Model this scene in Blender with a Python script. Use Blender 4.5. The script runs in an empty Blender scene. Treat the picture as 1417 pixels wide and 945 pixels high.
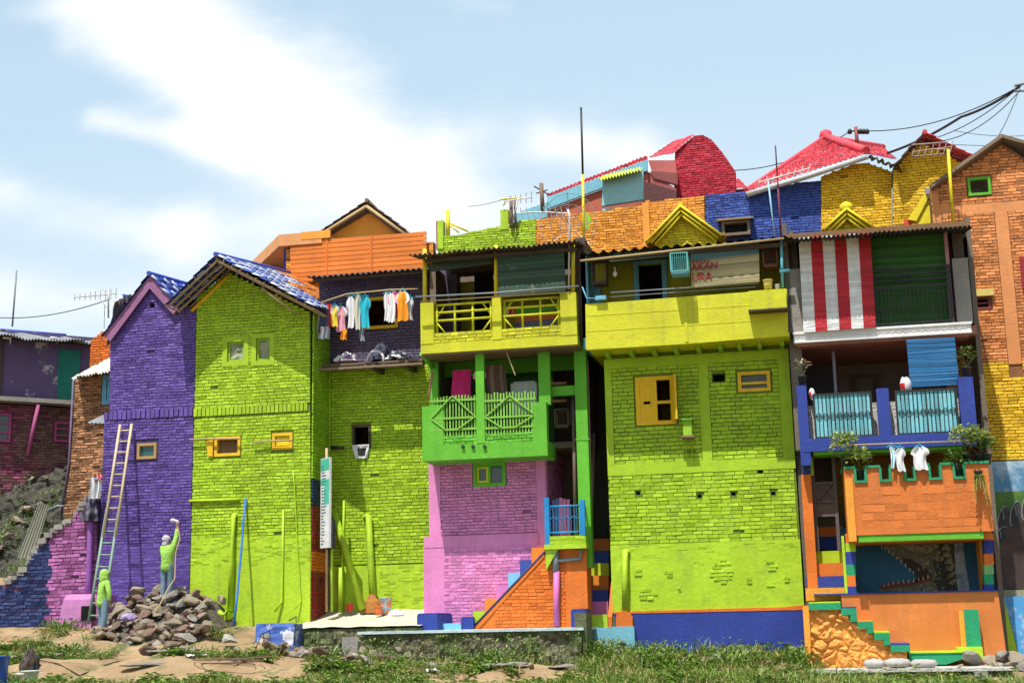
import bpy, math, random
from mathutils import Vector, Matrix, noise as mnoise
rnd = random.Random(7)
SC = bpy.context.scene
COL = SC.collection
R = math.radians
# ------------------------------------------------------------------ camera
F_PX, CX, CY = 1905.0, 708.5, 472.5
CAM = Vector((0, -31, 1.6))
yaw, pit, rol = R(11.8), R(11.5), R(1.2)
fw = Vector((-math.sin(yaw)*math.cos(pit), math.cos(yaw)*math.cos(pit), math.sin(pit)))
rt0 = Vector((math.cos(yaw), math.sin(yaw), 0)); up0 = rt0.cross(fw)
# the picture's right axis tilts so that the horizon climbs to the right
rt = rt0*math.cos(rol) - up0*math.sin(rol)
up = up0*math.cos(rol) + rt0*math.sin(rol)
cam_d = bpy.data.cameras.new('camera'); cam = bpy.data.objects.new('camera', cam_d); COL.objects.link(cam)
m3 = Matrix((rt, up, -fw)).transposed()
cam.matrix_world = Matrix.Translation(CAM) @ m3.to_4x4()
cam_d.lens = 36*F_PX/1417; cam_d.sensor_width = 36; cam_d.clip_start = .1; cam_d.clip_end = 3000
SC.camera = cam
def ray(px, py): return (fw*F_PX + rt*(px-CX) - up*(py-CY)).normalized()
class Fr:
    """a vertical working plane: u runs along it, z up, d out of it towards the river"""
    def __init__(s, o, u=(1, 0)):
        s.o = Vector((o[0], o[1], 0)); s.u = Vector((u[0], u[1], 0)).normalized(); s.n = Vector((s.u.y, -s.u.x, 0))
    def P(s, px, py, d=0):
        r = ray(px, py); t = (d - s.n.dot(CAM - s.o))/s.n.dot(r); p = CAM + r*t
        return ((p-s.o).dot(s.u), p.z)
    def w(s, u, z, d=0): return s.o + s.u*u + s.n*d + Vector((0, 0, z))
    def R(s, x0, y0, x1, y1, d=0):
        xm, ym = (x0+x1)/2, (y0+y1)/2
        return (s.P(x0, ym, d)[0], s.P(x1, ym, d)[0], s.P(xm, y1, d)[1], s.P(xm, y0, d)[1])
def F(Y): return Fr((0, Y))
def W(px, py, Y): u, z = F(Y).P(px, py); return Vector((u, Y, z))
# ------------------------------------------------------------------ materials
_mats = {}
def nd(nt, t, **k):
    n = nt.nodes.new(t)
    for a, b in k.items():
        if a.startswith('i_'): n.inputs[a[2:].replace('_', ' ')].default_value = b
        else: setattr(n, a, b)
    return n
def mixc(nt, fac, a, b, mode='MIX'):
    m = nt.nodes.new('ShaderNodeMix'); m.data_type = 'RGBA'; m.blend_type = mode
    for i, v in ((0, fac), (6, a), (7, b)):
        if hasattr(v, 'is_output'): nt.links.new(v, m.inputs[i])
        else: m.inputs[i].default_value = v if i == 0 else (*v, 1)
    return m.outputs[2]
def ramp(nt, src, a, b):
    m = nt.nodes.new('ShaderNodeMapRange'); m.inputs[1].default_value = a; m.inputs[2].default_value = b
    nt.links.new(src, m.inputs[0]); return m.outputs[0]
def noi(nt, co, scale, det=4, sc=None, rough=.6):
    if sc:
        mp = nt.nodes.new('ShaderNodeMapping'); mp.inputs['Scale'].default_value = sc; nt.links.new(co, mp.inputs[0]); co = mp.outputs[0]
    n = nt.nodes.new('ShaderNodeTexNoise'); n.inputs['Scale'].default_value = scale; n.inputs['Detail'].default_value = det
    n.inputs['Roughness'].default_value = rough
    nt.links.new(co, n.inputs['Vector']); return n.outputs['Fac']
def paint(name, c, rough=.6, wear=.25, bump=.4, wearcol=None, per=.2, streak=.34, spec=.35, metal=0, blotch=(.56, .68), bs=14, flake=1.6):
    """painted or raw surface: uneven tone, rain streaks, worn blotches, small relief; per = tone change brick by brick"""
    if name in _mats: return _mats[name]
    m = bpy.data.materials.new(name); m.use_nodes = True; _mats[name] = m; m['base'] = c; nt = m.node_tree; b = nt.nodes['Principled BSDF']
    co = nd(nt, 'ShaderNodeNewGeometry').outputs['Position']
    dk = tuple(v*.72 for v in c); lt = tuple(min(1, v*1.12+.01) for v in c)
    col = mixc(nt, ramp(nt, noi(nt, co, .9, 5), .3, .72), dk, lt)
    col = mixc(nt, ramp(nt, noi(nt, co, 7, 4), .35, .75), col, tuple(v*.85 for v in c))
    if streak:
        s = nt.nodes.new('ShaderNodeMath'); s.operation = 'MULTIPLY'; s.inputs[1].default_value = streak
        nt.links.new(ramp(nt, noi(nt, co, 3, 4, (2.2, 2.2, .18)), .52, .75), s.inputs[0])
        g = sum(c)/3
        col = mixc(nt, s.outputs[0], col, tuple(.45*v+.10*g for v in c))
    if wear:
        s = nt.nodes.new('ShaderNodeMath'); s.operation = 'MULTIPLY'; s.inputs[1].default_value = wear
        nt.links.new(ramp(nt, noi(nt, co, flake, 8, rough=.7), *blotch), s.inputs[0])
        col = mixc(nt, s.outputs[0], col, wearcol or tuple(.5*v+.04 for v in c))
    if per:
        at = nd(nt, 'ShaderNodeAttribute', attribute_name='tone')
        mr = nt.nodes.new('ShaderNodeMapRange'); mr.inputs[3].default_value = 1-per; mr.inputs[4].default_value = 1+per*.45
        nt.links.new(at.outputs['Fac'], mr.inputs[0])
        v = nt.nodes.new('ShaderNodeVectorMath'); v.operation = 'SCALE'; nt.links.new(col, v.inputs[0]); nt.links.new(mr.outputs[0], v.inputs['Scale'])
        col = v.outputs[0]
    nt.links.new(col, b.inputs['Base Color'])
    b.inputs['Roughness'].default_value = rough; b.inputs['Specular IOR Level'].default_value = spec; b.inputs['Metallic'].default_value = metal
    if bump:
        h = nt.nodes.new('ShaderNodeMath'); h.operation = 'ADD'
        nt.links.new(noi(nt, co, bs, 6, rough=.65), h.inputs[0]); nt.links.new(noi(nt, co, bs*4, 3), h.inputs[1])
        bp = nd(nt, 'ShaderNodeBump'); bp.inputs['Strength'].default_value = bump; bp.inputs['Distance'].default_value = .03
        nt.links.new(h.outputs[0], bp.inputs['Height']); nt.links.new(bp.outputs[0], b.inputs['Normal'])
    return m
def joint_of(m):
    c = m['base']; return paint('darker_mortar_'+m.name, tuple(.40*v+.012 for v in c), .85, wear=.7, wearcol=tuple(.15*v+.03 for v in c), per=0, bump=.5, blotch=(.45, .65), flake=5)  # mortar bed in a darker tone of the wall colour, with darker blotches
def flat(name, c, rough=.6, **k): return paint(name, c, rough, wear=k.pop('wear', .1), bump=k.pop('bump', .15), streak=k.pop('streak', .08), per=k.pop('per', 0), **k)
def foliage(name, c1, c2):
    if name in _mats: return _mats[name]
    m = bpy.data.materials.new(name); m.use_nodes = True; _mats[name] = m; nt = m.node_tree; b = nt.nodes['Principled BSDF']
    at = nd(nt, 'ShaderNodeAttribute', attribute_name='tone')
    nt.links.new(mixc(nt, at.outputs['Fac'], c1, c2), b.inputs['Base Color'])
    b.inputs['Roughness'].default_value = .5; b.inputs['Subsurface Weight'].default_value = 0
    tr = nd(nt, 'ShaderNodeBsdfTranslucent'); nt.links.new(mixc(nt, at.outputs['Fac'], c1, c2), tr.inputs[0])
    mx = nt.nodes.new('ShaderNodeMixShader'); mx.inputs[0].default_value = .25
    nt.links.new(b.outputs[0], mx.inputs[1]); nt.links.new(tr.outputs[0], mx.inputs[2])
    nt.links.new(mx.outputs[0], nt.nodes['Material Output'].inputs[0])
    return m
def glass(name='window_glass', c=(.05, .07, .06)):
    if name in _mats: return _mats[name]
    m = bpy.data.materials.new(name); m.use_nodes = True; _mats[name] = m; b = m.node_tree.nodes['Principled BSDF']
    b.inputs['Base Color'].default_value = (*c, 1); b.inputs['Roughness'].default_value = .12; b.inputs['Specular IOR Level'].default_value = .6
    return m
# ------------------------------------------------------------------ mesh building
def inter(fr_pts, z):
    xs = []
    n = len(fr_pts)
    for i in range(n):
        (a, za), (b, zb) = fr_pts[i], fr_pts[(i+1) % n]
        if (za <= z < zb) or (zb <= z < za): xs.append(a+(b-a)*(z-za)/(zb-za))
    xs.sort(); return [(xs[i], xs[i+1]) for i in range(0, len(xs)-1, 2)]
def cut(spans, h):
    out = []
    for a, b in spans:
        if h[1] <= a or h[0] >= b: out.append((a, b)); continue
        if h[0] > a: out.append((a, h[0]))
        if h[1] < b: out.append((h[1], b))
    return out
class MB:
    def __init__(s): s.v = []; s.f = []; s.m = []; s.t = []; s.sm = []; s.joint = False
    def face(s, idx, m=0, t=.6, sm=False): s.f.append(idx); s.m.append(m); s.t.append(t); s.sm.append(sm)
    def hexa(s, p, m=0, t=.6, skip=()):
        b = len(s.v); s.v += [tuple(q) for q in p]
        for k, q in enumerate(((0, 3, 2, 1), (4, 5, 6, 7), (0, 1, 5, 4), (1, 2, 6, 5), (2, 3, 7, 6), (3, 0, 4, 7))):
            if k not in skip: s.face([b+i for i in q], m, t)
        return s
    def box(s, fr, r, d0, d1, m=0, t=.6):
        u0, u1, z0, z1 = r; w = fr.w
        return s.hexa([w(u0, z0, d0), w(u1, z0, d0), w(u1, z0, d1), w(u0, z0, d1), w(u0, z1, d0), w(u1, z1, d0), w(u1, z1, d1), w(u0, z1, d1)], m, t)
    def poly(s, fr, pts, d0, d1, m=0, t=.6):
        a = sum(pts[i][0]*pts[(i+1) % len(pts)][1]-pts[(i+1) % len(pts)][0]*pts[i][1] for i in range(len(pts)))
        if a < 0: pts = pts[::-1]
        b = len(s.v); n = len(pts); s.v += [tuple(fr.w(u, z, d0)) for u, z in pts]+[tuple(fr.w(u, z, d1)) for u, z in pts]
        s.face([b+i for i in range(n)][::-1], m, t); s.face([b+n+i for i in range(n)], m, t)
        for i in range(n): j = (i+1) % n; s.face([b+i, b+j, b+n+j, b+n+i], m, t)
        return s
    def wall(s, fr, pts, holes, d0, d1, m=0, t=.6):
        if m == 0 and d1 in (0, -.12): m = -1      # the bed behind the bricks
        zs = sorted(set([round(z, 4) for _, z in pts]+[round(k, 4) for h in holes for k in (h[2], h[3])]))
        zmin, zmax = min(z for _, z in pts), max(z for _, z in pts)
        zs = [min(max(z, zmin), zmax) for z in zs if zmin-1e-3 <= z <= zmax+1e-3]
        for za, zb in zip(zs, zs[1:]):
            if zb-za < 1e-3: continue
            e = 1e-4; lo, hi = inter(pts, za+e), inter(pts, zb-e); zm = (za+zb)/2
            hs = [h for h in holes if h[2] < zm < h[3]]
            for (a0, b0), (a1, b1) in zip(lo, hi):
                if not hs: segs = [((a0, b0), (a1, b1))]
                else:
                    segs = []; L = (a0, a1)
                    for h in sorted(hs):
                        if h[0] >= max(b0, b1): continue
                        if h[0] > max(L): segs.append(((L[0], h[0]), (L[1], h[0])))
                        L = (h[1], h[1])
                    if max(L) < max(b0, b1): segs.append(((L[0], b0), (L[1], b1)))
                for (p, q), (r_, t_) in segs:
                    w = fr.w
                    s.hexa([w(p, za, d0), w(q, za, d0), w(q, za, d1), w(p, za, d1), w(r_, zb, d0), w(t_, zb, d0), w(t_, zb, d1), w(r_, zb, d1)], m, t)
        return s
    def bricks(s, fr, pts, holes=(), d=0, L=.195, H=.072, gap=.016, out=.026, jit=.75, m=0, miss=.0015, mort=None):
        s.joint = True
        zmin, zmax = min(z for _, z in pts), max(z for _, z in pts)
        n = max(1, round((zmax-zmin)/H)); Hh = (zmax-zmin)/n
        ph = rnd.random()*9
        for i in range(n):
            z = zmin+Hh*i; zc = z+Hh/2; sp = inter(pts, zc)
            for h in holes:
                if h[2]-.01 < zc < h[3]+.01: sp = cut(sp, h)
            off = (i % 2)*L/2+rnd.uniform(-.03, .03)
            for a, b in sp:
                x = a-off if off < b-a else a
                while x < b-.02:
                    l = L*rnd.uniform(.92, 1.07); x0 = max(x, a); x1 = min(x+l, b); x += l
                    if b-x < .05: x1 = b; x = b
                    if x1-x0 < .03 or rnd.random() < miss: continue
                    wob = .008*math.sin(x0*1.1+ph+i*.12)+.003*math.sin(x0*4.1+ph)
                    g = gap*rnd.uniform(.55, 1.35)*.5; za = z+g+wob; zb = z+Hh-g+wob; x0 += g*.8; x1 -= g*.8
                    o = out*rnd.uniform(.82, 1.15)
                    j = lambda k: rnd.uniform(-k, k)*jit
                    w = fr.w; tl = j(.006)
                    fp = [(x0+j(.004), za+j(.005), d+o+j(.004)-tl), (x1+j(.004), za+j(.005), d+o+j(.004)-tl), (x1+j(.004), zb+j(.005), d+o+j(.004)+tl), (x0+j(.004), zb+j(.005), d+o+j(.004)+tl)]
                    bb = len(s.v)
                    s.v += [tuple(w(x0-.003, za-.003, d-.01)), tuple(w(x1+.003, za-.003, d-.01)), tuple(w(x1+.003, zb+.003, d-.01)), tuple(w(x0-.003, zb+.003, d-.01))]+[tuple(w(*p)) for p in fp]
                    t = rnd.random()
                    mm = m(x0, zc) if callable(m) else m
                    for q in ((4, 5, 6, 7), (0, 1, 5, 4), (1, 2, 6, 5), (2, 3, 7, 6), (3, 0, 4, 7)): s.face([bb+k for k in q], mm, t)
        return s
    def tube(s, pts, r, n=8, m=0, t=.6, cap=True):
        pts = [Vector(p) for p in pts]; N = len(pts)
        rs = r if isinstance(r, (list, tuple)) else [r]*N; b = len(s.v); ref = None
        for i, p in enumerate(pts):
            dd = (pts[min(i+1, N-1)]-pts[max(i-1, 0)]).normalized()
            if ref is None: ref = Vector((0, 0, 1)) if abs(dd.z) < .9 else Vector((1, 0, 0))
            a = dd.cross(ref).normalized(); c = dd.cross(a)
            for k in range(n):
                an = 2*math.pi*k/n; s.v.append(tuple(p+(a*math.cos(an)+c*math.sin(an))*rs[i]))
        for i in range(N-1):
            for k in range(n): k2 = (k+1) % n; s.face([b+i*n+k, b+i*n+k2, b+(i+1)*n+k2, b+(i+1)*n+k], m, t, n > 5)
        if cap: s.face([b+k for k in range(n)][::-1], m, t); s.face([b+(N-1)*n+k for k in range(n)], m, t)
        return s
    def lathe(s, c, prof, n=14, m=0, t=.6):
        b = len(s.v); c = Vector(c)
        for r_, z in prof:
            for k in range(n): a = 2*math.pi*k/n; s.v.append((c.x+r_*math.cos(a), c.y+r_*math.sin(a), c.z+z))
        for i in range(len(prof)-1):
            for k in range(n): k2 = (k+1) % n; s.face([b+i*n+k, b+i*n+k2, b+(i+1)*n+k2, b+(i+1)*n+k], m, t, True)
        s.face([b+k for k in range(n)][::-1], m, t); s.face([b+(len(prof)-1)*n+k for k in range(n)], m, t)
        return s
    def grid(s, fn, nu, nv, m=0, t=.6, sm=False, tf=None):
        b = len(s.v)
        for j in range(nv+1):
            for i in range(nu+1): s.v.append(tuple(fn(i/nu, j/nv)))
        for j in range(nv):
            for i in range(nu):
                k = b+j*(nu+1)+i; s.face([k, k+1, k+nu+2, k+nu+1], m, tf(i, j) if tf else t, sm)
        return s
    def sheet(s, A, B, C_, D, nw, amp, th=.012, m=0, t=.6, along='u', nv=6, sag=0., tone=0.):
        """corrugated sheet A,B (upper edge left to right) C_,D (lower edge right to left); waves run across A-B"""
        A, B, C_, D = map(Vector, (A, B, C_, D)); nrm = (B-A).cross(D-A).normalized()
        if nrm.z < 0: nrm = -nrm
        tt = [rnd.random() for _ in range(64)]
        def fn(off):
            def g(u, v):
                p = A.lerp(B, u).lerp(D.lerp(C_, u), v)
                return p+nrm*(amp*math.sin(u*nw*2*math.pi)+off+sag*mnoise.noise((u*9, v*2.5, A.x)))
            return g
        tf = (lambda i, j: tt[int(i/6/6) % 64]) if tone else None
        N = int(nw*6); s.grid(fn(0), N, nv, m, t, True, tf); s.grid(fn(-th), N, nv, m, t, True, tf)
        return s
    def tiles(s, A, B, C_, D, nu, nv, amp=.03, step=.025, mats=None, th=.05, sag=.03, m=0):
        """pantile roof: A,B ridge left to right, D,C_ eave; mats picks a slot per tile"""
        A, B, C_, D = map(Vector, (A, B, C_, D)); nrm = (B-A).cross(D-A).normalized()
        if nrm.z < 0: nrm = -nrm
        P = lambda u, v, o: A.lerp(B, u).lerp(D.lerp(C_, u), v)+nrm*(o+sag*mnoise.noise((u*3, v*3, A.x+A.z)))
        K = 4; prof = [0, .8, 1, .35]
        for j in range(nv):
            js = rnd.uniform(-.004, .004)
            for i in range(nu):
                mm = mats(i, j) if mats else m; t = rnd.random(); o2 = rnd.uniform(-.006, .006); b = len(s.v)
                for vv, hh in ((j, 0.), (j+1.12, step)):
                    for k in range(K+1): s.v.append(tuple(P((i+k/K)/nu, vv/nv, amp*(prof+[0])[k]+hh+o2+js)))
                for k in range(K+1): s.v.append(tuple(P((i+k/K)/nu, (j+1.12)/nv, amp*(prof+[0])[k]+step-.022+o2)))
                for k in range(K):
                    s.face([b+k, b+k+1, b+K+1+k+1, b+K+1+k], mm, t, True); s.face([b+K+1+k, b+K+1+k+1, b+2*K+2+k+1, b+2*K+2+k], mm, t)
        return s
    def slab(s, A, B, C_, D, th, m=0, t=.6):
        """a flat slab under the four corners"""
        A, B, C_, D = map(Vector, (A, B, C_, D)); nrm = (B-A).cross(D-A).normalized()
        if nrm.z < 0: nrm = -nrm
        q = [A, B, C_, D]
        return s.hexa([p-nrm*th for p in q]+q, m, t)
    def build(s, name, mats, parent=None, fix=True):
        me = bpy.data.meshes.new(name)
        n = len(s.v); mn = [min(p[k] for p in s.v) for k in range(3)]; mx = [max(p[k] for p in s.v) for k in range(3)]
        c = Vector(((mn[0]+mx[0])/2, (mn[1]+mx[1])/2, mn[2]))
        me.from_pydata([(p[0]-c.x, p[1]-c.y, p[2]-c.z) for p in s.v], [], s.f)
        ml = list(mats) if isinstance(mats, (list, tuple)) else [mats]
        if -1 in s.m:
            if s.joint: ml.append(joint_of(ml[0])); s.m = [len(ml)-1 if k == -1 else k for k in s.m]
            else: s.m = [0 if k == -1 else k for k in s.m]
        for mt in ml: me.materials.append(mt)
        me.polygons.foreach_set('material_index', s.m); me.polygons.foreach_set('use_smooth', s.sm)
        a = me.attributes.new('tone', 'FLOAT', 'FACE'); a.data.foreach_set('value', s.t)
        me.update()
        o = bpy.data.objects.new(name, me); COL.objects.link(o)
        o.location = c
        if parent:
            o.parent = parent; pw = Vector(parent.location); q = parent.parent
            while q: pw += Vector(q.location); q = q.parent
            o.location = c-pw
        return o
def tag(o, label=None, cat=None, group=None, kind=None):
    if label: o['label'] = label
    if cat: o['category'] = cat
    if group: o['group'] = group
    if kind: o['kind'] = kind
    return o
def T(name, label, cat, loc, group=None):
    o = bpy.data.objects.new(name, None); COL.objects.link(o); o.location = loc; o.empty_display_size = .2
    return tag(o, label, cat, group)
def dup(root, loc, label=None, rz=None, sc=None):
    def cp(o, par):
        c = o.copy(); COL.objects.link(c); c.parent = par
        for ch in [k for k in o.children]: cp(ch, c)
        return c
    r = cp(root, root.parent); r.location = loc
    if rz is not None: r.rotation_euler.z = rz
    if sc: r.scale = (sc,)*3
    if label: r['label'] = label
    return r
def rect(r): return [(r[0], r[2]), (r[1], r[2]), (r[1], r[3]), (r[0], r[3])]
def grow(r, a, b=None): b = a if b is None else b; return (r[0]-a, r[1]+a, r[2]-b, r[3]+b)
def frame_mb(fr, r, w, d0, d1, cross_v=(), cross_h=(), cw=None):
    m = MB(); u0, u1, z0, z1 = r; cw = cw or w*.7
    m.box(fr, (u0, u1, z1-w, z1), d0, d1); m.box(fr, (u0, u1, z0, z0+w), d0, d1)
    m.box(fr, (u0, u0+w, z0+w, z1-w), d0+.003, d1-.003); m.box(fr, (u1-w, u1, z0+w, z1-w), d0+.003, d1-.003)
    for c in cross_v: x = u0+(u1-u0)*c; m.box(fr, (x-cw/2, x+cw/2, z0+w, z1-w), d0+.005, d1-.006)
    for c in cross_h: z = z0+(z1-z0)*c; m.box(fr, (u0+w, u1-w, z-cw/2, z+cw/2), d0+.008, d1-.008)
    return m
def window(par, fr, r, d, fm, pm=None, w=.06, cv=(), ch=(), proud=.03, name='window', label=None):
    o = frame_mb(fr, r, w, d-.08, d+proud, cv, ch).build(name, fm, par)
    if label: o['label'] = label
    if pm: MB().box(fr, (r[0]+w*.6, r[1]-w*.6, r[2]+w*.6, r[3]-w*.6), d-.05, d-.03).build('pane', pm, o)
    return o
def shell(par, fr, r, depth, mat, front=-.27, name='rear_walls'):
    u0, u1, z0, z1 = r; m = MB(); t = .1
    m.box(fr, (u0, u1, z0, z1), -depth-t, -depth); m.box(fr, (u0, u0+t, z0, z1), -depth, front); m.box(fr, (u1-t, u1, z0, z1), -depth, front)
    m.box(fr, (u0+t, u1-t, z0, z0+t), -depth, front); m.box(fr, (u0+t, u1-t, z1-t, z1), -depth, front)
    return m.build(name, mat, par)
# ------------------------------------------------------------------ paints
LIME = paint('lime_paint', (.38, .58, .010)); LIME2 = paint('lime_paint_weathered', (.30, .53, .012)); LIMEP = paint('lime_plaster', (.40, .60, .016), bump=.3, bs=3, wear=.55, wearcol=(.22, .36, .03), streak=.45, blotch=(.54, .66))
PURP = paint('purple_paint', (.125, .07, .34), rough=.42); PINK = paint('pink_paint', (.74, .24, .52)); ORAN = paint('orange_paint', (.74, .17, .012))
ORAN2 = paint('orange_wall_paint', (.90, .36, .035)); CHAR = paint('yellow_green_paint', (.58, .58, .008)); GREEN = paint('green_paint', (.12, .46, .02))
BLUE = paint('blue_paint', (.018, .045, .30), wear=.15); SALM = paint('salmon_brick', (.74, .27, .075), per=.4); YEL = paint('yellow_paint', (.86, .52, .008))
BRYEL = paint('bright_yellow_paint', (.85, .68, .01)); REDP = paint('red_paint', (.55, .012, .04)); NBLUE = paint('royal_blue_wall_paint', (.035, .085, .40), wearcol=(.01, .015, .06))
DPUR = paint('dusky_purple_paint', (.13, .098, .175), wear=.3); MAUV = paint('mauve_paint', (.42, .13, .36), wear=.35, wearcol=(.12, .05, .12)); NAVY = paint('navy_paint', (.015, .035, .14), wear=.4)
RAWB = paint('raw_brick', (.50, .24, .11), per=.55, wearcol=(.2, .17, .14), wear=.5, bump=.8); CEM = paint('cement', (.33, .31, .28), wear=.5, wearcol=(.12, .11, .10), bump=.7)
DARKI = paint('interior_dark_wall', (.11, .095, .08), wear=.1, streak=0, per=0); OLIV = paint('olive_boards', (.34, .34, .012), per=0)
CYAN = paint('sky_blue_paint', (.20, .52, .66)); LBLU = paint('light_blue_paint', (.15, .42, .62)); TEAL = paint('teal_door_paint', (.01, .22, .16), wear=.5, wearcol=(.02, .35, .28))
TRIM = paint('emerald_trim', (.01, .30, .13), per=0); YLIME = paint('fresh_lime_trim', (.45, .68, .02), per=0)
WOOD = paint('weathered_wood', (.22, .15, .10), wear=.6, bump=.6, per=.3); WOODL = paint('pale_bamboo', (.50, .36, .17), per=.3, wear=.3); WOODD = paint('dark_wood', (.07, .045, .03), wear=.3)
RUST = paint('rusty_sheet', (.13, .085, .06), wear=.7, wearcol=(.24, .13, .07), per=.3, blotch=(.45, .6)); ZINC = paint('zinc_sheet', (.30, .32, .34), rough=.45, wear=.6, wearcol=(.25, .2, .16), metal=.2, per=.3)
WHITE = paint('white_paint', (.74, .74, .74), per=0, wear=.3, wearcol=(.5, .48, .46)); BLACKM = flat('black_metal', (.02, .02, .022), .5); GREYM = flat('grey_pipe', (.20, .22, .24), .45)
MAG = paint('magenta_paint', (.45, .03, .14)); DRED = paint('dark_red_paint', (.28, .01, .02)); REDT = paint('red_tile', (.76, .07, .10), per=.5, wear=.25, streak=.1, wearcol=(.6, .3, .3))
BLUT = paint('blue_tile', (.05, .10, .50), per=.5, streak=.1); WHIT = paint('white_tile', (.62, .66, .78), per=.3, streak=.15); ORT = paint('orange_tile', (.80, .26, .05), per=.5, streak=.1)
YPIPE = flat('yellow_pipe', (.75, .60, .01), .45); PPIPE = flat('pink_pipe', (.62, .15, .42), .5); BPIPE = flat('bright_blue_rail', (.01, .22, .52), .45); LPIPE = flat('lime_pipe', (.38, .58, .02), .45)
BLK = paint('painted_opening_shade', (.01, .01, .01), wear=0, streak=0, per=0, bump=0, spec=.05)  # near-black panels: the shade inside doorways and openings put in as colour
GL = glass(); GLT = glass('teal_glass', (.02, .09, .09)); CONC = paint('pale_concrete', (.52, .50, .45), wear=.6, wearcol=(.3, .29, .24), bump=.9, bs=4, per=0)
MOSS = paint('mossy_stone', (.16, .14, .09), wear=.9, wearcol=(.09, .13, .03), blotch=(.42, .56), bump=1.2, bs=6, per=.6)
PEACH = paint('peach_plaster', (.80, .36, .13), bump=.5)

# ---- generic fittings
def pipe(name, label, pts, r, mat, group=None, cat='pipe', elbow=False):
    m = MB().tube(pts, r, 10)
    if elbow: m.lathe(Vector(pts[0])+Vector((0, 0, -.06)), [(r*1.25, 0), (r*1.25, .09)], 12)
    return tag(m.build(name, mat), label, cat, group)
def rail_posts(m, fr, u0, u1, z0, z1, d, n, r):
    for i in range(n):
        u = u0+(u1-u0)*(i+.5)/n; m.tube([fr.w(u, z0, d), fr.w(u, z1, d)], r, 6)
def interp(a, b, k): return a+(b-a)*k

# ================================================================== PURPLE GABLE HOUSE
F0 = F(0)
def gable_roof(par, fr, A, L_, Rr, back, over, rise, mats, left_m, right_m, nu=None, under=True):
    """A apex, L_/Rr eave ends as (u,z); back = depth, over = overhang in front; rise = how far the back stands higher"""
    w = fr.w; o = MB()
    for side, E, mt in ((0, L_, left_m), (1, Rr, right_m)):
        ln = math.hypot(E[0]-A[0], E[1]-A[1]); nv = max(3, round(ln/.26)); n_u = nu or round((back+over)/.22)
        a, b = w(A[0], A[1]+.02, over), w(A[0], A[1]+rise, -back); c, d = w(E[0], E[1]+rise, -back), w(E[0], E[1], over)
        if side: o.tiles(a, b, c, d, n_u, nv, mats=mt, amp=.035)
        else: o.tiles(b, a, d, c, n_u, nv, mats=mt, amp=.035)
    n_u = nu or round((back+over)/.3)
    o.tube([w(A[0], A[1]+.04, over+.02), w(A[0], A[1]+.05+rise, -back)], .06, 8, 0)
    return o.build('roof', mats, par)
def eave_battens(par, fr, A, E, over, back, drop=.06, mat=None, nraft=5):
    m = MB(); w = fr.w
    dx, dz = E[0]-A[0], E[1]-A[1]; ln = math.hypot(dx, dz); nx, nz = dz/ln, -dx/ln
    if nz > 0: nx, nz = -nx, -nz
    for k in range(nraft):      # rafters, parallel to the rake
        d = over-.05-(over+.3)*k/nraft
        m.tube([w(A[0]+nx*drop, A[1]+nz*drop-.03, d), w(E[0]+nx*drop, E[1]+nz*drop, d)], .032, 5, 0, rnd.random())
    nb = max(4, round(ln/.24))
    for k in range(nb+1):
        q = k/nb; m.tube([w(A[0]+dx*q+nx*.02, A[1]+dz*q-.04, over), w(A[0]+dx*q+nx*.02, A[1]+dz*q-.04, -.3)], .018, 5, 0, rnd.random())
    return m.build('rafters', mat or WOOD, par)

D_ = T('brick_house', 'tall purple painted brick house with a pointed gable and blue tiled roof', 'house', W(205, 860, 0))
P = F0.P
zg = P(200, 872)[1]
pol = [(P(136, 800)[0], zg-.6), (P(263, 800)[0], zg-.6), (P(272, 440)[0], P(272, 432)[1]), (P(211, 390)[0], P(211, 392)[1]), (P(153, 460)[0], P(153, 462)[1]), (P(152, 575)[0], P(152, 575)[1]), (P(145, 578)[0], P(145, 578)[1])]
wn = F0.R(190, 613, 217, 635); hole = F0.R(208, 420, 214, 426)
band = P(208, 573)[1]
m = MB(); m.wall(F0, pol, [wn, hole], -.25, 0)
plz = P(200, 755)[1]
up_ = [p for p in pol]
m.bricks(F0, [(pol[0][0], plz), (pol[1][0]-.0, plz), pol[2], pol[3], pol[4], pol[5], pol[6]], [grow(wn, .05), hole, (-99, 99, band-.1, band+.1)], H=.072)
m.bricks(F0, [(pol[0][0], zg-.5), (pol[1][0], zg-.5), (pol[1][0], plz), (pol[0][0], plz)], [], H=.072, out=.012, d=.02, miss=.06)
x = pol[6][0]
while x < pol[2][0]-.1:
    m.box(F0, (x, x+.1, band-.1+rnd.uniform(-.01, .01), band+.1), -.01, rnd.uniform(.03, .06), 0, rnd.random()); x += .125
m.wall(F0, [(pol[0][0]+.02, zg-.5), (pol[1][0], zg-.5), (pol[1][0], plz), (pol[0][0]+.02, plz)], [], -.01, .024)
m.build('wall', PURP, D_)
window(D_, F0, wn, 0, paint('tan_wood_frame', (.45, .27, .10)), GLT, w=.07)
shell(D_, F0, (pol[0][0]+.4, pol[2][0], zg-.5, pol[2][1]-.1), 6, PURP)
A = P(211, 383); L_ = P(147, 466); Rr = P(252, 427)
m = MB()
for q in (L_, Rr):
    ln = Vector((q[0]-A[0], 0, q[1]-A[1])).normalized(); nn = Vector((ln.z, 0, -ln.x))
    if nn.z > 0: nn = -nn
    m.poly(F0, [(A[0], A[1]), q, (q[0]+nn.x*.24, q[1]+nn.z*.24), (A[0], A[1]-.33)], .10, .14)
m.build('bargeboard', paint('mauve_board', (.30, .12, .26)), D_)
gable_roof(D_, F0, A, L_, Rr, 4.0, .2, .45, [BLUT, WHIT], lambda i, j: 0, lambda i, j: 1 if (i*7+j*3) % 5 < 2 else 0)

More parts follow.
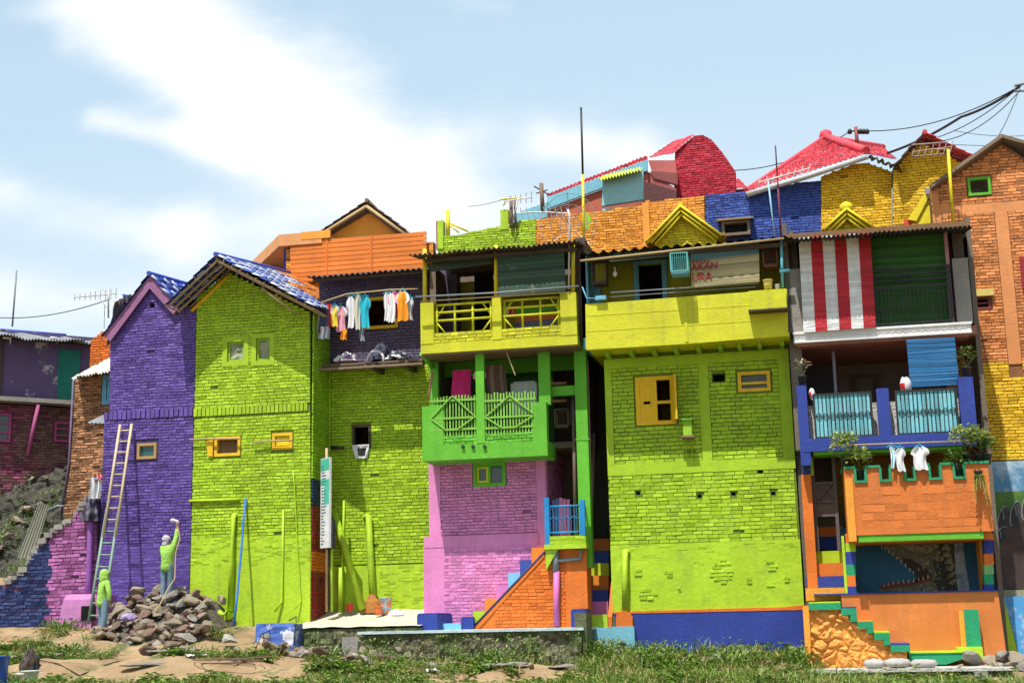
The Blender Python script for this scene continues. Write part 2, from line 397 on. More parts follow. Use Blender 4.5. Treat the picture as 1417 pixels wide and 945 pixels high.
# ================================================================== GREEN GABLE HOUSE
E_ = T('brick_house', 'tall lime painted brick house with blue and white tiled gable roof beside the purple house', 'house', W(345, 860, 0))
pol = [(P(263.3, 800)[0], zg-.6), (P(430, 800)[0], zg-.6), (P(429, 440)[0], P(429, 432)[1]), (P(318, 375)[0], P(318, 378)[1]), (P(272.3, 440)[0], P(272, 410)[1])]
w1, w2 = F0.R(315, 473, 338, 500), F0.R(355, 468, 374, 499)
w3, w4 = F0.R(297, 604, 333, 631), F0.R(377, 599, 405, 622)
band = P(345, 567)[1]; plz = P(345, 742)[1]
hs = [w1, w2, w3, w4]
m = MB(); m.wall(F0, pol, hs, -.25, 0)
ov = paint('lime_over_purple', (.33, .55, .010))
m.bricks(F0, [(pol[0][0], plz), (pol[1][0], plz), pol[2], pol[3], pol[4]], [grow(h, .1) for h in hs[:2]]+[grow(h, .03) for h in hs[2:]]+[(-99, 99, band-.1, band+.09)], H=.078)
x = pol[0][0]
while x < pol[1][0]-.1:
    m.box(F0, (x, x+.085, band-.1, band+.09), -.01, rnd.uniform(.03, .055), 0, rnd.random()); x += .105
for h in (w1, w2):
    for g, dd in ((.12, .035),):
        r_ = grow(h, g)
        m.wall(F0, rect(r_), [h], -.01, dd)
m.wall(F0, rect((pol[0][0]+.01, pol[1][0], zg-.5, plz)), [], -.01, .026, 1)
m.bricks(F0, rect((pol[0][0]+.01, pol[1][0], plz-.7, plz)), [], H=.078, d=.012, out=.018, miss=.5)
m.build('wall', [LIME, LIMEP], E_)
brk = paint('sun_bleached_lime_plaster', (.50, .66, .06), bump=.8)
for h, lb in ((w1, 'rough unpainted opening hung with clear plastic'), (w2, 'rough opening covered by torn clear plastic')):
    fo = frame_mb(F0, h, .05, -.2, -.02).build('window', LIME2, E_); fo['label'] = lb
    rr = grow(h, -.04)
    def sh(u, v, h=rr, s=rnd.random()*9): return F0.w(interp(h[0], h[1], u), interp(h[2], h[3], v), -.06+.05*mnoise.noise((u*3+s, v*4, s)))
    MB().grid(sh, 8, 8, sm=False).build('plastic_sheet', paint('cloudy_plastic', (.30, .33, .22), rough=.25, wear=.7, wearcol=(.45, .42, .12), per=0, bump=.5), fo)
fo = window(E_, F0, w3, 0, YEL, None, w=.07); def_c = paint('brown_curtain', (.20, .13, .07), per=0)
rr = grow(w3, -.05); MB().grid(lambda u, v: F0.w(interp(rr[0], rr[1], u), interp(rr[2], rr[3], v), -.12+.02*math.sin(u*40)), 40, 1, sm=True).build('curtain', def_c, fo)
MB().poly(F0, [(w3[0]-.02, w3[2]), (w3[0]-.02, w3[3]-.05), (w3[0]-.2, w3[3]-.1), (w3[0]-.14, w3[2]+.02)], .04, .07).build('shutter', YEL, fo)
fo = window(E_, F0, w4, 0, YEL, None, w=.07); rr = grow(w4, -.06)
m = MB().box(F0, rr, -.06, -.03); m.box(F0, (rr[0]+.04, rr[1]-.04, rr[2]+.05, rr[3]-.05), -.03, -.015); m.build('shutter', BRYEL, fo)
# sill rods
for x0, y0, x1, y1, lb in ((262, 608, 331, 607, 'pale bamboo rod fixed in front of the brown curtained window'), (349, 612, 405, 609, 'pale bamboo rod fixed across the small yellow shuttered window')):
    a, b = W(x0, y0, -.12), W(x1, y1, -.12)
    tag(MB().tube([a, a.lerp(b, .5)+Vector((0, 0, .01)), b], .022, 7).build('drying_rod', WOODL), lb, 'rod')
# side wall to the right, in coloured bands
xs = pol[1][0]; FS = Fr((xs, 0), (0, 1))
zt = pol[2][1]
def zs_(py): return FS.P(441, py)[1]
bands = [(zs_(663), 0), (zs_(700), 1), (zs_(765), 2), (zs_(790), 3), (-9, 4)]
def pick(u, z):
    for b_, k in bands:
        if z > b_: return k
    return 0
m = MB(); m.box(FS, (.25, 1.15, zg-.6, zt), -.2, 0); m.bricks(FS, rect((0, 1.2, zg-.2, zt)), [], m=pick, H=.078)
m.build('side_wall', [LIME2, NAVY, DRED, ORAN, DRED], E_)
shell(E_, F0, (pol[0][0]+.1, pol[2][0]-.3, zg-.5, pol[4][1]-.5), 6, LIME2)
A = P(318, 366); L_ = P(250, 431); Rr = (P(431, 430)[0]+.35, P(431, 430)[1]-.1)
gable_roof(E_, F0, A, L_, Rr, 4.5, .85, .8, [BLUT, WHIT, ORT], lambda i, j: 0, lambda i, j: (2 if (i > 7 and j > 3) or i > 16 else (1 if (i+j) % 2 == 0 or (i*5+j) % 7 == 0 else 0)))
RAFT = paint('pale_rafter', (.42, .30, .17), per=.4, wear=.4)
eave_battens(E_, F0, A, L_, .82, 4, mat=RAFT, nraft=4)
eave_battens(E_, F0, A, Rr, .82, 4, mat=RAFT, nraft=4)
MB().tube([F0.w(A[0], A[1]-.28, .03), F0.w(L_[0]+.3, L_[1]-.02, .03)], .045, 6).build('rafter', YEL, E_)
tag(MB().tube([W(362, 398, -.6), W(404, 430, -.62)], .03, 6).tube([W(382, 412, -.62), W(386, 401, -.6)], .02, 6).build('stick', WOODL), 'pale wooden stick hanging under the blue and white roof edge', 'stick')
def wobble(a, b, n=9, k=.015): return [Vector(a).lerp(Vector(b), i/n)+Vector((rnd.uniform(-k, k), 0, rnd.uniform(-k, k))) for i in range(n+1)]
pipe('drain_pipe', 'lime painted thick drain pipe down the lime gable house beside the blue pole', [W(325, 712, -.03), W(323, 716, -.1), W(321, 780, -.1), W(318, 845, -.1)], .062, LIMEP, elbow=True)
pipe('drain_pipe', 'lime painted level pipe under the brown curtained window', [W(262, 693, -.07), W(331, 691, -.07)], .035, LIMEP)
pipe('conduit_pipe', 'thin lime painted conduit bending at the foot of the lime gable wall', [W(392, 705, -.05), W(391, 780, -.05), W(390, 832, -.06), W(380, 846, -.15)], .028, LIMEP)
pipe('cable', 'thin painted cable running down the lime gable wall near its corner', wobble(W(406, 650, -.05), W(416, 832, -.05))+[W(408, 842, -.15)], .016, LIMEP, cat='cable')
tag(MB().tube(wobble(W(340, 690, -.06), W(324, 866, -.9), 5, .01), .028, 8).build('pole', flat('blue_pole_paint', (.03, .16, .55), .5)), 'thin bright blue pole leaning against the lime gable house', 'pole')
m = MB(); r_ = F0.R(298, 845, 326, 868)
m.grid(lambda u, v: F0.w(interp(r_[0], r_[1], u)+.05*mnoise.noise((u*3, v*3, 1)), r_[2]-.2+(r_[3]-r_[2]+.2)*min(1, v*1.8)+.05*mnoise.noise((u*4, v*3, 5)), .62-.5*max(0, v-.5)*2+.08*mnoise.noise((u*4, v*4, 2))), 10, 10)
m.box(F0, (r_[0], r_[1], r_[2]-.3, r_[3]-.05), -.1, .5)
tag(m.build('concrete_block', LIMEP), 'lumpy lime painted block at the foot of the thick drain pipe', 'block')

# ================================================================== SECOND LIME / PURPLE HOUSE
YF = 1.2; FF = F(YF); Pf = FF.P
H2 = T('brick_house', 'brick house with lime lower storey and dusky purple upper storey hung with laundry', 'house', W(520, 852, YF))
ul, ur = Pf(453, 650)[0]-.25, Pf(590, 650)[0]+.25
zb, zm, zt = Pf(520, 865)[1]-.3, Pf(520, 508)[1], Pf(520, 376)[1]
wd = FF.R(488, 588, 513, 619)
m = MB(); m.wall(FF, rect((ul, ur, zb, zm)), [wd], -.25, 0)
m.bricks(FF, rect((ul, ur, Pf(520, 780)[1], zm)), [grow(wd, .02), (ul, ul+.35, zb, Pf(520, 650)[1]+3)], H=.08)
m.box(FF, (ul, ul+.34, Pf(520, 640)[1], zm), -.02, .05)
plz = Pf(520, 782)[1]
m.wall(FF, rect((ul, ur, zb, plz)), [], -.01, .026, 1)
m.bricks(FF, rect((ul+1.6, ur, plz-1.1, plz)), [], H=.08, d=.01, out=.022, miss=.55)
m.build('lower_wall', [LIME, LIMEP], H2)
uw = (ul, Pf(580, 430)[0]+.25, zm+.02, zt)
wu = FF.R(503, 411, 551, 455)
m = MB(); m.wall(FF, rect(uw), [wu], -.25, 0); m.bricks(FF, rect(uw), [grow(wu, .03)], H=.08)
m.build('upper_wall', DPUR, H2)
window(H2, FF, wu, 0, YEL, None, w=.08)
window(H2, FF, wd, 0, WOODD, None, w=.05)
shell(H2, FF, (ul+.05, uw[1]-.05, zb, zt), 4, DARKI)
# corrugated roof
a = W(428, 374, YF+1.6); b = W(585, 360, YF+1.6)
l, r2 = Pf(425, 384, .8), Pf(588, 370, .8)
m = MB(); zt2 = (l[1]+r2[1])/2
m.sheet(FF.w(l[0], zt2+.45, -2.2), FF.w(r2[0], zt2+.45, -2.2), FF.w(r2[0]+.1, zt2, .8), FF.w(l[0], zt2-.02, .8), 22, .028, tone=1, sag=.03)
m.build('roof', RUST, H2)
m = MB()
for k in range(4): m.box(FF, (l[0]+.1, r2[0], zt2-.10+.1*k, zt2-.03+.1*k), .6-.8*k, .68-.8*k)
m.build('roof_beam', WOODD, H2)
# plank ledge
LG = T('plank_ledge', 'rough wooden plank ledge under the laundry between the purple and lime storeys', 'ledge', W(500, 512, YF-.4))
for k, (y0, x0, d) in enumerate(((513, 412, .75), (508, 420, .55), (510, 440, .33), (509, 446, .12))):
    u0, z = Pf(x0, y0, d); u1 = Pf(586, y0, d)[0]; zz = Pf(520, 503, .4)[1]+rnd.uniform(-.03, .03)-(.10 if k == 0 else 0)
    MB().box(FF, (u0, u1, zz-.05, zz), d-.09, d+.09, 0, rnd.random()).build('plank', WOOD, LG)
for x in (437, 530, 575):
    u, z = Pf(x, 518, .0); MB().box(FF, (u-.05, u+.05, zz-.2, zz-.06), 0, .8).build('bracket', WOODD, LG)
# things on ledge
def cloth_heap(name, label, fr, r, d, mats_, seed, cat='laundry'):
    u0, u1, z0, z1 = r; m = MB(); uc, ru = (u0+u1)/2, (u1-u0)/2; h = z1-z0
    def fn(u, v):
        a = u*2*math.pi; e = v*math.pi/2; q = 1+.35*mnoise.noise((math.cos(a)*2+seed, math.sin(a)*2, v*3))+.22*mnoise.noise((math.cos(a)*6+seed, math.sin(a)*6, v*7))
        return fr.w(uc+ru*math.cos(a)*math.cos(e)*q, z0+h*math.sin(e)*q, d+.22*math.sin(a)*math.cos(e)*q)
    m.grid(fn, 44, 16, sm=True)
    for k in range(len(m.m)): m.m[k] = int((mnoise.noise((k % 44*.09+seed, k//44*.16, seed))*1.6+.5)*len(mats_)) % len(mats_)
    return tag(m.build(name, mats_), label, cat)
cW, cP, cB, cG = flat('white_cloth', (.72, .72, .74), .9), flat('purple_cloth', (.30, .10, .35), .9), flat('black_cloth', (.03, .03, .04), .9), flat('grey_cloth', (.25, .27, .32), .9)
cR, cT, cO, cM, cY, cN, cK = [flat(n_, c_, .9) for n_, c_ in (('red_cloth', (.65, .02, .03)), ('turquoise_cloth', (.02, .45, .60)), ('orange_cloth', (.85, .30, .01)), ('magenta_cloth', (.62, .02, .18)), ('yellow_cloth', (.80, .62, .06)), ('navy_cloth', (.06, .08, .16)), ('rose_cloth', (.75, .33, .42)))]
cloth_heap('cloth_heap', 'white and purple clothes heaped on the left of the plank ledge', FF, FF.R(463, 490, 496, 501, .4), .4, [cW, cW, cP], 2)
cloth_heap('cloth_heap', 'dark clothes heaped behind the upturned white stool', FF, FF.R(515, 478, 540, 499, .2), .2, [cB, cN], 5)
cloth_heap('cloth_heap', 'white and dark clothes heaped at the right end of the plank ledge', FF, FF.R(536, 487, 566, 498, .4), .4, [cW, cB, cG], 8)
st = T('plastic_stool', 'white plastic stool lying upturned on the plank ledge', 'stool', W(518, 504, YF-.55))
p = lambda x, y, d=.55: FF.w(*Pf(x, y, d), d)
MB().tube([p(505, 507), p(510, 492), p(514, 487)], .03, 7).build('leg', cW, st); MB().tube([p(531, 506), p(530, 492), p(525, 486)], .03, 7).build('leg', cW, st)
MB().tube([p(513, 488), p(519, 485.5), p(526, 487)], .035, 7).build('seat', cW, st)
m = MB(); r_ = FF.R(487, 617, 511, 634, .08)
m.grid(lambda u, v: FF.w(interp(r_[0]+.1*v, r_[1]-.06*v, u), interp(r_[3], r_[2], v), .07+.03*math.sin(u*14+v*3)), 12, 6, sm=True); m.box(FF, (r_[0], r_[1], r_[3], r_[3]+.03), -.05, .1)
for k in range(len(m.m)): m.m[k] = 1 if 12 < k < 58 and 2 < k % 12 < 10 else 0
tag(m.build('cloth', [cW, cB]), 'black and white cloth hanging out of the small dark window', 'cloth')
tag(MB().tube([p(459, 619, .05), p(475, 620, .25)], .05, 6).build('wood_stub', WOODD), 'short dark beam end sticking out left of the small dark window', 'beam')
# laundry
def garment(label, fr, x0, x1, y0, y1, d, mats_, kind='shirt', group='laundry drying outside the dusky purple wall', cat='garment', name=None):
    u0, u1, z0, z1 = fr.R(x0, y0, x1, y1, d); w_, h = (u1-u0), z1-z0; uc = (u0+u1)/2; s0 = rnd.random()*50; m = MB()
    if kind == 'shirt': prof = [(0, .22), (.04, .42), (.12, .82), (.30, 1.), (.34, .96), (.36, .66), (.6, .66), (1, .70)]
    elif kind == 'long': prof = [(0, .3), (.05, .7), (.5, .9), (.52, .9), (.6, .7), (1, .6)]
    elif kind == 'pants': prof = [(0, .8), (.2, .85), (1, .95)]
    else: prof = [(0, .9), (1, 1.)]
    def hw(t):
        for (a, b), (c, e) in zip(prof, prof[1:]):
            if t <= c: return b+(e-b)*(t-a)/(c-a)
        return prof[-1][1]
    def f(sg):
        def g(u, v):
            x_ = (u*2-1)*hw(v); zz_ = z1-h*v
            if kind == 'shirt' and v < .01: zz_ -= .06*h*(1-abs(u*2-1))
            rip = .022*math.sin(u*9+s0+v*2)+.02*mnoise.noise((u*5+s0, v*2, s0)); e = .018*(1-abs(u*2-1))
            return fr.w(uc+x_*w_/2+.015*math.sin(v*6+s0), zz_+.012*math.sin(u*11+s0)*v, d+rip+sg*e)
        return g
    m.grid(f(1), 10, 12, 0, sm=True); m.grid(f(-1), 10, 12, 0, sm=True)
    if len(mats_) > 1:
        for k in range(len(m.m)):
            c_ = (k % 120) % 10; r__ = (k % 120)//10
            if kind == 'shirt' and (c_ < 2 or c_ > 7) and r__ < 5: m.m[k] = 1
            if kind != 'shirt' and c_ in (2, 3, 7): m.m[k] = 1
    o = tag(m.build(name or ('shirt' if kind in ('shirt', 'long') else 'cloth'), mats_), label, cat, group)
    if kind in ('shirt', 'long'):
        hk = fr.w(uc, z1, d); MB().tube([hk+Vector((-.1, 0, -.02)), hk+Vector((0, 0, .03)), hk+Vector((.1, 0, -.02))], .008, 5).tube([hk+Vector((0, 0, .03)), hk+Vector((0, 0, .09))], .006, 5).build('hanger', cT, o)
    return o
dl = .95
for a in (('white shirt with a red edge at the left end of the pole', 431, 448, 428, 463, dl, [cW, cR], 'shirt'),
          ('navy blue trousers hanging second on the pole', 441, 455, 426, 462, dl+.1, [cN], 'pants'),
          ('pale grey shorts hanging low below the navy trousers', 441, 457, 452, 469, dl+.2, [cG, cW], 'pants'),
          ('narrow bright red cloth between the navy trousers and the yellow top', 452, 459, 421, 453, dl, [cR], 'cloth'),
          ('pale yellow and white top beside the red cloth', 457, 469, 423, 452, dl, [cY, cW], 'shirt'),
          ('rose pink top behind the pale yellow top', 462, 481, 424, 459, dl-.1, [cK, cW], 'shirt'),
          ('small orange cloth poking out under the rose pink top', 472, 480, 456, 470, dl-.1, [cO], 'cloth'),
          ('white shirt hanging left of the turquoise shirt', 479, 492, 409, 454, dl, [cW], 'shirt'),
          ('cream long shirt squeezed against the turquoise shirt', 489, 500, 408, 456, dl+.08, [flat('cream_cloth', (.62, .6, .5), .9)], 'long'),
          ('bright turquoise t-shirt hanging in the middle', 497, 513, 410, 454, dl+.1, [cT], 'shirt'),
          ('grey strip of cloth dangling below the cream shirt', 498, 504, 450, 472, dl, [cG], 'cloth'),
          ('white garment hanging just right of the dark window opening', 530, 541, 405, 444, dl, [cW], 'long'),
          ('white and rose striped top beside the magenta garment', 536, 549, 404, 446, dl+.1, [cW, cK], 'shirt'),
          ('narrow magenta garment next to the orange shirt', 543, 550, 402, 441, dl, [cM], 'cloth'),
          ('bright orange shirt with white sleeves at the right of the pole', 546, 568, 402, 444, dl+.1, [cO, cW], 'shirt'),
          ('small white top hanging last at the right end of the pole', 564, 572, 412, 443, dl, [cW], 'shirt')): garment(a[0], FF, *a[1:])
q = [FF.w(*Pf(x, y, dl), dl) for x, y in ((428, 424), (480, 407), (540, 401), (578, 400))]
tag(MB().tube(q, .02, 7).build('laundry_pole', WOODL), 'bamboo pole carrying the laundry in front of the dusky purple wall', 'pole')
# sign and posts beside the lime wall
fs = Fr((W(445, 700, .2).x, .2), (.75, -.66)); s0 = fs.P(445, 635); s1 = fs.P(457, 760)
SG = T('sign_board', 'tall narrow white and green notice board on posts against the lime wall', 'sign', W(450, 845, .2))
u0, u1, z0, z1 = fs.P(445, 700)[0], fs.P(457, 700)[0], fs.P(450, 758)[1], fs.P(450, 634)[1]
MB().box(fs, (u0, u1, z0, z1), -.03, .03).build('board', WHITE, SG)
sgG, sgT = flat('sign_green', (.08, .50, .36), .4), flat('sign_ink', (.05, .20, .18), .5)
hgt = z1-z0
for a, b, c, e in ((0, 1, .86, .99), (0, 1, .70, .76), (.4, 1, .48, .70)): MB().box(fs, (interp(u0, u1, a)+.01, interp(u0, u1, b)-.01, z0+hgt*c, z0+hgt*e), .03, .033).build('green_panel', sgG, SG)
m = MB()
for k in range(26):
    zz = z0+hgt*(.04+.9*k/26); c = rnd.uniform(.2, .6); m.box(fs, (interp(u0, u1, .12), interp(u0, u1, .12+c), zz, zz+.022), .033, .036)
m.build('small_lettering', sgT, SG)
MB().box(fs, (u0+.02, u1+.06, z0-.02, z0+hgt*.3), -.10, -.04).build('back_board', BLACKM, SG)
for x, mt in ((452, WOODL), (456.5, BLACKM), (459, LPIPE)):
    a, b = W(x, 620 if x < 453 else 735, .25), W(x, 846, .25); MB().tube([b, a], .035, 6).build('post', mt, SG)
q = lambda x, y, Y: W(x, y, Y)
pipe('drain_pipe', 'thick lime painted pipe leaning against the lime wall behind the notice board', [q(461, 705, YF-.1), q(470, 735, YF-.15), q(502, 842, YF-.5)], .085, LIMEP)
pipe('drain_pipe', 'upright lime painted pipe with elbow above the paint buckets', [q(508, 714, YF-.02), q(510, 714, YF-.12), q(513, 780, YF-.12), q(517, 850, YF-.12)], .08, LIMEP, elbow=True)
pipe('conduit_pipe', 'thin lime conduit standing behind the leaning pipe', [q(476, 693, YF-.05), q(475, 740, YF-.05), q(473, 785, YF-.05)], .03, LIMEP)
pipe('drain_pipe', 'short stout lime pipe stub at the foot of the lime wall', [q(472, 785, YF-.12), q(471, 850, YF-.12)], .08, LIMEP)
# buckets
def bucket(name, label, c, r, h, mats_, cat='bucket'):
    t = T(name, label, cat, c); c = Vector(c)
    MB().lathe(c, [(r*.82, 0), (r*.9, h*.5), (r, h), (r*1.06, h), (r*1.06, h-.02), (r*.92, h-.02), (r*.8, .03)], 16).build('body', mats_, t)
    n = 12; MB().tube([c+Vector((r*math.cos(math.pi*k/n), -r*1.02*abs(math.sin(math.pi*k/n))*.35, h-.02-.1*math.sin(math.pi*k/n))) for k in range(n+1)], .006, 5).build('handle', GREYM, t)
    return t
splat = paint('splashed_white_plastic', (.35, .62, .72), rough=.45, wear=1, wearcol=(.75, .2, .08), blotch=(.5, .54), per=0, flake=6)
bucket('paint_bucket', 'paint splashed pale blue bucket at the foot of the lime wall', q(534, 850, YF-.5), .145, .40, splat)
bucket('paint_bucket', 'small orange paint pot in front of the splashed bucket', q(524, 851, YF-.75), .10, .21, paint('orange_pot', (.75, .18, .04), wear=.7, per=0, flake=6))
bucket('paint_bucket', 'small red lidded paint pot beside the sign posts', q(484, 845, YF-.5), .09, .16, flat('red_pot', (.65, .02, .02), .4))
m = MB(); c = q(515, 848, YF-.35)
m.grid(lambda u, v: c+Vector((.24*math.cos(u*6.283)*math.cos(v*1.57)*(1+.3*mnoise.noise((u*5, v*3, 3))), .16*math.sin(u*6.283)*math.cos(v*1.57), .42*math.sin(v*1.57)*(1+.2*mnoise.noise((u*4, v*4, 1))))), 16, 8)
tag(m.build('sack', paint('ochre_sack', (.50, .20, .04), bump=1)), 'crumpled ochre sack leaning beside the splashed bucket', 'sack')
m = MB(); c = q(548, 851, YF-.6); m.grid(lambda u, v: c+Vector((.2*math.cos(u*6.283)*math.cos(v*1.57), .12*math.sin(u*6.283)*math.cos(v*1.57), .13*math.sin(v*1.57)*(1+.4*mnoise.noise((u*6, v*4, 1))))), 16, 6)
tag(m.build('plastic_bag', cW), 'small white plastic bag lying right of the splashed bucket', 'bag')
# ================================================================== GROUND
cps = [W(-40, 872, .3), W(40, 868, 0), W(110, 866, -.2), W(160, 868, -.6), W(300, 866, -.5), W(420, 862, .2), W(-40, 895, -2.5), W(90, 884, -2), W(150, 886, -2.3), W(260, 890, -2.6), W(350, 888, -2),
       W(60, 915, -4.2), W(200, 912, -4), W(330, 910, -3.6), W(420, 915, -3.6), W(480, 915, -3.2), W(600, 925, -3.2), W(700, 924, -3.1), W(795, 925, -3), W(560, 918, -2.6),
       W(0, 950, -6.5), W(200, 950, -6.3), W(400, 948, -6), W(600, 952, -5.6), W(800, 950, -5.2), W(1000, 940, -4.4), W(1000, 920, -2.4), W(1000, 905, -.8), W(1100, 908, -.8), W(880, 902, -.8),
       *[W(x, 921, -2.35) for x in (520, 570, 620, 670, 720, 770)], *[W(x, 903, -1.85) for x in (445, 480, 520, 555)], W(1100, 948, -4), W(1250, 955, -4.4), W(1417, 960, -4.6), W(1200, 932, -2.4), W(1400, 925, -1.5), W(1480, 925, -1.5), W(840, 900, -1.2), W(830, 925, -2.6),
       Vector((-30, -10, -.3)), Vector((-14, -10, -.4)), Vector((-4, -9, -.3)), Vector((6, -9, -.3)), Vector((14, -8, -.2)), Vector((-40, -2, 1.4)), Vector((-40, -9, -.2)),
       Vector((12, -1, .8)), Vector((-14, 1.5, 1.5)), Vector((-6, 1.5, 1.2)), Vector((2, 1.5, 1.)), Vector((-24, 1.5, 1.8))]
def gz(x, y):
    sw = sz = 0
    for c in cps:
        w_ = 1/(((x-c.x)**2*.5+(y-c.y)**2)+.12)**2; sw += w_; sz += w_*c.z
    z = sz/sw
    if y > 5: z += min(2.5, (y-5)*.25)
    if y < -10: z -= (-10-y)*.45
    if x > 15: z -= (x-15)*.02
    return max(z, -2.2)
def gzd(x, y): return gz(x, y)+(.13*mnoise.noise((x*.6, y*.9, 0))+.11*mnoise.noise((x*1.6, y*1.9, 4)))*min(1, max(.2, -y-.4))+.02*mnoise.noise((x*7, y*7, 2))
soil = bpy.data.materials.new('dry_soil'); soil.use_nodes = True; nt = soil.node_tree; b = nt.nodes['Principled BSDF']
co = nd(nt, 'ShaderNodeNewGeometry').outputs['Position']
c_ = mixc(nt, ramp(nt, noi(nt, co, 1.2, 7), .35, .7), (.24, .15, .075), (.42, .29, .16)); c_ = mixc(nt, ramp(nt, noi(nt, co, .8, 9, rough=.7), .50, .60), c_, (.10, .11, .035))
c_ = mixc(nt, ramp(nt, noi(nt, co, 22, 4), .55, .8), c_, (.20, .15, .10)); nt.links.new(c_, b.inputs['Base Color']); b.inputs['Roughness'].default_value = .95
bp = nd(nt, 'ShaderNodeBump'); bp.inputs['Strength'].default_value = .9; bp.inputs['Distance'].default_value = .06; nt.links.new(noi(nt, co, 9, 9, rough=.75), bp.inputs['Height']); nt.links.new(bp.outputs[0], b.inputs['Normal'])
def axis(a, b, lo, hi, fine, coarse):
    v = [a]
    while v[-1] < b: v.append(v[-1]+(fine if lo < v[-1] < hi else coarse))
    return v
xs_ = axis(-70, 60, -24, 11, .16, 2.5); ys_ = axis(-22, 45, -8, .8, .14, 1.2)
m = MB(); nx = len(xs_)
for y in ys_:
    for x in xs_: m.v.append((x, y, gzd(x, y)))
for j in range(len(ys_)-1):
    for i in range(nx-1): k = j*nx+i; m.face([k, k+1, k+nx+1, k+nx], 0, .5, True)
tag(m.build('river_bank', soil), kind='structure')
m = MB(); m.v += [(-900, -900, -2.25), (900, -900, -2.25), (900, 900, -2.25), (-900, 900, -2.25)]; m.face([0, 1, 2, 3]); tag(m.build('ground', soil), kind='structure')
wt = bpy.data.materials.new('river_water'); wt.use_nodes = True; b = wt.node_tree.nodes['Principled BSDF']; b.inputs['Base Color'].default_value = (.08, .07, .04, 1); b.inputs['Roughness'].default_value = .12
m = MB(); m.v += [(-300, -27, -1.9), (300, -27, -1.9), (300, -12, -1.9), (-300, -12, -1.9)]; m.face([0, 1, 2, 3]); tag(m.build('river', wt), kind='structure')
# ================================================================== PINK HOUSE WITH YELLOW AND GREEN BALCONIES
YP = .3; FP = F(YP); Pp = FP.P
HP = T('balcony_house', 'narrow house with pink brick base, green balcony and yellow top balcony', 'house', W(680, 865, YP))
ul, uR = Pp(594, 700)[0], Pp(756, 700)[0]; uE = Pp(812, 700)[0]
zb = Pp(690, 870)[1]-.5; zg_ = Pp(690, 612)[1]
wp = FP.R(655, 640, 700, 673)
m = MB(); m.wall(FP, rect((ul, uR, zb, zg_)), [wp], -.25, 0)
z7 = Pp(690, 745)[1]
m.bricks(FP, rect((ul+.28, uR-.22, z7+.12, zg_)), [grow(wp, .02)], H=.074, out=.02)
m.box(FP, (ul, ul+.28, z7, zg_), -.01, .025); m.box(FP, (uR-.22, uR, zb, zg_), -.01, .025)
m.box(FP, (ul-.12, uR-.2, z7-.16, z7+.10), -.05, .05)
m.wall(FP, rect((ul-.14, uR, zb, z7-.16)), [], -.2, .04); m.bricks(FP, rect((ul+.35, uR-.25, zb+.3, z7-.2)), [], d=.04, H=.076, out=.014, miss=.03)
m.build('pink_wall', PINK, HP)
fo = window(HP, FP, wp, 0, GREEN, GL, w=.08, cv=(.5,))
frame_mb(FP, (wp[0]+.09, (wp[0]+wp[1])/2-.03, wp[2]+.09, wp[3]-.09), .05, -.02, .02).build('sash', CHAR, fo)
# right side wall of the pink part and the recess
FSp = Fr((uR, YP), (0, 1))
m = MB(); m.box(FSp, (.05, 2.6, zb+1.9, zg_), -.15, 0); m.bricks(FSp, rect((0, 2.2, zb+1.9, zg_)), [], H=.075); m.build('side_wall', PINK, HP)
zA, zB = Pp(690, 485)[1], Pp(690, 350)[1]      # balcony levels
back = -2.6
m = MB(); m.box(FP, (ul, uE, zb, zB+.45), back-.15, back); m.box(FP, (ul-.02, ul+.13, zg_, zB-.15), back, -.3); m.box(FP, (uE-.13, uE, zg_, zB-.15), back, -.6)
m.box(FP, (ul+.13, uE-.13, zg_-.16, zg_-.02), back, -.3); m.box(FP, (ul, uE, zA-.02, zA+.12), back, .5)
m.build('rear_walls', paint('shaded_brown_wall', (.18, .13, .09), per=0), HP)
# green door wall behind the upper balcony: olive wall with dark wardrobe and doors
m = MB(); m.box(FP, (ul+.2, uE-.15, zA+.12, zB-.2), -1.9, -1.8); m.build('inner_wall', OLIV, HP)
r_ = FP.R(601, 372, 632, 420, -1.2); MB().box(FP, (r_[0], r_[1], zA+.13, r_[3]), -1.6, -1.2).build('cupboard', paint('plum_cupboard', (.09, .07, .12), per=0), HP)
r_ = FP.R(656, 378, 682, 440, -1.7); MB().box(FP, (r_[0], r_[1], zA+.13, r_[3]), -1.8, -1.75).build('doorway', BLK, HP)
r_ = FP.R(600, 500, 642, 560, -1.6)
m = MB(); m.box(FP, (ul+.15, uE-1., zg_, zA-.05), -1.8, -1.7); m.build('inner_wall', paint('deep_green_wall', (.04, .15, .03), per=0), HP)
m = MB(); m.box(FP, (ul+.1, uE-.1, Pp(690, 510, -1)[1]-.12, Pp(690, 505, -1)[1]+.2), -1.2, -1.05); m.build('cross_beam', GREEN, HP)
# green lower balcony
dB = .95; q4 = FP.R(584, 560, 757, 636, dB); gl, gr = q4[0], q4[1]
zgb, zgt = FP.P(670, 634, dB)[1], FP.P(670, 613, dB)[1]; zp = FP.P(670, 600, dB)[1]
m = MB(); m.box(FP, (gl, gr, zgb, zgt), -.1, dB)
m.box(FP, (gl+.45, gr-.32, zgt, zp), dB-.16, dB-.04); m.bricks(FP, rect((gl+.45, gr-.32, zgt, zp)), [], d=dB-.04, H=.085, gap=.02)
zL, zR = FP.P(588, 562, dB)[1], FP.P(750, 556, dB)[1]
m.box(FP, (gl+.005, gl+.5, zgt, zL), dB-.25, dB-.003); m.box(FP, (gr-.33, gr-.005, zgt, zR), dB-.25, dB-.003)
m.box(FP, (gl+.005, gl+.13, zgt, zL), -.1, dB-.25)
m.build('balcony', GREEN, HP)
def post(par, fr, x0, x1, y0, y1, d, mat, dd=.13, name='post', t=0):
    r_ = fr.R(x0, y0, x1, y1, d); return MB().box(fr, r_, d-dd, d).build(name, mat, par)
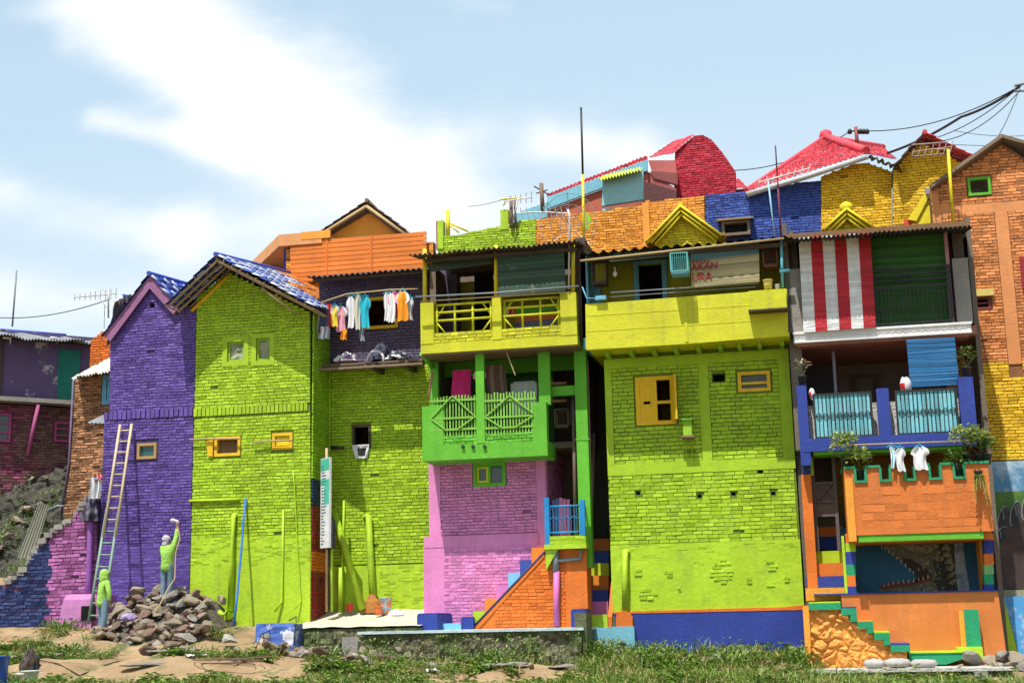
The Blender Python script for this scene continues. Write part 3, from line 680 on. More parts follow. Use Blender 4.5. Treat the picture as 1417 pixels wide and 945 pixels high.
post(HP, FP, 595, 606, 487, 562, .3, GREEN); post(HP, FP, 658.5, 670, 484, 613, dB+.01, GREEN); post(HP, FP, 745, 761, 481, 560, .7, GREEN)
MB().tube([FP.w(*FP.P(584, 489, .9), .9), FP.w(*FP.P(598, 507, .35), .35)], .07, 6).build('brace', GREEN, HP)
r_ = FP.R(797, 478, 812, 692, .55)
m = MB(); m.box(FP, (r_[0], r_[1]+.02, zb+1.8, zA), .25, .55); m.box(FP, (r_[0]-.02, r_[1]+.05, zA-2.3, zA-2.27), .24, .56); m.build('column', GREEN, HP)
r_ = FP.R(762, 534, 798, 547, .45); MB().box(FP, r_, .3, .45).build('cross_beam', GREEN, HP)
# picket screens of split bamboo
for x0, x1, yt0, yt1, yb, lb in ((595, 659, 550, 545, 608, 'split bamboo screen'), (670, 742, 545, 541, 604, '')):
    r_ = FP.R(x0, 545, x1, yb, dB-.02); n = round((r_[1]-r_[0])/.072); m = MB()
    for k in range(n):
        u = r_[0]+(r_[1]-r_[0])*(k+.5)/n; zt_ = FP.P(x0, yt0, dB)[1]; m.box(FP, (u-.017, u+.017, r_[2], zt_+rnd.uniform(-.02, .03)), dB-.04, dB-.02, 0, rnd.random())
    h = r_[3]-r_[2]; L = r_[1]-r_[0]
    for k in (.22, .47, .86): m.box(FP, (r_[0], r_[1], r_[2]+h*k-.025, r_[2]+h*k+.02), dB-.02, dB-.0)
    for a, b, c, e in ((.05, .5, .5, .95), (.5, .95, .95, .5), (.05, .45, .33, .22), (.62, .22, .95, .45)): m.tube([FP.w(r_[0]+L*a, r_[2]+h*b, dB+.01), FP.w(r_[0]+L*c, r_[2]+h*e, dB+.01)], .018, 5)
    m.build('picket_screen', paint('green_bamboo', (.22, .50, .06), per=.4), HP)
# slab with three pipe stubs
m = MB()
for x in (641, 655, 671): u, z = FP.P(x, 618, dB); m.tube([FP.w(u, z, dB-.02), FP.w(u, z, dB+.05)], .04, 8)
m.build('drain_stub', BLACKM, HP)
# yellow upper balcony
dY = 1.15; q4 = FP.R(582, 440, 799, 485, dY); yl, yr = q4[0], q4[1]
zy0, zy1, zy2 = FP.P(690, 482, dY)[1], FP.P(690, 468, dY)[1], FP.P(690, 455, dY)[1]; zyt = FP.P(690, 412, dY)[1]
m = MB(); m.box(FP, (yl, yr, zy0-.02, zy1-.03), .3, dY); m.box(FP, (yl+.3, yr-.35, zy1-.03, zy2), dY-.2, dY-.03)
m.bricks(FP, rect((yl+.3, yr-.35, zy1-.02, zy2)), [], d=dY-.03, H=.08, gap=.02)
pu = FP.R(681, 405, 694, 470, dY)
for a, b in ((yl, yl+.32), (pu[0], pu[1]), (yr-.38, yr)): m.box(FP, (a+.003, b-.003, zy1-.03, zyt), dY-.25, dY+.012)
m.box(FP, (yr-.15, yr-.02, zy1-.02, zyt-.05), .3, dY-.25)
m.build('balcony', CHAR, HP)
m = MB(); m.box(FP, (yl+.02, yr-.01, zy0-.06, zy0-.023), .2, dY-.02); m.build('balcony_underside', paint('brown_soffit', (.20, .12, .07), per=0), HP)
for a, b in ((yl+.32, pu[0]), (pu[1], yr-.38)):
    m = MB(); zt_, zb_ = zyt-.06, zy2
    for k in range(4): u = a+.05+(b-a-.1)*k/3; m.tube([FP.w(u, zb_, dY-.1), FP.w(u, zt_, dY-.1)], .028, 7)
    for z in (zt_, zt_-.18, zb_+(zt_-zb_)*.45): m.tube([FP.w(a, z, dY-.1), FP.w(b, z, dY-.1)], .03, 7)
    for (ua, za), (ub, zb2) in (((a+.05, zt_-.3), (a+.25, zt_)), ((b-.05, zt_-.3), (b-.25, zt_)), ((a+.05, zb_+.25), (a+.25, zb_)), ((b-.05, zb_+.25), (b-.25, zb_))): m.tube([FP.w(ua, za, dY-.1), FP.w(ub, zb2, dY-.1)], .02, 6)
    m.build('railing', CHAR, HP)
for x0, x1, y0 in ((584, 590, 350), (683.5, 688.5, 345), (790, 795, 340)):
    a, b = FP.P((x0+x1)/2, y0, dY-.05), FP.P((x0+x1)/2, 412, dY-.05); MB().tube([FP.w(b[0], zyt-.02, dY-.1), FP.w(a[0], a[1]+.1, dY-.1)], .05, 8).build('post', YPIPE, HP)
u = FP.P(797, 400, .9)[0]
MB().box(FP, (u-.02, u+.22, zyt-1.0, zB), -1, .8).build('side_screen', WOODD, HP)
# corrugated roof
l, r2 = FP.P(566, 352, 1.6), FP.P(800, 335, 1.6); zt_ = (l[1]+r2[1])/2
MB().sheet(FP.w(l[0]+.2, zt_+.55, -2.4), FP.w(r2[0]+.1, zt_+.55, -2.4), FP.w(r2[0], zt_, 1.6), FP.w(l[0], zt_, 1.6), 34, .03, tone=1, sag=.05).build('roof', RUST, HP)
m = MB()
for k in range(5): m.box(FP, (l[0]+.3, r2[0]-.1, zt_-.12+.12*k*.9, zt_-.04+.12*k*.9), 1.2-.8*k, 1.3-.8*k)
m.build('roof_beam', WOODD, HP)
BAM = paint('worn_green_bamboo_blind', (.035, .085, .05), wear=.8, wearcol=(.30, .26, .14), blotch=(.60, .68), per=.5, streak=.5, flake=2.2)
def blind(name, label, fr, pts, d, mat, nsl, mats=None, cat='blind', group=None, wav=.0):
    """pts: four pixel corners top-left, top-right, bottom-right, bottom-left; woven from slats"""
    c = [fr.P(x, y, d) for x, y in pts]; m = MB()
    for k in range(nsl):
        v0, v1 = k/nsl, (k+.9)/nsl
        f = lambda u, v: fr.w(c[0][0]*(1-u)*(1-v)+c[1][0]*u*(1-v)+c[3][0]*(1-u)*v+c[2][0]*u*v, c[0][1]*(1-u)*(1-v)+c[1][1]*u*(1-v)+c[3][1]*(1-u)*v+c[2][1]*u*v, d+rnd.uniform(-.006, .006)+wav*math.sin(u*12+v*4))
        ns = len(mats) if mats else 1
        for j in range(ns):
            a, b = j/ns, (j+1)/ns; p4 = [f(a, v1), f(b, v1), f(b, v0), f(a, v0)]; n_ = fr.n*.012; t = rnd.random()
            m.hexa([p-n_ for p in p4]+p4, j if mats else 0, t)
    return tag(m.build(name, mats or mat), label, cat, group)
blind('bamboo_blind', 'worn dark green bamboo blind hanging over the right half of the yellow balcony', FP, ((688, 345), (780, 337), (783, 402), (690, 409)), 1.25, BAM, 26)
blind('bamboo_blind', 'short plain dark green blind rolled high over the left half of the yellow balcony', FP, ((590, 352), (681, 346), (681, 365), (593, 377)), 1.0, paint('dark_green_blind', (.03, .06, .035), per=.3), 8)
# table cover striped green, orange and grey behind the railing
m = MB(); r_ = FP.R(713, 424, 782, 454, .5); hh = (r_[3]-r_[2])/3
for k in range(3): m.poly(FP, [(r_[0], r_[2]+hh*k), (r_[1], r_[2]+hh*k+.04), (r_[1], r_[2]+hh*(k+1)+.06), (r_[0], r_[2]+hh*(k+1))], .45, .5+.004*k, k)
tag(m.build('banner', [flat('slate_cloth', (.14, .14, .24), .8), flat('rust_cloth', (.60, .16, .05), .8), flat('leaf_cloth', (.12, .42, .04), .8)]), 'green, orange and slate striped sheet behind the yellow balcony railing', 'sheet')
garment('red and white cloth stuffed behind the yellow railing', FP, 697, 713, 424, 438, .8, [cR, cW], 'cloth', None, 'cloth')
tag(MB().tube([FP.w(*FP.P(575, 411, 1.45), 1.45), FP.w(*FP.P(690, 405, 1.45), 1.45), FP.w(*FP.P(801, 396, 1.45), 1.45)], .022, 7).build('drying_pole', GREYM), 'thin grey drying pole along the top of the yellow balcony', 'pole')
tag(MB().tube([FP.w(*FP.P(582, 417, 1.4), 1.4), FP.w(*FP.P(790, 404, 1.4), 1.4)], .016, 7).build('drying_pole', WOODL), 'thin pale second pole just under the grey drying pole', 'pole')
# laundry on green balcony
garment('magenta towel hanging inside the green balcony', FP, 625, 652, 512, 552, .2, [cM], 'towel', 'washing inside the green balcony', 'towel')
garment('pale pink shirt hanging behind the green middle post', FP, 655, 674, 510, 548, .2, [flat('pale_pink', (.7, .5, .48), .9)], 'shirt', 'washing inside the green balcony')
cBR = flat('brown_cloth', (.14, .085, .07), .9)
garment('long brown striped curtain inside the green balcony', FP, 672, 702, 505, 560, .15, [cBR, flat('tan_cloth', (.25, .17, .12), .9)], 'towel', 'washing inside the green balcony', 'curtain')
m = MB(); r_ = FP.R(707, 530, 743, 572, .1); m.box(FP, r_, -.35, .1); m.box(FP, (r_[0]+.05, r_[1]-.05, r_[3], r_[3]+.05), -.3, .05)
tag(m.build('cabinet', paint('dull_white_cabinet', (.42, .46, .45), per=0)), 'dull white cabinet standing behind the bamboo screen', 'cabinet')
tag(MB().tube([FP.w(*FP.P(700, 485, 1.0), 1.0), FP.w(*FP.P(705, 498, 1.0), 1.0), FP.w(*FP.P(711, 514, 1.0), 1.0), FP.w(*FP.P(713, 519, 1.0), 1.0)], .012, 5).build('string', WOODL), 'frayed pale string dangling from under the yellow balcony', 'string')
tag(MB().tube([FP.w(*FP.P(598, 515, .7), .7), FP.w(*FP.P(593, 552, .8), .8)], .03, 6).build('stick', paint('salmon_stick', (.5, .25, .16))), 'salmon wooden stick leaning in the left corner of the green balcony', 'stick')
# cages in the recess
def cage(label, fr, r, d, dep, mat, group='bird cages hanging in the balconies', floor=None, fill=None):
    u0, u1, z0, z1 = r; t = T('bird_cage', label, 'bird cage', fr.w((u0+u1)/2, z0, d-dep/2), group)
    m = MB()
    for z in (z0, z1): 
        for dd in (d, d-dep): m.box(fr, (u0, u1, z-.012, z+.012), dd-.012, dd+.012)
        for uu in (u0, u1): m.box(fr, (uu-.012, uu+.012, z-.011, z+.011), d-dep, d)
    for uu in (u0, u1):
        for dd in (d, d-dep): m.box(fr, (uu-.014, uu+.014, z0, z1), dd-.014, dd+.014)
    m.build('cage_frame', mat, t); m = MB(); n = max(5, int((u1-u0)/.045))
    for k in range(1, n):
        u = u0+(u1-u0)*k/n
        for dd in (d, d-dep): m.tube([fr.w(u, z0, dd), fr.w(u, z1, dd)], .005, 4)
    for k in range(1, 6): m.tube([fr.w(u1, z0, d-dep*k/6), fr.w(u1, z1, d-dep*k/6)], .005, 4); m.tube([fr.w(u0, z0, d-dep*k/6), fr.w(u0, z1, d-dep*k/6)], .005, 4)
    m.build('wire_bars', mat, t)
    MB().box(fr, (u0, u1, z0-.05, z0-.013), d-dep, d).build('cage_floor', floor or mat, t)
    if fill: MB().box(fr, (u0+.03, u1-.03, z0, z1), d-dep+.01, d-dep+.03).build('back_panel', fill, t)
    return t
cage('brown wooden bird cage in the dark recess above the pink and blue planks', FP, FP.R(768, 566, 786, 588, -.2), -.2, .35, WOOD)
for y0, lb in ((531, 'upper'), (555, 'lower')):
    a, b = FP.P(762, y0, -.1), FP.P(784, y0-1, -.1); m = MB().tube([FP.w(*a, -.1), FP.w(*b, -.1)], .04, 8).tube([FP.w(a[0]+.02, a[1]+.03, -.1), FP.w(a[0]+.06, a[1]+.04, -.1)], .045, 8)
    tag(m.build('lamp_tube', paint('bare_wood_tube', (.40, .22, .12))), lb+' of two short wooden tubes mounted beside the green cross beam', 'tube')
m = MB()
r_ = FP.R(764, 690, 789, 748, -.15); cols = []
for k in range(5): m.box(FP, (r_[0]+(r_[1]-r_[0])*k/5+.005, r_[0]+(r_[1]-r_[0])*(k+1)/5-.005, r_[2]-.1, r_[3]+rnd.uniform(-.03, .03)), -.2, -.15+.01*(k % 2), 0 if k < 2 else 1)
tag(m.build('plank_gate', [paint('slate_blue_plank', (.12, .14, .38)), PINK]), 'low gate of slate blue and pink planks behind the blue railing', 'gate')
tag(MB().tube([FP.w(*FP.P(793, 540, .1), .1), FP.w(*FP.P(797, 740, .15), .15)], .045, 8).build('pole', paint('grey_brown_pole', (.20, .15, .12))), 'grey brown pole standing left of the tall green column', 'pole')
# step platform with blue rail
dS = .95; r_ = FP.R(753, 741, 811, 759, dS); zs0, zs1 = r_[2], r_[3]
m = MB(); m.box(FP, (r_[0], r_[1], zs0, zs1-.18), -.1, dS); m.box(FP, (r_[0]+.08, r_[1]-.02, zs1-.18, zs1), -.1, dS-.06); m.poly(FP, [(r_[0]+.02, zs0), (r_[0]+.3, zs0), (r_[0]+.02, zs0-.45)], .6, dS-.05)
m.bricks(FP, rect((r_[0]+.09, r_[1]-.03, zs1-.18, zs1)), [], d=dS-.06, L=.4, H=.09, out=.008); m.build('landing', LIMEP, HP)
q4 = FP.R(753, 692, 809, 741, dS)
m = MB()
for k in range(11): u = interp(q4[0]+.12, q4[1]-.12, k/10); m.tube([FP.w(u, zs1+.08, dS-.1), FP.w(u, q4[3]-.12, dS-.1)], .008, 5)
for z in (zs1+.08, q4[3]-.12): m.tube([FP.w(q4[0], z, dS-.1), FP.w(q4[1], z, dS-.1)], .022, 7)
zz = q4[3]-.38; m.tube([FP.w(interp(q4[0], q4[1], k/24), zz+.03*math.sin(k*1.57), dS-.09) for k in range(25)], .01, 5)
for a, h in ((q4[0]+.05, .08), (q4[1]-.06, 0)): m.box(FP, (a-.055, a+.055, zs1-.2 if h else zs1, q4[3]+h), dS-.16, dS-.05)
m.tube([FP.w(q4[0]+.05, q4[3]-.12, dS-.1), FP.w(q4[0]+.05, q4[3]-.12, -.1)], .022, 7); m.tube([FP.w(q4[1]-.05, q4[3]-.12, dS-.1), FP.w(q4[1]-.05, q4[3]-.12, .5)], .022, 7)
m.build('railing', BPIPE, HP)
# orange wall under stairs and stairs (facing river)
dO = .75; A_ = FP.P(655, 867, dO); B_ = FP.P(753, 766, dO); zor = FP.P(735, 866, dO)[1]-.3; uo = FP.P(812, 800, dO)[0]; ztop = zs0-.01
ST = T('brick_staircase', 'outdoor stair with multicoloured steps climbing the orange wall to the blue railed landing', 'stairs', FP.w(A_[0]+1, zor, dO))
pol = [(A_[0], zor), (uo, zor), (uo, ztop), (B_[0], ztop), (A_[0], A_[1])]
m = MB(); m.wall(FP, pol, [], .05, dO-.03); m.bricks(FP, [(A_[0]+.5, zor+.2), (uo-.5, zor+.2), (uo-.5, ztop), (B_[0]+.2, ztop-.05), (A_[0]+.5, A_[1]+.35)], [], d=dO-.03, H=.076, out=.014, miss=.04)
m.poly(FP, [(A_[0], A_[1]+.02), (A_[0], A_[1]-.16), (B_[0], ztop-.14), (B_[0], ztop)], dO-.03, dO-.005); m.box(FP, (uo-.45, uo, zor, ztop), dO-.03, dO-.01)
m.build('stair_wall', ORAN, ST)
sc = [flat('step_'+n_, c_) for n_, c_ in (('lime', (.40, .60, .02)), ('orange', (.78, .22, .02)), ('pink', (.62, .18, .46)), ('light_blue', (.20, .52, .75)), ('dark_blue', (.03, .07, .35)))]
n = 6; du = (B_[0]-A_[0])/n; dz = (ztop-A_[1])/n
for k in range(n):
    c_ = sc[(0, 1, 2, 3, 4, 1)[k]]
    u0 = A_[0]+du*k-.02; zt_ = A_[1]+dz*(k+1)+.07
    MB().box(FP, (u0, u0+du+(.0 if k < n-1 else .02), A_[1]+dz*k-.35, zt_), .06, dO-.06+.001*k).build('step', c_, ST)
MB().tube([FP.w(A_[0]-.02, A_[1]-.02, dO-.01), FP.w(B_[0]+.02, ztop-.02, dO-.01)], .025, 6).build('edge_strip', NAVY, ST)
pipe('drain_pipe', 'pink drain pipe with grey top in front of the orange stair wall', [FP.w(*FP.P(770, 790, dO+.05), dO+.05), FP.w(*FP.P(770, 866, dO+.05), dO+.05)], .07, PPIPE)
a = FP.P(768.5, 760, dO+.05); b = FP.P(769.5, 791, dO+.05); m = MB().tube([FP.w(*a, dO+.05), FP.w(*b, dO+.05)], .075, 10); m.tube([FP.w(a[0], a[1]-.25, dO+.05), FP.w(a[0]+.55, a[1]-.22, dO+.05), FP.w(a[0]+.58, a[1]+.02, dO+.05)], .045, 8)
tag(m.build('pipe_branch', GREYM), 'grey branching pipe under the lime landing above the pink pipe', 'pipe')
# blue base blocks
def blk(label, fr, x0, y0, x1, y1, d0, d1, mt, cat='block', bev=0):
    r_ = fr.R(x0, y0, x1, y1, d1); m = MB(); u0, u1, z0, z1 = r_; n = 8
    m.box(fr, (u0, u1, z0-.15, z1-.03), d0, d1); m.box(fr, (u0+.02, u1-.02, z1-.03, z1), d0, d1-.02)
    return tag(m.build('block', mt), label, cat)
blk('blue painted block at the left foot of the pink wall', FP, 577, 848, 605, 873, .0, 1.35, BLUE)
blk('small blue block at the foot of the multicoloured steps', FP, 638, 853, 655, 870, .1, .85, BLUE)
blk('low light blue slab between two blue blocks at the pink wall', FP, 605, 862, 638, 871, .05, .9, CYAN, 'slab')
blk('blue block at the right end of the terrace by the alley', FP, 790, 842, 811, 869, .8, 1.5, BLUE)
# stone terrace
TE = T('stone_terrace', 'mossy stone terrace wall carrying the pink house and its stair', 'terrace', W(690, 920, -2))
u0, u1 = F(-2).P(500, 890)[0], F(-2).P(806, 890)[0]; zt_ = F(-2).P(690, 873)[1]
def rough_wall(name, x0, x1, z0, z1, y, depth, mat, par=None, amp=.10, nu=90, nv=14, seed=1):
    def g(u, v):
        q_ = Vector((x0+(x1-x0)*u, 0, z0+(z1-z0)*v)); k = min(1, (1-v)*6)
        c1_ = mnoise.cell(q_*3.2+Vector((seed, 0, 0)))
        return (q_.x, y-amp*(.6*mnoise.noise(q_*2.2)+.9*abs(mnoise.noise(q_*6))+.35*c1_)*k, q_.z)
    m = MB().grid(g, nu, nv, tf=lambda i, j: rnd.random()); fr = F(y); m.box(fr, (x0, x1, z0, z1-.01), -depth, -.05)
    return m.build(name, mat, par)
rough_wall('retaining_wall', u0, u1, .2, zt_, -2.05, 2.2, MOSS, TE)
m = MB(); m.box(F(-2.1), (u0-.05, u1+.05, zt_-.01, zt_+.045), -2.1, .03); m.build('paving', paint('pale_blue_concrete', (.45, .58, .60), wear=.7, wearcol=(.5, .48, .42), per=0, bs=4), TE)
m = MB(); m.box(F(-2), (u1-.15, u1+.1, .3, zt_+.35), -.7, .02); m.build('corner_stone', MOSS, TE)
# ================================================================== ALLEY STEPS
SA = T('alley_stairs', 'narrow stair of multicoloured steps in the dark alley beside the big lime wall', 'stairs', W(828, 890, -.2))
rows = [(745, 762, 1), (762, 779, 4), (779, 796, 0), (796, 816, 1), (816, 832, 4), (832, 850, 2), (850, 869, 0)]
Yk = [1.6, 1.35, 1.1, .85, .6, .35, .1]
for (y0, y1, c_), Y in zip(rows, Yk):
    r_ = F(Y).R(817.5+(y0-745)*-.05, y0, 843-(y0-745)*.02, y1); MB().box(F(Y), (r_[0], r_[1], r_[2]-.25, r_[3]), -.35, 0).build('step', sc[c_], SA)
m = MB(); a, b = F(.0).P(842, 869), F(1.7).P(843, 745); ua = a[0]
m.hexa([(ua, -.02, a[1]), (ua+.09, -.02, a[1]), (ua+.09, 1.7, b[1]), (ua, 1.7, b[1]), (ua, -.02, a[1]+.25), (ua+.09, -.02, a[1]+.25), (ua+.09, 1.7, b[1]+.1), (ua, 1.7, b[1]+.1)]); m.build('stringer', ORAN, SA)
r_ = F(-.35).R(810, 868, 878, 890); m = MB(); m.box(F(-.35), (r_[0], r_[1]-.05, r_[2]-.1, r_[3]), -.5, 0); m.box(F(-.35), ((r_[0]+r_[1])/2+.06, r_[1], r_[2]-.1, r_[3]+.02), -.45, .02); m.build('base_step', LBLU if 0 else CYAN, SA)
r_ = F(-.25).R(853, 845, 876, 885); m = MB(); u0, u1, z0, z1 = r_
m.poly(F(-.25), [(u0, z0), (u1, z0), (u1, z1-.15), (u1-.06, z1-.04), (u1-.15, z1), (u0+.12, z1), (u0+.03, z1-.05), (u0, z1-.14)], -.12, .06)
tag(m.build('end_post', [ORAN]), 'small round topped orange post beside the light blue step', 'post')
# dark alley walls
m = MB(); uA0, uA1 = F(2.6).P(806, 600)[0], F(2.6).P(850, 600)[0]
m.box(F(2.6), (uA0, uA1, 1, 9.5), -.2, 0)
tag(m.build('alley_wall', paint('dark_alley_wall', (.05, .055, .03), per=0, wear=.6, wearcol=(.12, .13, .08))), 'dark wall closing the narrow alley', 'wall')  # very dark base tone with slightly paler blotches
m = MB().tube([W(812, 500, .1), W(816, 640, .1), W(817, 742, .1)], .04, 7); tag(m.build('drain_pipe', PPIPE), 'thin pink pipe running down the alley edge beside the green column', 'pipe')
tag(MB().tube([W(822, 600, .9), W(818, 740, .6)], .035, 7).build('pole', WOOD), 'weathered pole leaning inside the dark alley', 'pole')

# ================================================================== BIG LIME HOUSE
YI = -.1; FI = F(YI); Pi = FI.P
HI = T('brick_house', 'wide lime brick house with blue base and long yellow top balcony', 'house', W(980, 905, YI))
ul, ur = Pi(841.5, 660)[0], Pi(1103, 680)[0]
zb, zt_ = Pi(980, 905)[1]-.4, Pi(980, 482)[1]
ws = FI.R(880, 521, 935, 588); wf = FI.R(1021, 514, 1066, 542); wh = FI.R(986, 517, 1003, 528)
holes4 = [FI.R(x-3, y-2, x+3, y+2.5) for x, y in ((883, 682), (968, 686), (1015, 683), (1070, 682), (1052, 652))]
zl = Pi(980, 750)[1]; zbl = Pi(980, 845)[1]; zband = Pi(980, 645)[1]
m = MB(); m.wall(FI, rect((ul, ur, zb, zt_)), [ws, wf, wh]+holes4, -.25, 0)
um = Pi(975, 560)[0]
m.bricks(FI, rect((ul+.16, ur-.25, zband+.13, zt_-.35)), [grow(ws, .04), grow(wf, .04), grow(wh, .01), (um-.1, um+.12, zband, zt_)], H=.092, L=.23, gap=.02, out=.024)
m.bricks(FI, rect((ul, ur-.04, zl, zband-.13)), [grow(h, .02) for h in holes4], H=.088, L=.23, gap=.015)
m.box(FI, (ul, ur, zband-.13, zband+.13), -.01, .034); m.box(FI, (ul, ul+.16, zband+.131, zt_-.351), -.01, .03); m.box(FI, (ur-.25, ur, zband+.131, zt_-.351), -.01, .03); m.box(FI, (um-.1, um+.12, zband+.131, zt_-.351), -.01, .03)
m.box(FI, (ul, ur, zt_-.35, zt_-.12), -.01, .036)
m.wall(FI, rect((ul, ur, zbl, zl)), [], -.01, .03, 1)
m.bricks(FI, rect((ul, ur-.04, zl-.22, zl)), [], H=.088, L=.23, d=.004, miss=.45); m.bricks(FI, rect((ul, ur-.04, zl-.5, zl-.22)), [], H=.088, L=.23, d=.002, miss=.85)
for cx_, cy_, rx_, ry_ in ((997, 790, 17, 16), (1066, 783, 9, 7), (1089, 802, 5, 5), (1066, 808, 6, 4), (1037, 803, 5, 5), (926, 794, 7, 5), (884, 793, 6, 5), (895, 822, 15, 8), (940, 815, 4, 4)):
    u, z = Pi(cx_, cy_); ru, rz = rx_/60, ry_/60
    pts = [(u+ru*math.cos(a*.7)*rnd.uniform(.7, 1.15), z+rz*math.sin(a*.7)*rnd.uniform(.7, 1.15)) for a in range(9)]
    m.bricks(FI, pts, [], d=.016, H=.08, L=.2, gap=.022, out=.03, miss=.12)
m.build('wall', [LIME, LIMEP], HI)
m = MB(); m.wall(FI, rect((ul+.04, ur+.1, zb, zbl)), [], -.2, .06); m.bricks(FI, rect((ul+1.9, ur+.1, zb, Pi(980, 888)[1])), [], d=.05, out=.02, miss=.06); m.build('blue_base', BLUE, HI)
m = MB(); m.poly(FI, [(ul+.04, zbl-.02), (ur+.08, zbl-.02), (ur+.08, zbl+.09), (ur-.4, zbl+.05), (ul+.04, zbl+.025)], .0, .07); m.build('orange_line', ORAN, HI)
fo = window(HI, FI, ws, .02, YEL, None, w=.09, cv=(.5,), ch=(.46,))
m = MB(); u0, u1 = ws[0]+.09, (ws[0]+ws[1])/2-.03
m.box(FI, (u0, u1, ws[2]+.09, ws[3]-.09), -.02, .03); m.box(FI, (u0+.09, u1-.09, ws[2]+.2, ws[3]-.2), .03, .042); m.build('shutter', YEL, fo)
fh = Fr((ws[1]-.1, YI-.03), (.35, -.94)); m = MB(); m.box(fh, (0, .42, ws[2]+.06, ws[3]-.03), -.02, .02); m.build('shutter', YEL, fo)
fo = window(HI, FI, wf, .02, YEL, paint('hazy_pane', (.09, .11, .09), rough=.2, per=0, wear=.5, wearcol=(.2, .2, .17)), w=.075, ch=(.42,), proud=.02)
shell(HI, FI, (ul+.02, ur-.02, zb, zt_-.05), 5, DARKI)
# joists
for x in (843, 876, 907, 937, 968, 998, 1024, 1052, 1083):
    r_ = FI.R(x-2.5, 483, x+3, 492, .1); MB().box(FI, (r_[0], r_[1], zt_-.14, zt_-.005), -.2, .55).build('joist', LIME2, HI)
# yellow ledge: front panel
dL = 1.0; a, b, c, e = [FI.P(x, y, dL) for x, y in ((810, 421), (1089, 400), (1092, 465), (811, 484))]
zt1, zb1 = (a[1]+b[1])/2, (c[1]+e[1])/2
m = MB(); m.poly(FI, [(a[0], a[1]), (b[0], b[1]), (c[0]-.02, c[1]+.0), (interp(e[0], c[0], .8), interp(e[1], c[1], .8)), (interp(e[0], c[0], .5), interp(e[1], c[1], .5)-.02), (e[0], e[1])], dL-.1, dL)
for k in (.38, .72): zz = interp(zb1, zt1, k); m.box(FI, (a[0]+.01, c[0]-.03, zz-.006, zz+.006), dL, dL+.006)
for k in (.5,): uu = interp(a[0], b[0], k); m.box(FI, (uu-.03, uu+.03, zb1+.03, zt1-.03), dL, dL+.015)
m.box(FI, (a[0]+.01, b[0], zb1+.02, zb1+.12), -1.4, dL-.1)
m.build('balcony_parapet', paint('yellow_cement_board', (.60, .60, .012), wear=.6, wearcol=(.35, .33, .03), streak=.5, blotch=(.58, .7), per=0), HI)
u0, u1, z0, z1 = FI.R(1036, 401, 1088, 427, dL+.35)
m = MB(); m.box(FI, (u0, u1, z0, z1), dL+.01, dL+.35); m.box(FI, (u0-.02, u1+.02, z0-.035, z0-.001), dL+.01, dL+.37, 1); m.build('planter_box', [CHAR, WOODD], HI)
# upper storey
zf, zr = zb1+.13, Pi(950, 345, .3)[1]
uL, uR2 = FI.P(806, 380, .3)[0], FI.P(1092, 370, .3)[0]
m = MB(); dr = FI.R(885, 366, 917, 440, -.5); m.wall(FI, rect((uL, uR2, zf, zr+.3)), [(dr[0], dr[1], zf+.02, dr[3])], -.62, -.5)
for x in (832, 848, 872, 926, 945): u = FI.P(x, 380, -.5)[0]; m.box(FI, (u-.02, u+.02, zf, zr+.2), -.5, -.47)
for y in (385, 405): z = Pi(880, y, -.5)[1]; m.box(FI, (uL, dr[0]-.12, z-.02, z+.02), -.5, -.475); m.box(FI, (dr[1]+.12, uR2, z-.02, z+.02), -.5, -.475)
m.build('upper_wall', OLIV, HI)
frame_mb(FI, (dr[0]-.12, dr[1]+.12, zf+.01, dr[3]+.14), .12, -.6, -.44).build('door_frame', LBLU, HI)
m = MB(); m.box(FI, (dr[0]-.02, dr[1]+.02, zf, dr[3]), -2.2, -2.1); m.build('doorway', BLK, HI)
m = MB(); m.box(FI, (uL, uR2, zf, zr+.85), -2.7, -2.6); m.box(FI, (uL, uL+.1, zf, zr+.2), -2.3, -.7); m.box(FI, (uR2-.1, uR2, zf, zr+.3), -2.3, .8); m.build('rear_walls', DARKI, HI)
r_ = FI.R(804, 352, 818, 412, .4); m = MB(); m.box(FI, (r_[0], r_[0]+.16, zf, zr+.05), -.5, .4); m.box(FI, (r_[0]+.161, r_[1]+.1, zf, zr), -.45, -.3); m.build('side_panel', LBLU, HI)
r_ = FI.R(843, 347, 940, 357, .75); m = MB(); m.poly(FI, [(r_[0], r_[2]-.03), (r_[1], r_[2]+.02), (r_[1], r_[3]), (r_[0], r_[3]-.02)], .7, .75); m.build('eave_board', paint('pale_blue_board', (.30, .45, .52), per=0), HI)
l, r2 = FI.P(803, 353, 1.25), FI.P(1096, 326, 1.25); zz = (l[1]+r2[1])/2
MB().sheet(FI.w(l[0], zz+.7, -2.6), FI.w(r2[0], zz+.7, -2.6), FI.w(r2[0], zz+.02, 1.25), FI.w(l[0], zz, 1.25), 20, .035, tone=1, sag=.04).build('roof', paint('blackened_sheet', (.03, .028, .026), wear=.4), HI)
m = MB()
for k in range(5): m.box(FI, (l[0]+.1, r2[0]-.1, zz-.14+.13*k, zz-.05+.13*k), 1.0-.8*k, 1.08-.8*k)
m.build('roof_beam', WOODD, HI)
tag(MB().tube([FI.w(*FI.P(803, 361, 1.35), 1.35), FI.w(*FI.P(1085, 330, 1.35), 1.35)], .025, 7).build('gutter_pole', WOODL), 'thin pale pole running under the dark roof edge over the yellow balcony', 'pole')
tag(MB().tube([FI.w(*FI.P(845, 405, .9), .9), FI.w(*FI.P(1050, 392, .9), .9)], .016, 6).tube([FI.w(*FI.P(845, 411, .9), .9), FI.w(*FI.P(1045, 397, .9), .9)], .01, 6).build('railing', GREYM), 'thin metal rail above the long yellow parapet', 'railing')
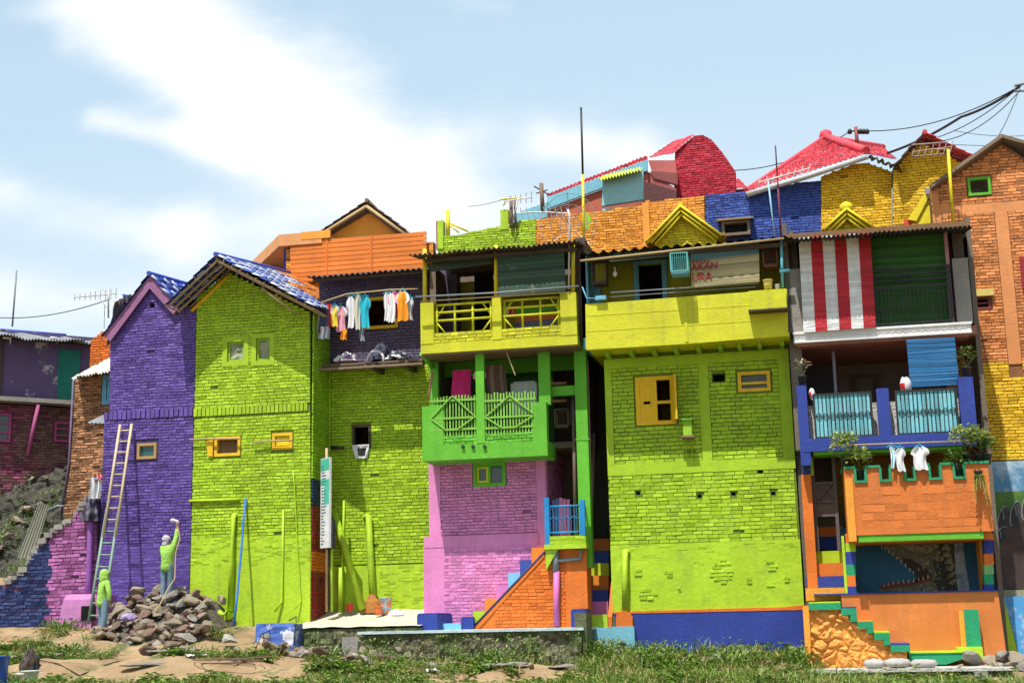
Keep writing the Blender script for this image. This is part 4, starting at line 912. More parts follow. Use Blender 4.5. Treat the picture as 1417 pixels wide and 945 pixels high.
# blind with red lettering
bo = blind('bamboo_blind', 'cream bamboo blind with light blue top and faded red lettering', FI, ((955, 347), (1050, 336), (1051, 390), (957, 398)), .95, paint('cream_bamboo', (.46, .40, .22), per=.5, wear=.6, wearcol=(.3, .27, .12)), 22)
me = bo.data; me.materials.append(paint('light_blue_bamboo', (.16, .36, .46), per=.4))
for p_ in me.polygons:
    if p_.index//6 < 6: p_.material_index = 1
def lettering(txt, fr, px, py, hpx, d, mat, parent, shear=.12, name='lettering', italic=0, sx=1.):
    cu = bpy.data.curves.new('txt', 'FONT'); cu.body = txt; cu.size = 1; cu.extrude = .01; cu.offset = .02; cu.shear = shear
    ob = bpy.data.objects.new('txt', cu); COL.objects.link(ob); bpy.context.view_layer.update()
    me = bpy.data.meshes.new_from_object(ob.evaluated_get(bpy.context.evaluated_depsgraph_get()))
    bpy.data.objects.remove(ob); u, z = fr.P(px, py, d); h = abs(fr.P(px, py-hpx, d)[1]-z)
    k = h/.7; vs = [fr.w(u+v.co.x*k*sx, z+v.co.y*k+v.co.x*k*.02, d+v.co.z*.5) for v in me.vertices]
    m = MB(); m.v = [tuple(v) for v in vs]
    for p_ in me.polygons: m.face(list(p_.vertices), 0, .5)
    o = m.build(name, mat, None); bpy.data.meshes.remove(me)
    if parent: w_ = o.location.copy(); o.parent = parent; o.location = w_-parent.location
    return o
RI = paint('faded_red_ink', (.35, .03, .02), per=0, wear=.8, wearcol=(.45, .3, .2))
lettering('AKAN', FI, 956, 374.5, 9, .97, RI, bo, sx=1.0); lettering('URA', FI, 957, 387.5, 9, .97, RI, bo, sx=1.05)
m = MB()
for k, x in enumerate((958, 963, 968, 973, 978)): u, z = FI.P(x, 362, .975); m.poly(FI, [(u, z-.04), (u+.03, z-.04), (u+.06, z+.04), (u+.03, z+.04)], .967, .975)
o = m.build('lettering', RI, None); w_ = o.location.copy(); o.parent = bo; o.location = w_-bo.location
cage('square turquoise wire bird cage hanging in front of the lettered blind', FI, FI.R(928, 350, 951, 375, 1.45), 1.45, .4, flat('turquoise_wire', (.12, .42, .40), .4), floor=LBLU)
cage('dark brown bird cage at the left end of the long yellow balcony', FI, FI.R(819, 360, 838, 390, .7), .7, .35, WOODD, fill=OLIV)
cage('reddish brown bird cage beside the light blue pipe', FI, FI.R(1056, 340, 1075, 366, .9), .9, .35, paint('red_brown_cage', (.16, .06, .035)), fill=WOODD)
m = MB(); a, b = FI.P(1081, 330, 1.05), FI.P(1083, 398, 1.05); m.tube([FI.w(*a, 1.05), FI.w(*b, 1.05)], .035, 8); m.tube([FI.w(a[0]-.08, interp(a[1], b[1], .67), 1.06), FI.w(a[0]+.14, interp(a[1], b[1], .66), 1.06)], .045, 8)
tag(m.build('water_pipe', flat('sky_pipe', (.12, .42, .50), .4)), 'light blue water pipe with a crosswise valve at the right of the yellow balcony', 'pipe')
bucket('paint_can', 'yellow splashed paint can standing on the small yellow box', FI.w(*FI.P(1063, 400, 1.2), 1.2), .10, .2, paint('yellow_can', (.6, .5, .12), wear=.8, wearcol=(.7, .7, .7), per=0, flake=7))
bucket('paint_can', 'small grey can right of the yellow paint can', FI.w(*FI.P(1076, 400, 1.2), 1.2), .05, .1, flat('grey_can', (.4, .42, .42), .4))
tag(MB().lathe(FI.w(*FI.P(851, 377, .6), .6), [(.02, -.1), (.05, -.06), (.05, 0), (.02, .02), (.02, .12)], 10).build('light_bulb', cW), 'bare white light bulb hanging above the olive boards', 'bulb')
m = MB(); a = FI.P(824, 413, dL+.06); m.box(FI, (a[0], a[0]+.24, a[1]-.04, a[1]+.05), dL-.03, dL+.1); m.tube([FI.w(a[0], a[1], dL+.05), FI.w(a[0]-.2, a[1]+.02, dL+.05), FI.w(a[0]-.3, a[1]+.3, dL)], .015, 6)
tag(m.build('cable_reel', LBLU), 'small pale blue tube with cable on the left end of the yellow parapet', 'cable')
# meter box
MBX = T('meter_box', 'green painted electricity meter box sticking out below the yellow shuttered window', 'box', FI.w(*FI.P(951, 604, .2), .2))
r_ = FI.R(945, 581, 957, 602, .3); MB().box(FI, r_, .02, .28).build('box', LIME2, MBX); MB().box(FI, (r_[0]-.02, r_[1]+.02, r_[3], r_[3]+.03), .0, .34).build('lid', GREEN, MBX); MB().box(FI, (r_[0]-.05, r_[1]+.05, r_[2]-.05, r_[2]-.001), .0, .3).build('shelf', WOOD, MBX)
MB().tube([FI.w(r_[0]+.03, r_[2]-.05, .05), FI.w(r_[0]+.03, r_[2]-.5, .04)], .012, 5).tube([FI.w(r_[1]-.03, r_[2]-.05, .05), FI.w(r_[1]-.03, r_[2]-.5, .04)], .012, 5).build('conduit', LIME, MBX)
pipe('drain_pipe', 'lime painted pipe with elbow on the plaster of the big lime wall', [FI.w(*FI.P(x, y, d), d) for x, y, d in ((867, 763, .02), (865, 763, .09), (865, 800, .12), (865, 846, .12))], .075, LIMEP, elbow=True)
pipe('conduit_pipe', 'dark conduit running down the corner between the lime and striped blind houses', [W(1091, 405, -.4), W(1098, 480, -.3), W(1101, 560, -.2)], .04, BLACKM)
# ================================================================== STRIPED BLIND HOUSE
YJ = -.9; FJ = F(YJ); Pj = FJ.P
HJ = T('balcony_house', 'tall open balcony house with blue middle floor and orange castle balcony', 'house', W(1230, 910, YJ))
xl, xr = Pj(1100, 460)[0], Pj(1338, 452)[0]
zb = Pj(1250, 925)[1]-.3
z_top = Pj(1220, 322)[1]; z_band0, z_band1 = Pj(1220, 469)[1], Pj(1220, 454)[1]
z_bl0, z_bl1 = Pj(1232, 615)[1], Pj(1232, 600)[1]
z_c = Pj(1260, 742, 1.)[1]; z_m = Pj(1265, 821)[1]
# floors, back and side walls
ceil_m = paint('rose_soffit', (.32, .13, .10), per=0)
m = MB(); m.box(FJ, (xl, xr+.3, zb, z_top+.7), -3.2, -3.05); m.box(FJ, (xl+.0, xl+.1, z_c, z_top+.3), -3.05, -.35); m.box(FJ, (xr+.2, xr+.3, zb, z_top+.3), -3.05, -.35)
m.box(FJ, (Pi(1100, 500)[0]-.1, xl+.12, zb, z_top), -3.1, -.9); m.box(FJ, (Pi(1100, 500)[0]-.1, xl+.12, z_bl0, z_top), -.9, -.3)
m.build('rear_walls', paint('dim_brown_wall', (.16, .13, .10), per=0), HJ)
m = MB(); m.box(FJ, (xl+.1, xr+.2, z_band0, z_band1-.05), -3.05, -.05); m.build('upper_floor', ceil_m, HJ)
m = MB(); m.box(FJ, (xl+.1, xr+.2, z_bl0+.02, z_bl1-.02), -3.05, -.2); m.build('middle_floor', ceil_m, HJ)
# decorated white band
m = MB(); a0, a1 = Pj(1098, 460, .1)[0], Pj(1344, 455, .1)[0]
m.box(FJ, (a0, a1, z_band0, z_band1), -.1, .10); m.box(FJ, (a0-.02, a1+.02, z_band1-.05, z_band1), .10, .14); m.box(FJ, (a0-.01, a1+.01, z_band0, z_band0+.035), .10, .13)
k = 0; u = a0+.05; zc = (z_band0+z_band1)/2
while u < a1-.18:
    m.tube([FJ.w(u+.13*q/6, zc+.035*math.sin(math.pi*q/6)-.02, .105) for q in range(7)], .014, 5); u += .155
m.build('ornament_band', WHITE, HJ)
MB().box(FJ, (a0+.05, a1-.05, z_band0-.06, z_band0-.001), -.3, .02).build('soffit_strip', ceil_m, HJ)
# columns of the top floor
r_ = FJ.R(1095, 372, 1110, 462, .0); MB().box(FJ, (r_[0], r_[1], z_band1, r_[3]), -.3, .0).build('column', CEM, HJ)
r_ = FJ.R(1321, 357, 1343, 449, .0); MB().box(FJ, (r_[0], r_[1], z_band1, r_[3]), -.35, .0).build('column', CEM, HJ)
r_ = FJ.R(1318, 320, 1333, 357, -.1); MB().box(FJ, (r_[0], r_[1], r_[2], z_top), -.3, -.1).build('corner_post', WOODD, HJ)
r_ = FJ.R(1097, 325, 1103, 372, -.1); MB().box(FJ, (r_[0]-.02, r_[1], r_[2], z_top), -.3, -.1).build('corner_post', WOODD, HJ)
r_ = FJ.R(1311, 320, 1316, 450, .03); MB().box(FJ, (r_[0], r_[1], z_band1, z_top-.02), -.03, .03).build('post', paint('dusty_pink_post', (.45, .22, .25), per=0), HJ)
# roof
l, r2 = FJ.P(1089, 333, .9), FJ.P(1346, 311, .9); zz = (l[1]+r2[1])/2
MB().sheet(FJ.w(l[0], zz+.75, -3.4), FJ.w(r2[0], zz+.75, -3.4), FJ.w(r2[0], zz, .9), FJ.w(l[0], zz, .9), 40, .03, tone=1, sag=.03).build('roof', paint('sooty_sheet', (.05, .045, .04), wear=.5, wearcol=(.12, .09, .06), per=.3), HJ)
MB().box(FJ, (xl-.1, xr+.2, z_top-.02, z_top+.1), -.05, .1).build('roof_beam', paint('brown_beam', (.22, .11, .04)), HJ)
m = MB()
for k in range(4): m.box(FJ, (xl-.1, xr+.25, z_top+.14*k+.12, z_top+.14*k+.19), -.1-.8*k-.7, -.1-.8*k-.6)
m.build('purlin', WOODD, HJ)
# blinds
rdb, whb = paint('red_blind_stripe', (.55, .015, .03), per=.25, wear=.3, wearcol=(.35, .06, .07)), paint('white_blind_stripe', (.82, .82, .82), per=.2, wear=.3, wearcol=(.5, .49, .5))
blind('striped_blind', 'big roll-down blind of red and white vertical stripes', FJ, ((1105, 329), (1204, 322), (1212, 453), (1112, 460)), .2, whb, 44, [whb, rdb, whb, rdb, whb, rdb])
blind('bamboo_blind', 'wide plain green blind behind the black railing', FJ, ((1200, 323), (1311, 317), (1314, 452), (1206, 456)), -.12, paint('leaf_green_blind', (.035, .16, .02), per=.4, wear=.3, streak=.3), 40)
r_ = FJ.R(1208, 371, 1318, 452, .12); rl = T('iron_railing', 'black iron railing with a diamond ornament in front of the green blind', 'railing', FJ.w((r_[0]+r_[1])/2, z_band1, .1))
hh = r_[3]-z_band1; m = MB()
for z in (z_band1+.06, z_band1+hh*.68, z_band1+hh*.80, z_band1+hh*.9, r_[3]): m.box(FJ, (r_[0], r_[1], z-.018, z+.018), .09, .13)
for u in (r_[0], r_[1]-.05): m.box(FJ, (u, u+.05, z_band1+.001, r_[3]+.03), .08, .14)
m.build('rails', BLACKM, rl); m = MB(); n = 19
for k in range(1, n): u = interp(r_[0], r_[1], k/n); m.box(FJ, (u-.011, u+.011, z_band1+.06, z_band1+hh*.68), .10, .125)
m.build('bars', BLACKM, rl)
uc, zc = interp(r_[0], r_[1], .42), z_band1+hh*.80; m = MB(); pts = [(-.2, 0), (0, .1), (.2, 0), (0, -.1), (-.2, 0)]
m.tube([FJ.w(uc+a, zc+b, .14) for a, b in pts], .018, 6); m.tube([FJ.w(uc+a*.5, zc+b*.5, .14) for a, b in pts], .012, 6); m.build('diamond', BLACKM, rl)
# middle floor
blind('bamboo_blind', 'bright blue bamboo blind half lowered over the middle balcony', FJ, ((1254, 470), (1321, 467), (1328, 532), (1260, 536)), .1, paint('blue_bamboo', (.01, .16, .40), per=.4, wear=.2), 26)
r_ = FJ.R(1153, 480, 1157, 552, -.6); MB().box(FJ, (r_[0], r_[1], z_bl1, z_band0-.1), -.66, -.6).build('post', paint('grey_violet_post', (.20, .18, .22), per=0), HJ)
r_ = FJ.R(1118, 478, 1128, 545, -2.9); MB().box(FJ, (r_[0]-.1, r_[1]+.5, z_bl1, r_[3]), -3.04, -2.9).build('inner_door', paint('dim_slate_door', (.06, .07, .09), per=0), HJ)
r_ = FJ.R(1180, 516, 1218, 600, -2.9); frame_mb(FJ, (r_[0], r_[1], z_bl1, r_[3]), .1, -3.04, -2.95).build('door_frame', paint('dim_brown_frame', (.08, .06, .05), per=0), HJ)
# blue frame
dJ = .35
for x0, x1, y0, y1, dd in ((1105, 1119, 533, 640, .22), (1215, 1232, 537, 612, .2), (1329, 1350, 521, 612, .25)):
    r_ = FJ.R(x0, y0, x1, y1, dJ); MB().box(FJ, (r_[0], r_[1], z_bl0 if x0 > 1110 else z_bl0-.4, r_[3]), dJ-dd, dJ).build('blue_post', BLUE, HJ)
a0, a1 = Pj(1108, 610, dJ)[0], Pj(1352, 604, dJ)[0]
zq0, zq1 = Pj(1232, 620, dJ)[1], Pj(1232, 602, dJ)[1]
MB().box(FJ, (a0+.03, a1-.02, zq0, zq1), -.2, dJ+.01).build('blue_beam', BLUE, HJ)
MB().box(FJ, (a0+.25, a1-.3, zq0-.07, zq0-.002), -.3, dJ-.05).build('green_soffit', GREEN, HJ)
MB().box(FJ, (a0+.2, a1-.2, zq1, zq1+.75), .0, .05).build('parapet', CONC, HJ)
CYB = paint('cyan_bamboo', (.18, .50, .58), per=.35)
for x0, x1, y0, y1, lb in ((1128, 1206, 545, 603, 'cyan slatted fence panel with a row of black rings, left of the blue middle post'), (1242, 1324, 540, 598, 'cyan slatted fence panel with a row of black rings, under the bright blue blind')):
    r_ = FJ.R(x0, y0, x1, y1, dJ); g_ = T('fence_panel', lb, 'fence panel', FJ.w(r_[0], r_[2], dJ), 'cyan fence panels of the middle balcony'); n = 14; m = MB(); g = (r_[1]-r_[0])/n
    for k in range(n):
        t = rnd.random(); u = r_[0]+g*k; m.poly(FJ, [(u+.008, r_[2]), (u+g*.80, r_[2]), (u+g*.9-.004*k % .02, (r_[2]+r_[3])/2), (u+g*.80, r_[3]), (u+.008, r_[3])], dJ-.045, dJ-.03, 0, t)
    m.build('slats', CYB, g_); MB().box(FJ, r_, dJ-.09, dJ-.07).build('backing', paint('dark_teal_sheet', (.02, .08, .10), per=0), g_)
    frame_mb(FJ, grow(r_, .03), .035, dJ-.05, dJ, (.5,), (), .025).build('panel_frame', BLACKM, g_); m = MB(); zc = (r_[2]+r_[3])/2; N = 8
    for k in range(N):
        u = interp(r_[0], r_[1], (k+.5)/N); m.tube([FJ.w(u+.05*math.cos(a*.628), zc+.05*math.sin(a*.628), dJ-.01) for a in range(11)], .010, 5, cap=False)
        if k: m.tube([FJ.w(interp(r_[0], r_[1], (k-.5)/N)+.05, zc, dJ-.01), FJ.w(u-.05, zc, dJ-.01)], .010, 5)
    m.build('ring_row', BLACKM, g_)
for x0, y0, x1, y1, d, mt, lb in ((1245, 522, 1262, 545, .05, cW, 'white sack with red print tucked beside the bright blue blind'), (1119, 538, 1128, 553, .2, cW, 'small white bag squeezed behind the left blue post')):
    r_ = FJ.R(x0, y0, x1, y1, d); m = MB(); c = FJ.w((r_[0]+r_[1])/2, r_[2], d); a, h = (r_[1]-r_[0])/2, r_[3]-r_[2]
    m.grid(lambda u, v: c+Vector((a*math.cos(u*6.283)*(math.sin(v*3.0)**.4 if v > 0 else .3), .12*math.sin(u*6.283)*(math.sin(v*3.0)**.4 if v > 0 else .3), h*v+.04*mnoise.noise((u*5, v*3, x0)))), 14, 8, sm=True)
    for k in range(len(m.m)): m.m[k] = 1 if 35 < k < 75 and 6 < k % 14 < 10 else 0
    tag(m.build('sack', [mt, cR]), lb, 'sack')
# lower floor interior behind castle balcony
FB = F(YJ-1.1); Pb = FB.P
m = MB(); r_ = FJ.R(1165, 618, 1345, 700, -1.2); m.box(FJ, (r_[0]-.2, xr+.2, z_c, z_bl0), -1.35, -1.2); m.bricks(FJ, (rect((r_[0]-.2, xr+.2, z_c+.6, z_bl0-.05))), [], d=-1.2); m.build('inner_wall', paint('dim_ochre_wall', (.22, .14, .01)), HJ)
# left strip with stair door
FD = F(YJ+.1); Pd = FD.P
r_ = FD.R(1113, 657, 1127, 812); xa, xb = r_[0], FD.P(1160, 720)[0]
MB().box(FD, (xa, r_[1]-.0, r_[2]-.35, FD.P(1119, 657)[1]), -.25, .12).build('orange_pillar', ORAN, HJ)
r2_ = FD.R(1109, 639, 1118, 658); MB().box(FD, (r2_[0], r_[1], r2_[2], r2_[3]+.1), -.25, .1).build('navy_pillar', NAVY, HJ)
r3_ = FD.R(1118.5, 639, 1121.5, 658); MB().box(FD, (r_[1], r_[1]+.06, r3_[2], r3_[3]+.1), -.2, .06).build('lime_strip', LIME, HJ)
xe = FD.P(1168, 720)[0]
for y0, y1, mt, d, x0 in ((762, 779, LIME, -.25, 1127), (779, 797, ORAN, -.05, 1117), (797, 813, BLUE, .1, 1116), (813, 829, ORAN2, .3, 1115)):
    q_ = FD.R(x0, y0, 1169, y1, d); MB().box(FD, (q_[0], xe+.08, q_[2]-.02, q_[3]), d-.5, d, 0).build('step', mt, HJ)
m = MB(); q_ = FD.R(1124, 624, 1162, 762, -1.2); m.box(FD, (q_[0]-.3, q_[1]+.5, q_[2]-.3, q_[3]+.3), -1.5, -1.4); m.build('inner_dark_wall', DARKI, HJ)
for y0, y1, mt in ((716, 729, DARKI), (729, 742, ORAN), (742, 760, BLUE)): q_ = FD.R(1127, y0, 1160, y1, -.9); MB().box(FD, (q_[0], q_[1]+.1, q_[2], q_[3]), -1.3, -.9).build('inner_step', mt, HJ)
m = MB(); q_ = FD.R(1125, 622, 1159, 762, -.1); w5 = .07; zX0, zX1 = FD.P(1142, 694, -.1)[1], FD.P(1142, 668, -.1)[1]; zX2 = FD.P(1142, 713, -.1)[1]
m.box(FD, (q_[0], q_[0]+w5, q_[2], q_[3]), -.14, -.08); m.box(FD, (q_[1]-w5, q_[1], q_[2], q_[3]), -.14, -.08)
for z in (zX0, zX1, zX2): m.box(FD, (q_[0]+w5, q_[1]-w5, z-.025, z+.025), -.135, -.085)
m.tube([FD.w(q_[0]+w5, zX0, -.09), FD.w(q_[1]-w5, zX1, -.09)], .022, 5); m.tube([FD.w(q_[0]+w5, zX1, -.1), FD.w(q_[1]-w5, zX0, -.1)], .022, 5)
gt = tag(m.build('gate', paint('grey_brown_gate', (.12, .09, .09))), 'narrow brown wooden gate with a crossed brace beside the orange pillar', 'gate')
o = MB().box(FD, (q_[0]+w5, q_[1]-w5, zX2-.02, zX1), -.16, -.137).build('board', paint('brown_board', (.15, .10, .085)), None); w_ = o.location.copy(); o.parent = gt; o.location = w_-gt.location
# castle balcony, projecting
d = 0; rb = FB.R(1170, 660, 1370, 738); bl, br = FB.P(1171, 700)[0], FB.P(1372, 700)[0]
zc0 = FB.P(1265, 738)[1]; zc1 = FB.P(1265, 665)[1]; zm1 = FB.P(1265, 645)[1]
pts = []; mer = [(1168, 1181), (1199, 1216), (1233, 1250), (1267, 1284), (1303, 1318), (1336, 1374)]; U_ = [(FB.P(a, 650)[0], FB.P(b, 650)[0]) for a, b in mer]; U_[0] = (bl, U_[0][1]); U_[-1] = (U_[-1][0], br)
pol = [(bl, zc0), (br, zc0)]
for a, b in U_[::-1]: pol += [(b, zm1), (a, zm1)] + ([(a, zc1)] if a > bl+.01 else []) ; 
fix = [(bl, zc0), (br, zc0)]
for k in range(len(U_)-1, -1, -1):
    a, b = U_[k]
    if k < len(U_)-1: fix.append((b, zc1))
    fix += [(b, zm1), (a, zm1)]
    if k: fix.append((a, zc1))
m = MB()
m.box(FB, (bl, br, zc0, zc1), -.14, 0)
for a, b in U_: m.box(FB, (a, b, zc1, zm1), -.14, 0)
FBs = Fr((bl, FB.o.y), (0, 1)); FBr = Fr((br, FB.o.y), (0, 1))
m.box(FBs, (.14, 1.1, zc0, zc1), -.0, .13, 0); m.box(FBs, (.14, 1.1, zc1, zm1), -.0, .13, 0)
m.box(FBr, (.14, 1.1, zc0, zm1), -.13, 0)
m.bricks(FB, rect((bl+.3, br-.2, zc0+.12, zc1-.1)), [], d=-.008, L=.42, H=.17, gap=.012, out=.014, jit=.6)
m.box(FB, (bl+.02, br-.02, zc0-.14, zc0-.002), -1.75, -.15)
m.build('castle_parapet', paint('castle_orange', (.70, .19, .03), wear=.4, bump=.5), HJ)
m = MB(); e = .05
for k, (a, b) in enumerate(U_):
    m.box(FB, (a-(.03 if k else 0), b+.03, zm1, zm1+e), -.18, .04)
    if k: m.box(FB, (a-.05, a-.001, zc1+e, zm1-.001), -.17, .035)
    if k < 5: m.box(FB, (b+.001, b+.05, zc1+e, zm1-.001), -.17, .035); m.box(FB, (b+.001, U_[k+1][0]-.001, zc1, zc1+e-.001), -.18, .04)
m.box(FBs, (.2, 1.1, zm1, zm1+e), -.04, .17); m.box(FBr, (.2, 1.1, zm1, zm1+e), -.17, .04)
m.build('crenel_trim', TRIM, HJ)
zg0 = FB.P(1265, 744)[1]; MB().box(FB, (bl+.2, br-.2, zg0-.05, zc0-.003), -.13, -.02).build('green_edge', GREEN, HJ)
MB().box(FB, (bl-.0, bl+.16, zc0-.12, zc1+.1), -.02, .03).build('orange_edge', ORAN2, HJ)
# niche with reptile mural
FN = F(YJ-.5); FW = F(YJ+.5)
nl, nr = FW.P(1183, 780)[0], FW.P(1352, 780)[0]; nz0, nz1 = FN.P(1265, 821)[1], FB.P(1265, 744)[1]+.1
mur = paint('mural_blue', (.006, .11, .20), per=0, wear=.8, wearcol=(.003, .05, .10), blotch=(.35, .7), flake=.7, bump=.1, streak=0)
m = MB(); m.box(FW, (nl-.3, nr+.35, nz0-.4, z_c+.3), -.15, 0); m.build('niche_wall', mur, HJ)
Pw = FW.P
def mp(pts, d0, mt, par, name):
    """painted shape on the niche wall from photo pixels"""
    m = MB(); m.poly(FW, [Pw(x, y) for x, y in pts], d0, d0+.003); return m.build(name, mt, par)
MU = T('reptile_mural', 'mural of a gaping toothed reptile head on the blue niche wall', 'mural', FW.w(*Pw(1265, 815), .01))
skinm = paint('scaly_olive', (.10, .10, .055), per=0, wear=1, wearcol=(.30, .29, .18), blotch=(.54, .62), flake=12, bump=.2, streak=0)
darkm = paint('mouth_dark', (.03, .02, .015), per=0, wear=.5, wearcol=(.10, .05, .02), flake=6); tooth = flat('ivory_paint', (.45, .40, .28)); hil = paint('pale_scale', (.28, .26, .15), per=0, wear=.8, wearcol=(.08, .08, .04), flake=10, blotch=(.48, .55))
greym = paint('grey_white_paint', (.35, .40, .45), per=0, wear=.8, wearcol=(.08, .16, .25), flake=5, blotch=(.45, .6)); redm = flat('gum_red', (.12, .03, .02))
mp([(1215, 743), (1235, 739), (1330, 739), (1330, 818), (1215, 818), (1218, 811), (1238, 806), (1262, 804), (1268, 797), (1262, 789), (1250, 778), (1237, 768), (1225, 757), (1214, 751)], .002, skinm, MU, 'head')
mp([(1250, 771), (1262, 774), (1282, 786), (1290, 796), (1266, 806), (1268, 797), (1262, 789), (1250, 778)], .006, darkm, MU, 'mouth')
mp([(1216, 810), (1238, 804), (1262, 803), (1290, 797), (1292, 803), (1262, 810), (1220, 815)], .006, redm, MU, 'lower_gum')
mp([(1216, 744), (1232, 741), (1250, 745), (1266, 754), (1280, 757), (1296, 750), (1300, 756), (1284, 765), (1262, 763), (1244, 752), (1226, 748), (1217, 750)], .006, hil, MU, 'brow_ridge')
mp([(1262, 741), (1330, 739), (1330, 818), (1300, 818), (1292, 803), (1296, 795), (1290, 776), (1303, 764), (1290, 752), (1272, 752)], .004, paint('dark_scales', (.025, .03, .018), per=0, wear=1, wearcol=(.20, .21, .14), blotch=(.56, .62), flake=16, streak=0), MU, 'neck')
for k_ in range(7): mp([(1302+k_*4, 744+k_*9), (1306+k_*4, 742+k_*9), (1318, 752+k_*9.5), (1300+k_*2, 752+k_*9)], .0085, hil, MU, 'scale_highlight')
mp([(1320, 739), (1331, 739), (1336, 780), (1342, 818), (1326, 818), (1322, 790)], .007, greym, MU, 'neck_stripe')
m = MB()
for x, y, l in ((1219, 755, 6), (1224, 757, 6), (1229, 761, 7), (1234, 765, 7), (1240, 770, 7), (1246, 775, 8), (1252, 780, 8), (1258, 786, 8), (1263, 790, 7), (1270, 786, 6), (1277, 784, 6)): m.poly(FW, [Pw(x, y), Pw(x+2.2, y), Pw(x+.8, y+l*.8)], .0095, .0125)
for x, y, l in ((1222, 811, -5), (1228, 810, -6), (1235, 808, -7), (1242, 807, -7), (1249, 806, -8), (1256, 806, -8), (1263, 805, -7), (1270, 803, -7), (1276, 802, -8), (1283, 800, -8)): m.poly(FW, [Pw(x, y), Pw(x+2.2, y), Pw(x+1.3, y+l*.8)], .0095, .0125)
m.build('teeth', tooth, MU)
m = MB(); u, z = Pw(1300, 773); m.poly(FW, [(u+.09*math.cos(a*.5), z+.05*math.sin(a*.5)) for a in range(12)], .008, .011); m.poly(FW, [(u+.02*math.cos(a), z+.045*math.sin(a)) for a in range(6)], .013, .016, 1); m.build('eye', [flat('eye_gold', (.25, .20, .05)), BLACKM], MU)
# side pillars with stripes
def striped(fr, x0, x1, ys, mats_, par, dd=.3, name='striped_pillar'):
    for (a, b), mt in zip(zip(ys, ys[1:]), mats_):
        r_ = fr.R(x0, a, x1, b); s0 = fr.P((x0+x1)/2, a)[1]; s1 = fr.P((x0+x1)/2, b)[1]; MB().box(fr, (r_[0], r_[1], s1, s0), -dd, 0).build(name, mt, par)
striped(FN, 1170, 1184, (738, 751, 763, 781, 796, 811, 822), [ORAN, LIME, BLUE, TRIM, ORAN, BLUE], HJ)
striped(FN, 1362, 1375, (738, 747, 766, 781, 794, 808, 820), [ORAN, BLUE, ORAN, paint('mint_paint', (.20, .45, .16)), TRIM, BLUE], HJ)
q_ = FN.R(1169, 741, 1171.5, 822); MB().box(FN, (q_[0]-.03, q_[0]+.02, q_[2], q_[3]), -.3, .01).build('lime_strip', YLIME, HJ)
m = MB(); m.box(FN, (FN.P(1362, 780)[0]-.02, FN.P(1362, 780)[0]+.02, nz0, nz1-.1), -1, -.31); m.build('niche_side', ORAN2, HJ)
# orange wall below
FL = F(YJ-.55); Pl = FL.P
ll, lr = Pl(1170, 860)[0], Pl(1386, 850)[0]; lz1 = Pl(1280, 820)[1]; lz0 = zb
m = MB(); m.poly(FL, [(ll-.05, lz0), (lr+.05, lz0), (lr-.03, lz1), (ll-.05, lz1)], -.6, 0); m.build('orange_base', paint('base_orange', (.66, .20, .04), wear=.2, bump=.25, per=0), HJ)
MB().box(FL, (ll-.6, lr, lz1, lz1+.03), -.5, .03).build('blue_ledge', BLUE, HJ)
r_ = FL.R(1333, 843, 1356, 895, .25); MB().box(FL, (r_[0]+.04, r_[1], r_[2], r_[3]), .0, .25).build('green_pier', TRIM, HJ); MB().box(FL, (r_[0]-.06, r_[0]+.038, r_[2], r_[3]-.02), .0, .2).build('orange_pier_side', ORAN2, HJ)
r_ = FL.R(1325, 895, 1360, 905, .5); MB().box(FL, (r_[0], r_[1], r_[2]-.1, r_[3]), .0, .5).build('lime_kerb', YLIME, HJ)
u0, u1 = FL.P(1258, 908, .6)[0], FL.P(1345, 908, .6)[0]; z0, z1 = FL.P(1300, 919, .6)[1], FL.P(1300, 903, .6)[1]
m = MB(); m.poly(FL, [(u0, z0), (u1-.5, z0), (u1-.1, z0+.12), (u1, z1)]+[(u0, z1)], .0, .6); m.build('green_kerb', TRIM, HJ); MB().box(FL, (u0, u1, z1, z1+.03), .0, .62).build('lime_kerb_top', YLIME, HJ)
# zigzag stair with stone textured side
FT = F(YJ-1.45); Pt = FT.P
SZ = T('stone_staircase', 'orange rough stone stair with green stepped edging at the right corner', 'stairs', W(1190, 915, YJ-1.4))
steps = [(1121, 1163, 831, 839), (1163, 1185, 839, 858), (1185, 1208, 858, 874), (1208, 1231, 874, 891), (1231, 1259, 891, 904)]
pol = [Pt(1121, 925), Pt(1259, 925)]; zx = []
zbz = Pt(1190, 927)[1]
sw = [(Pt(x1, y)[0], Pt(1190, y)[1]) for x1, y in ((1163, 833), (1185, 841), (1208, 860), (1231, 876), (1259, 893))]
pol = [(Pt(1121, 870)[0], zbz), (sw[-1][0]-.05, zbz)]
prev = None
for k in range(len(sw)-1, -1, -1): pol += [(sw[k][0]-.08, sw[k][1]), ((sw[k-1][0]-.08) if k else Pt(1121, 870)[0], sw[k][1])]
x0_ = Pt(1121, 870)[0]
def zst(u):
    for a, z in sw:
        if u < a-.06: return z
    return sw[-1][1]
m = MB()
for k, (a, z) in enumerate(sw):
    p0 = x0_ if not k else sw[k-1][0]-.06
    m.box(FT, (p0, a-.06, zbz, z-.02), -1.0, -.09)
m.build('core', ORAN2, SZ)
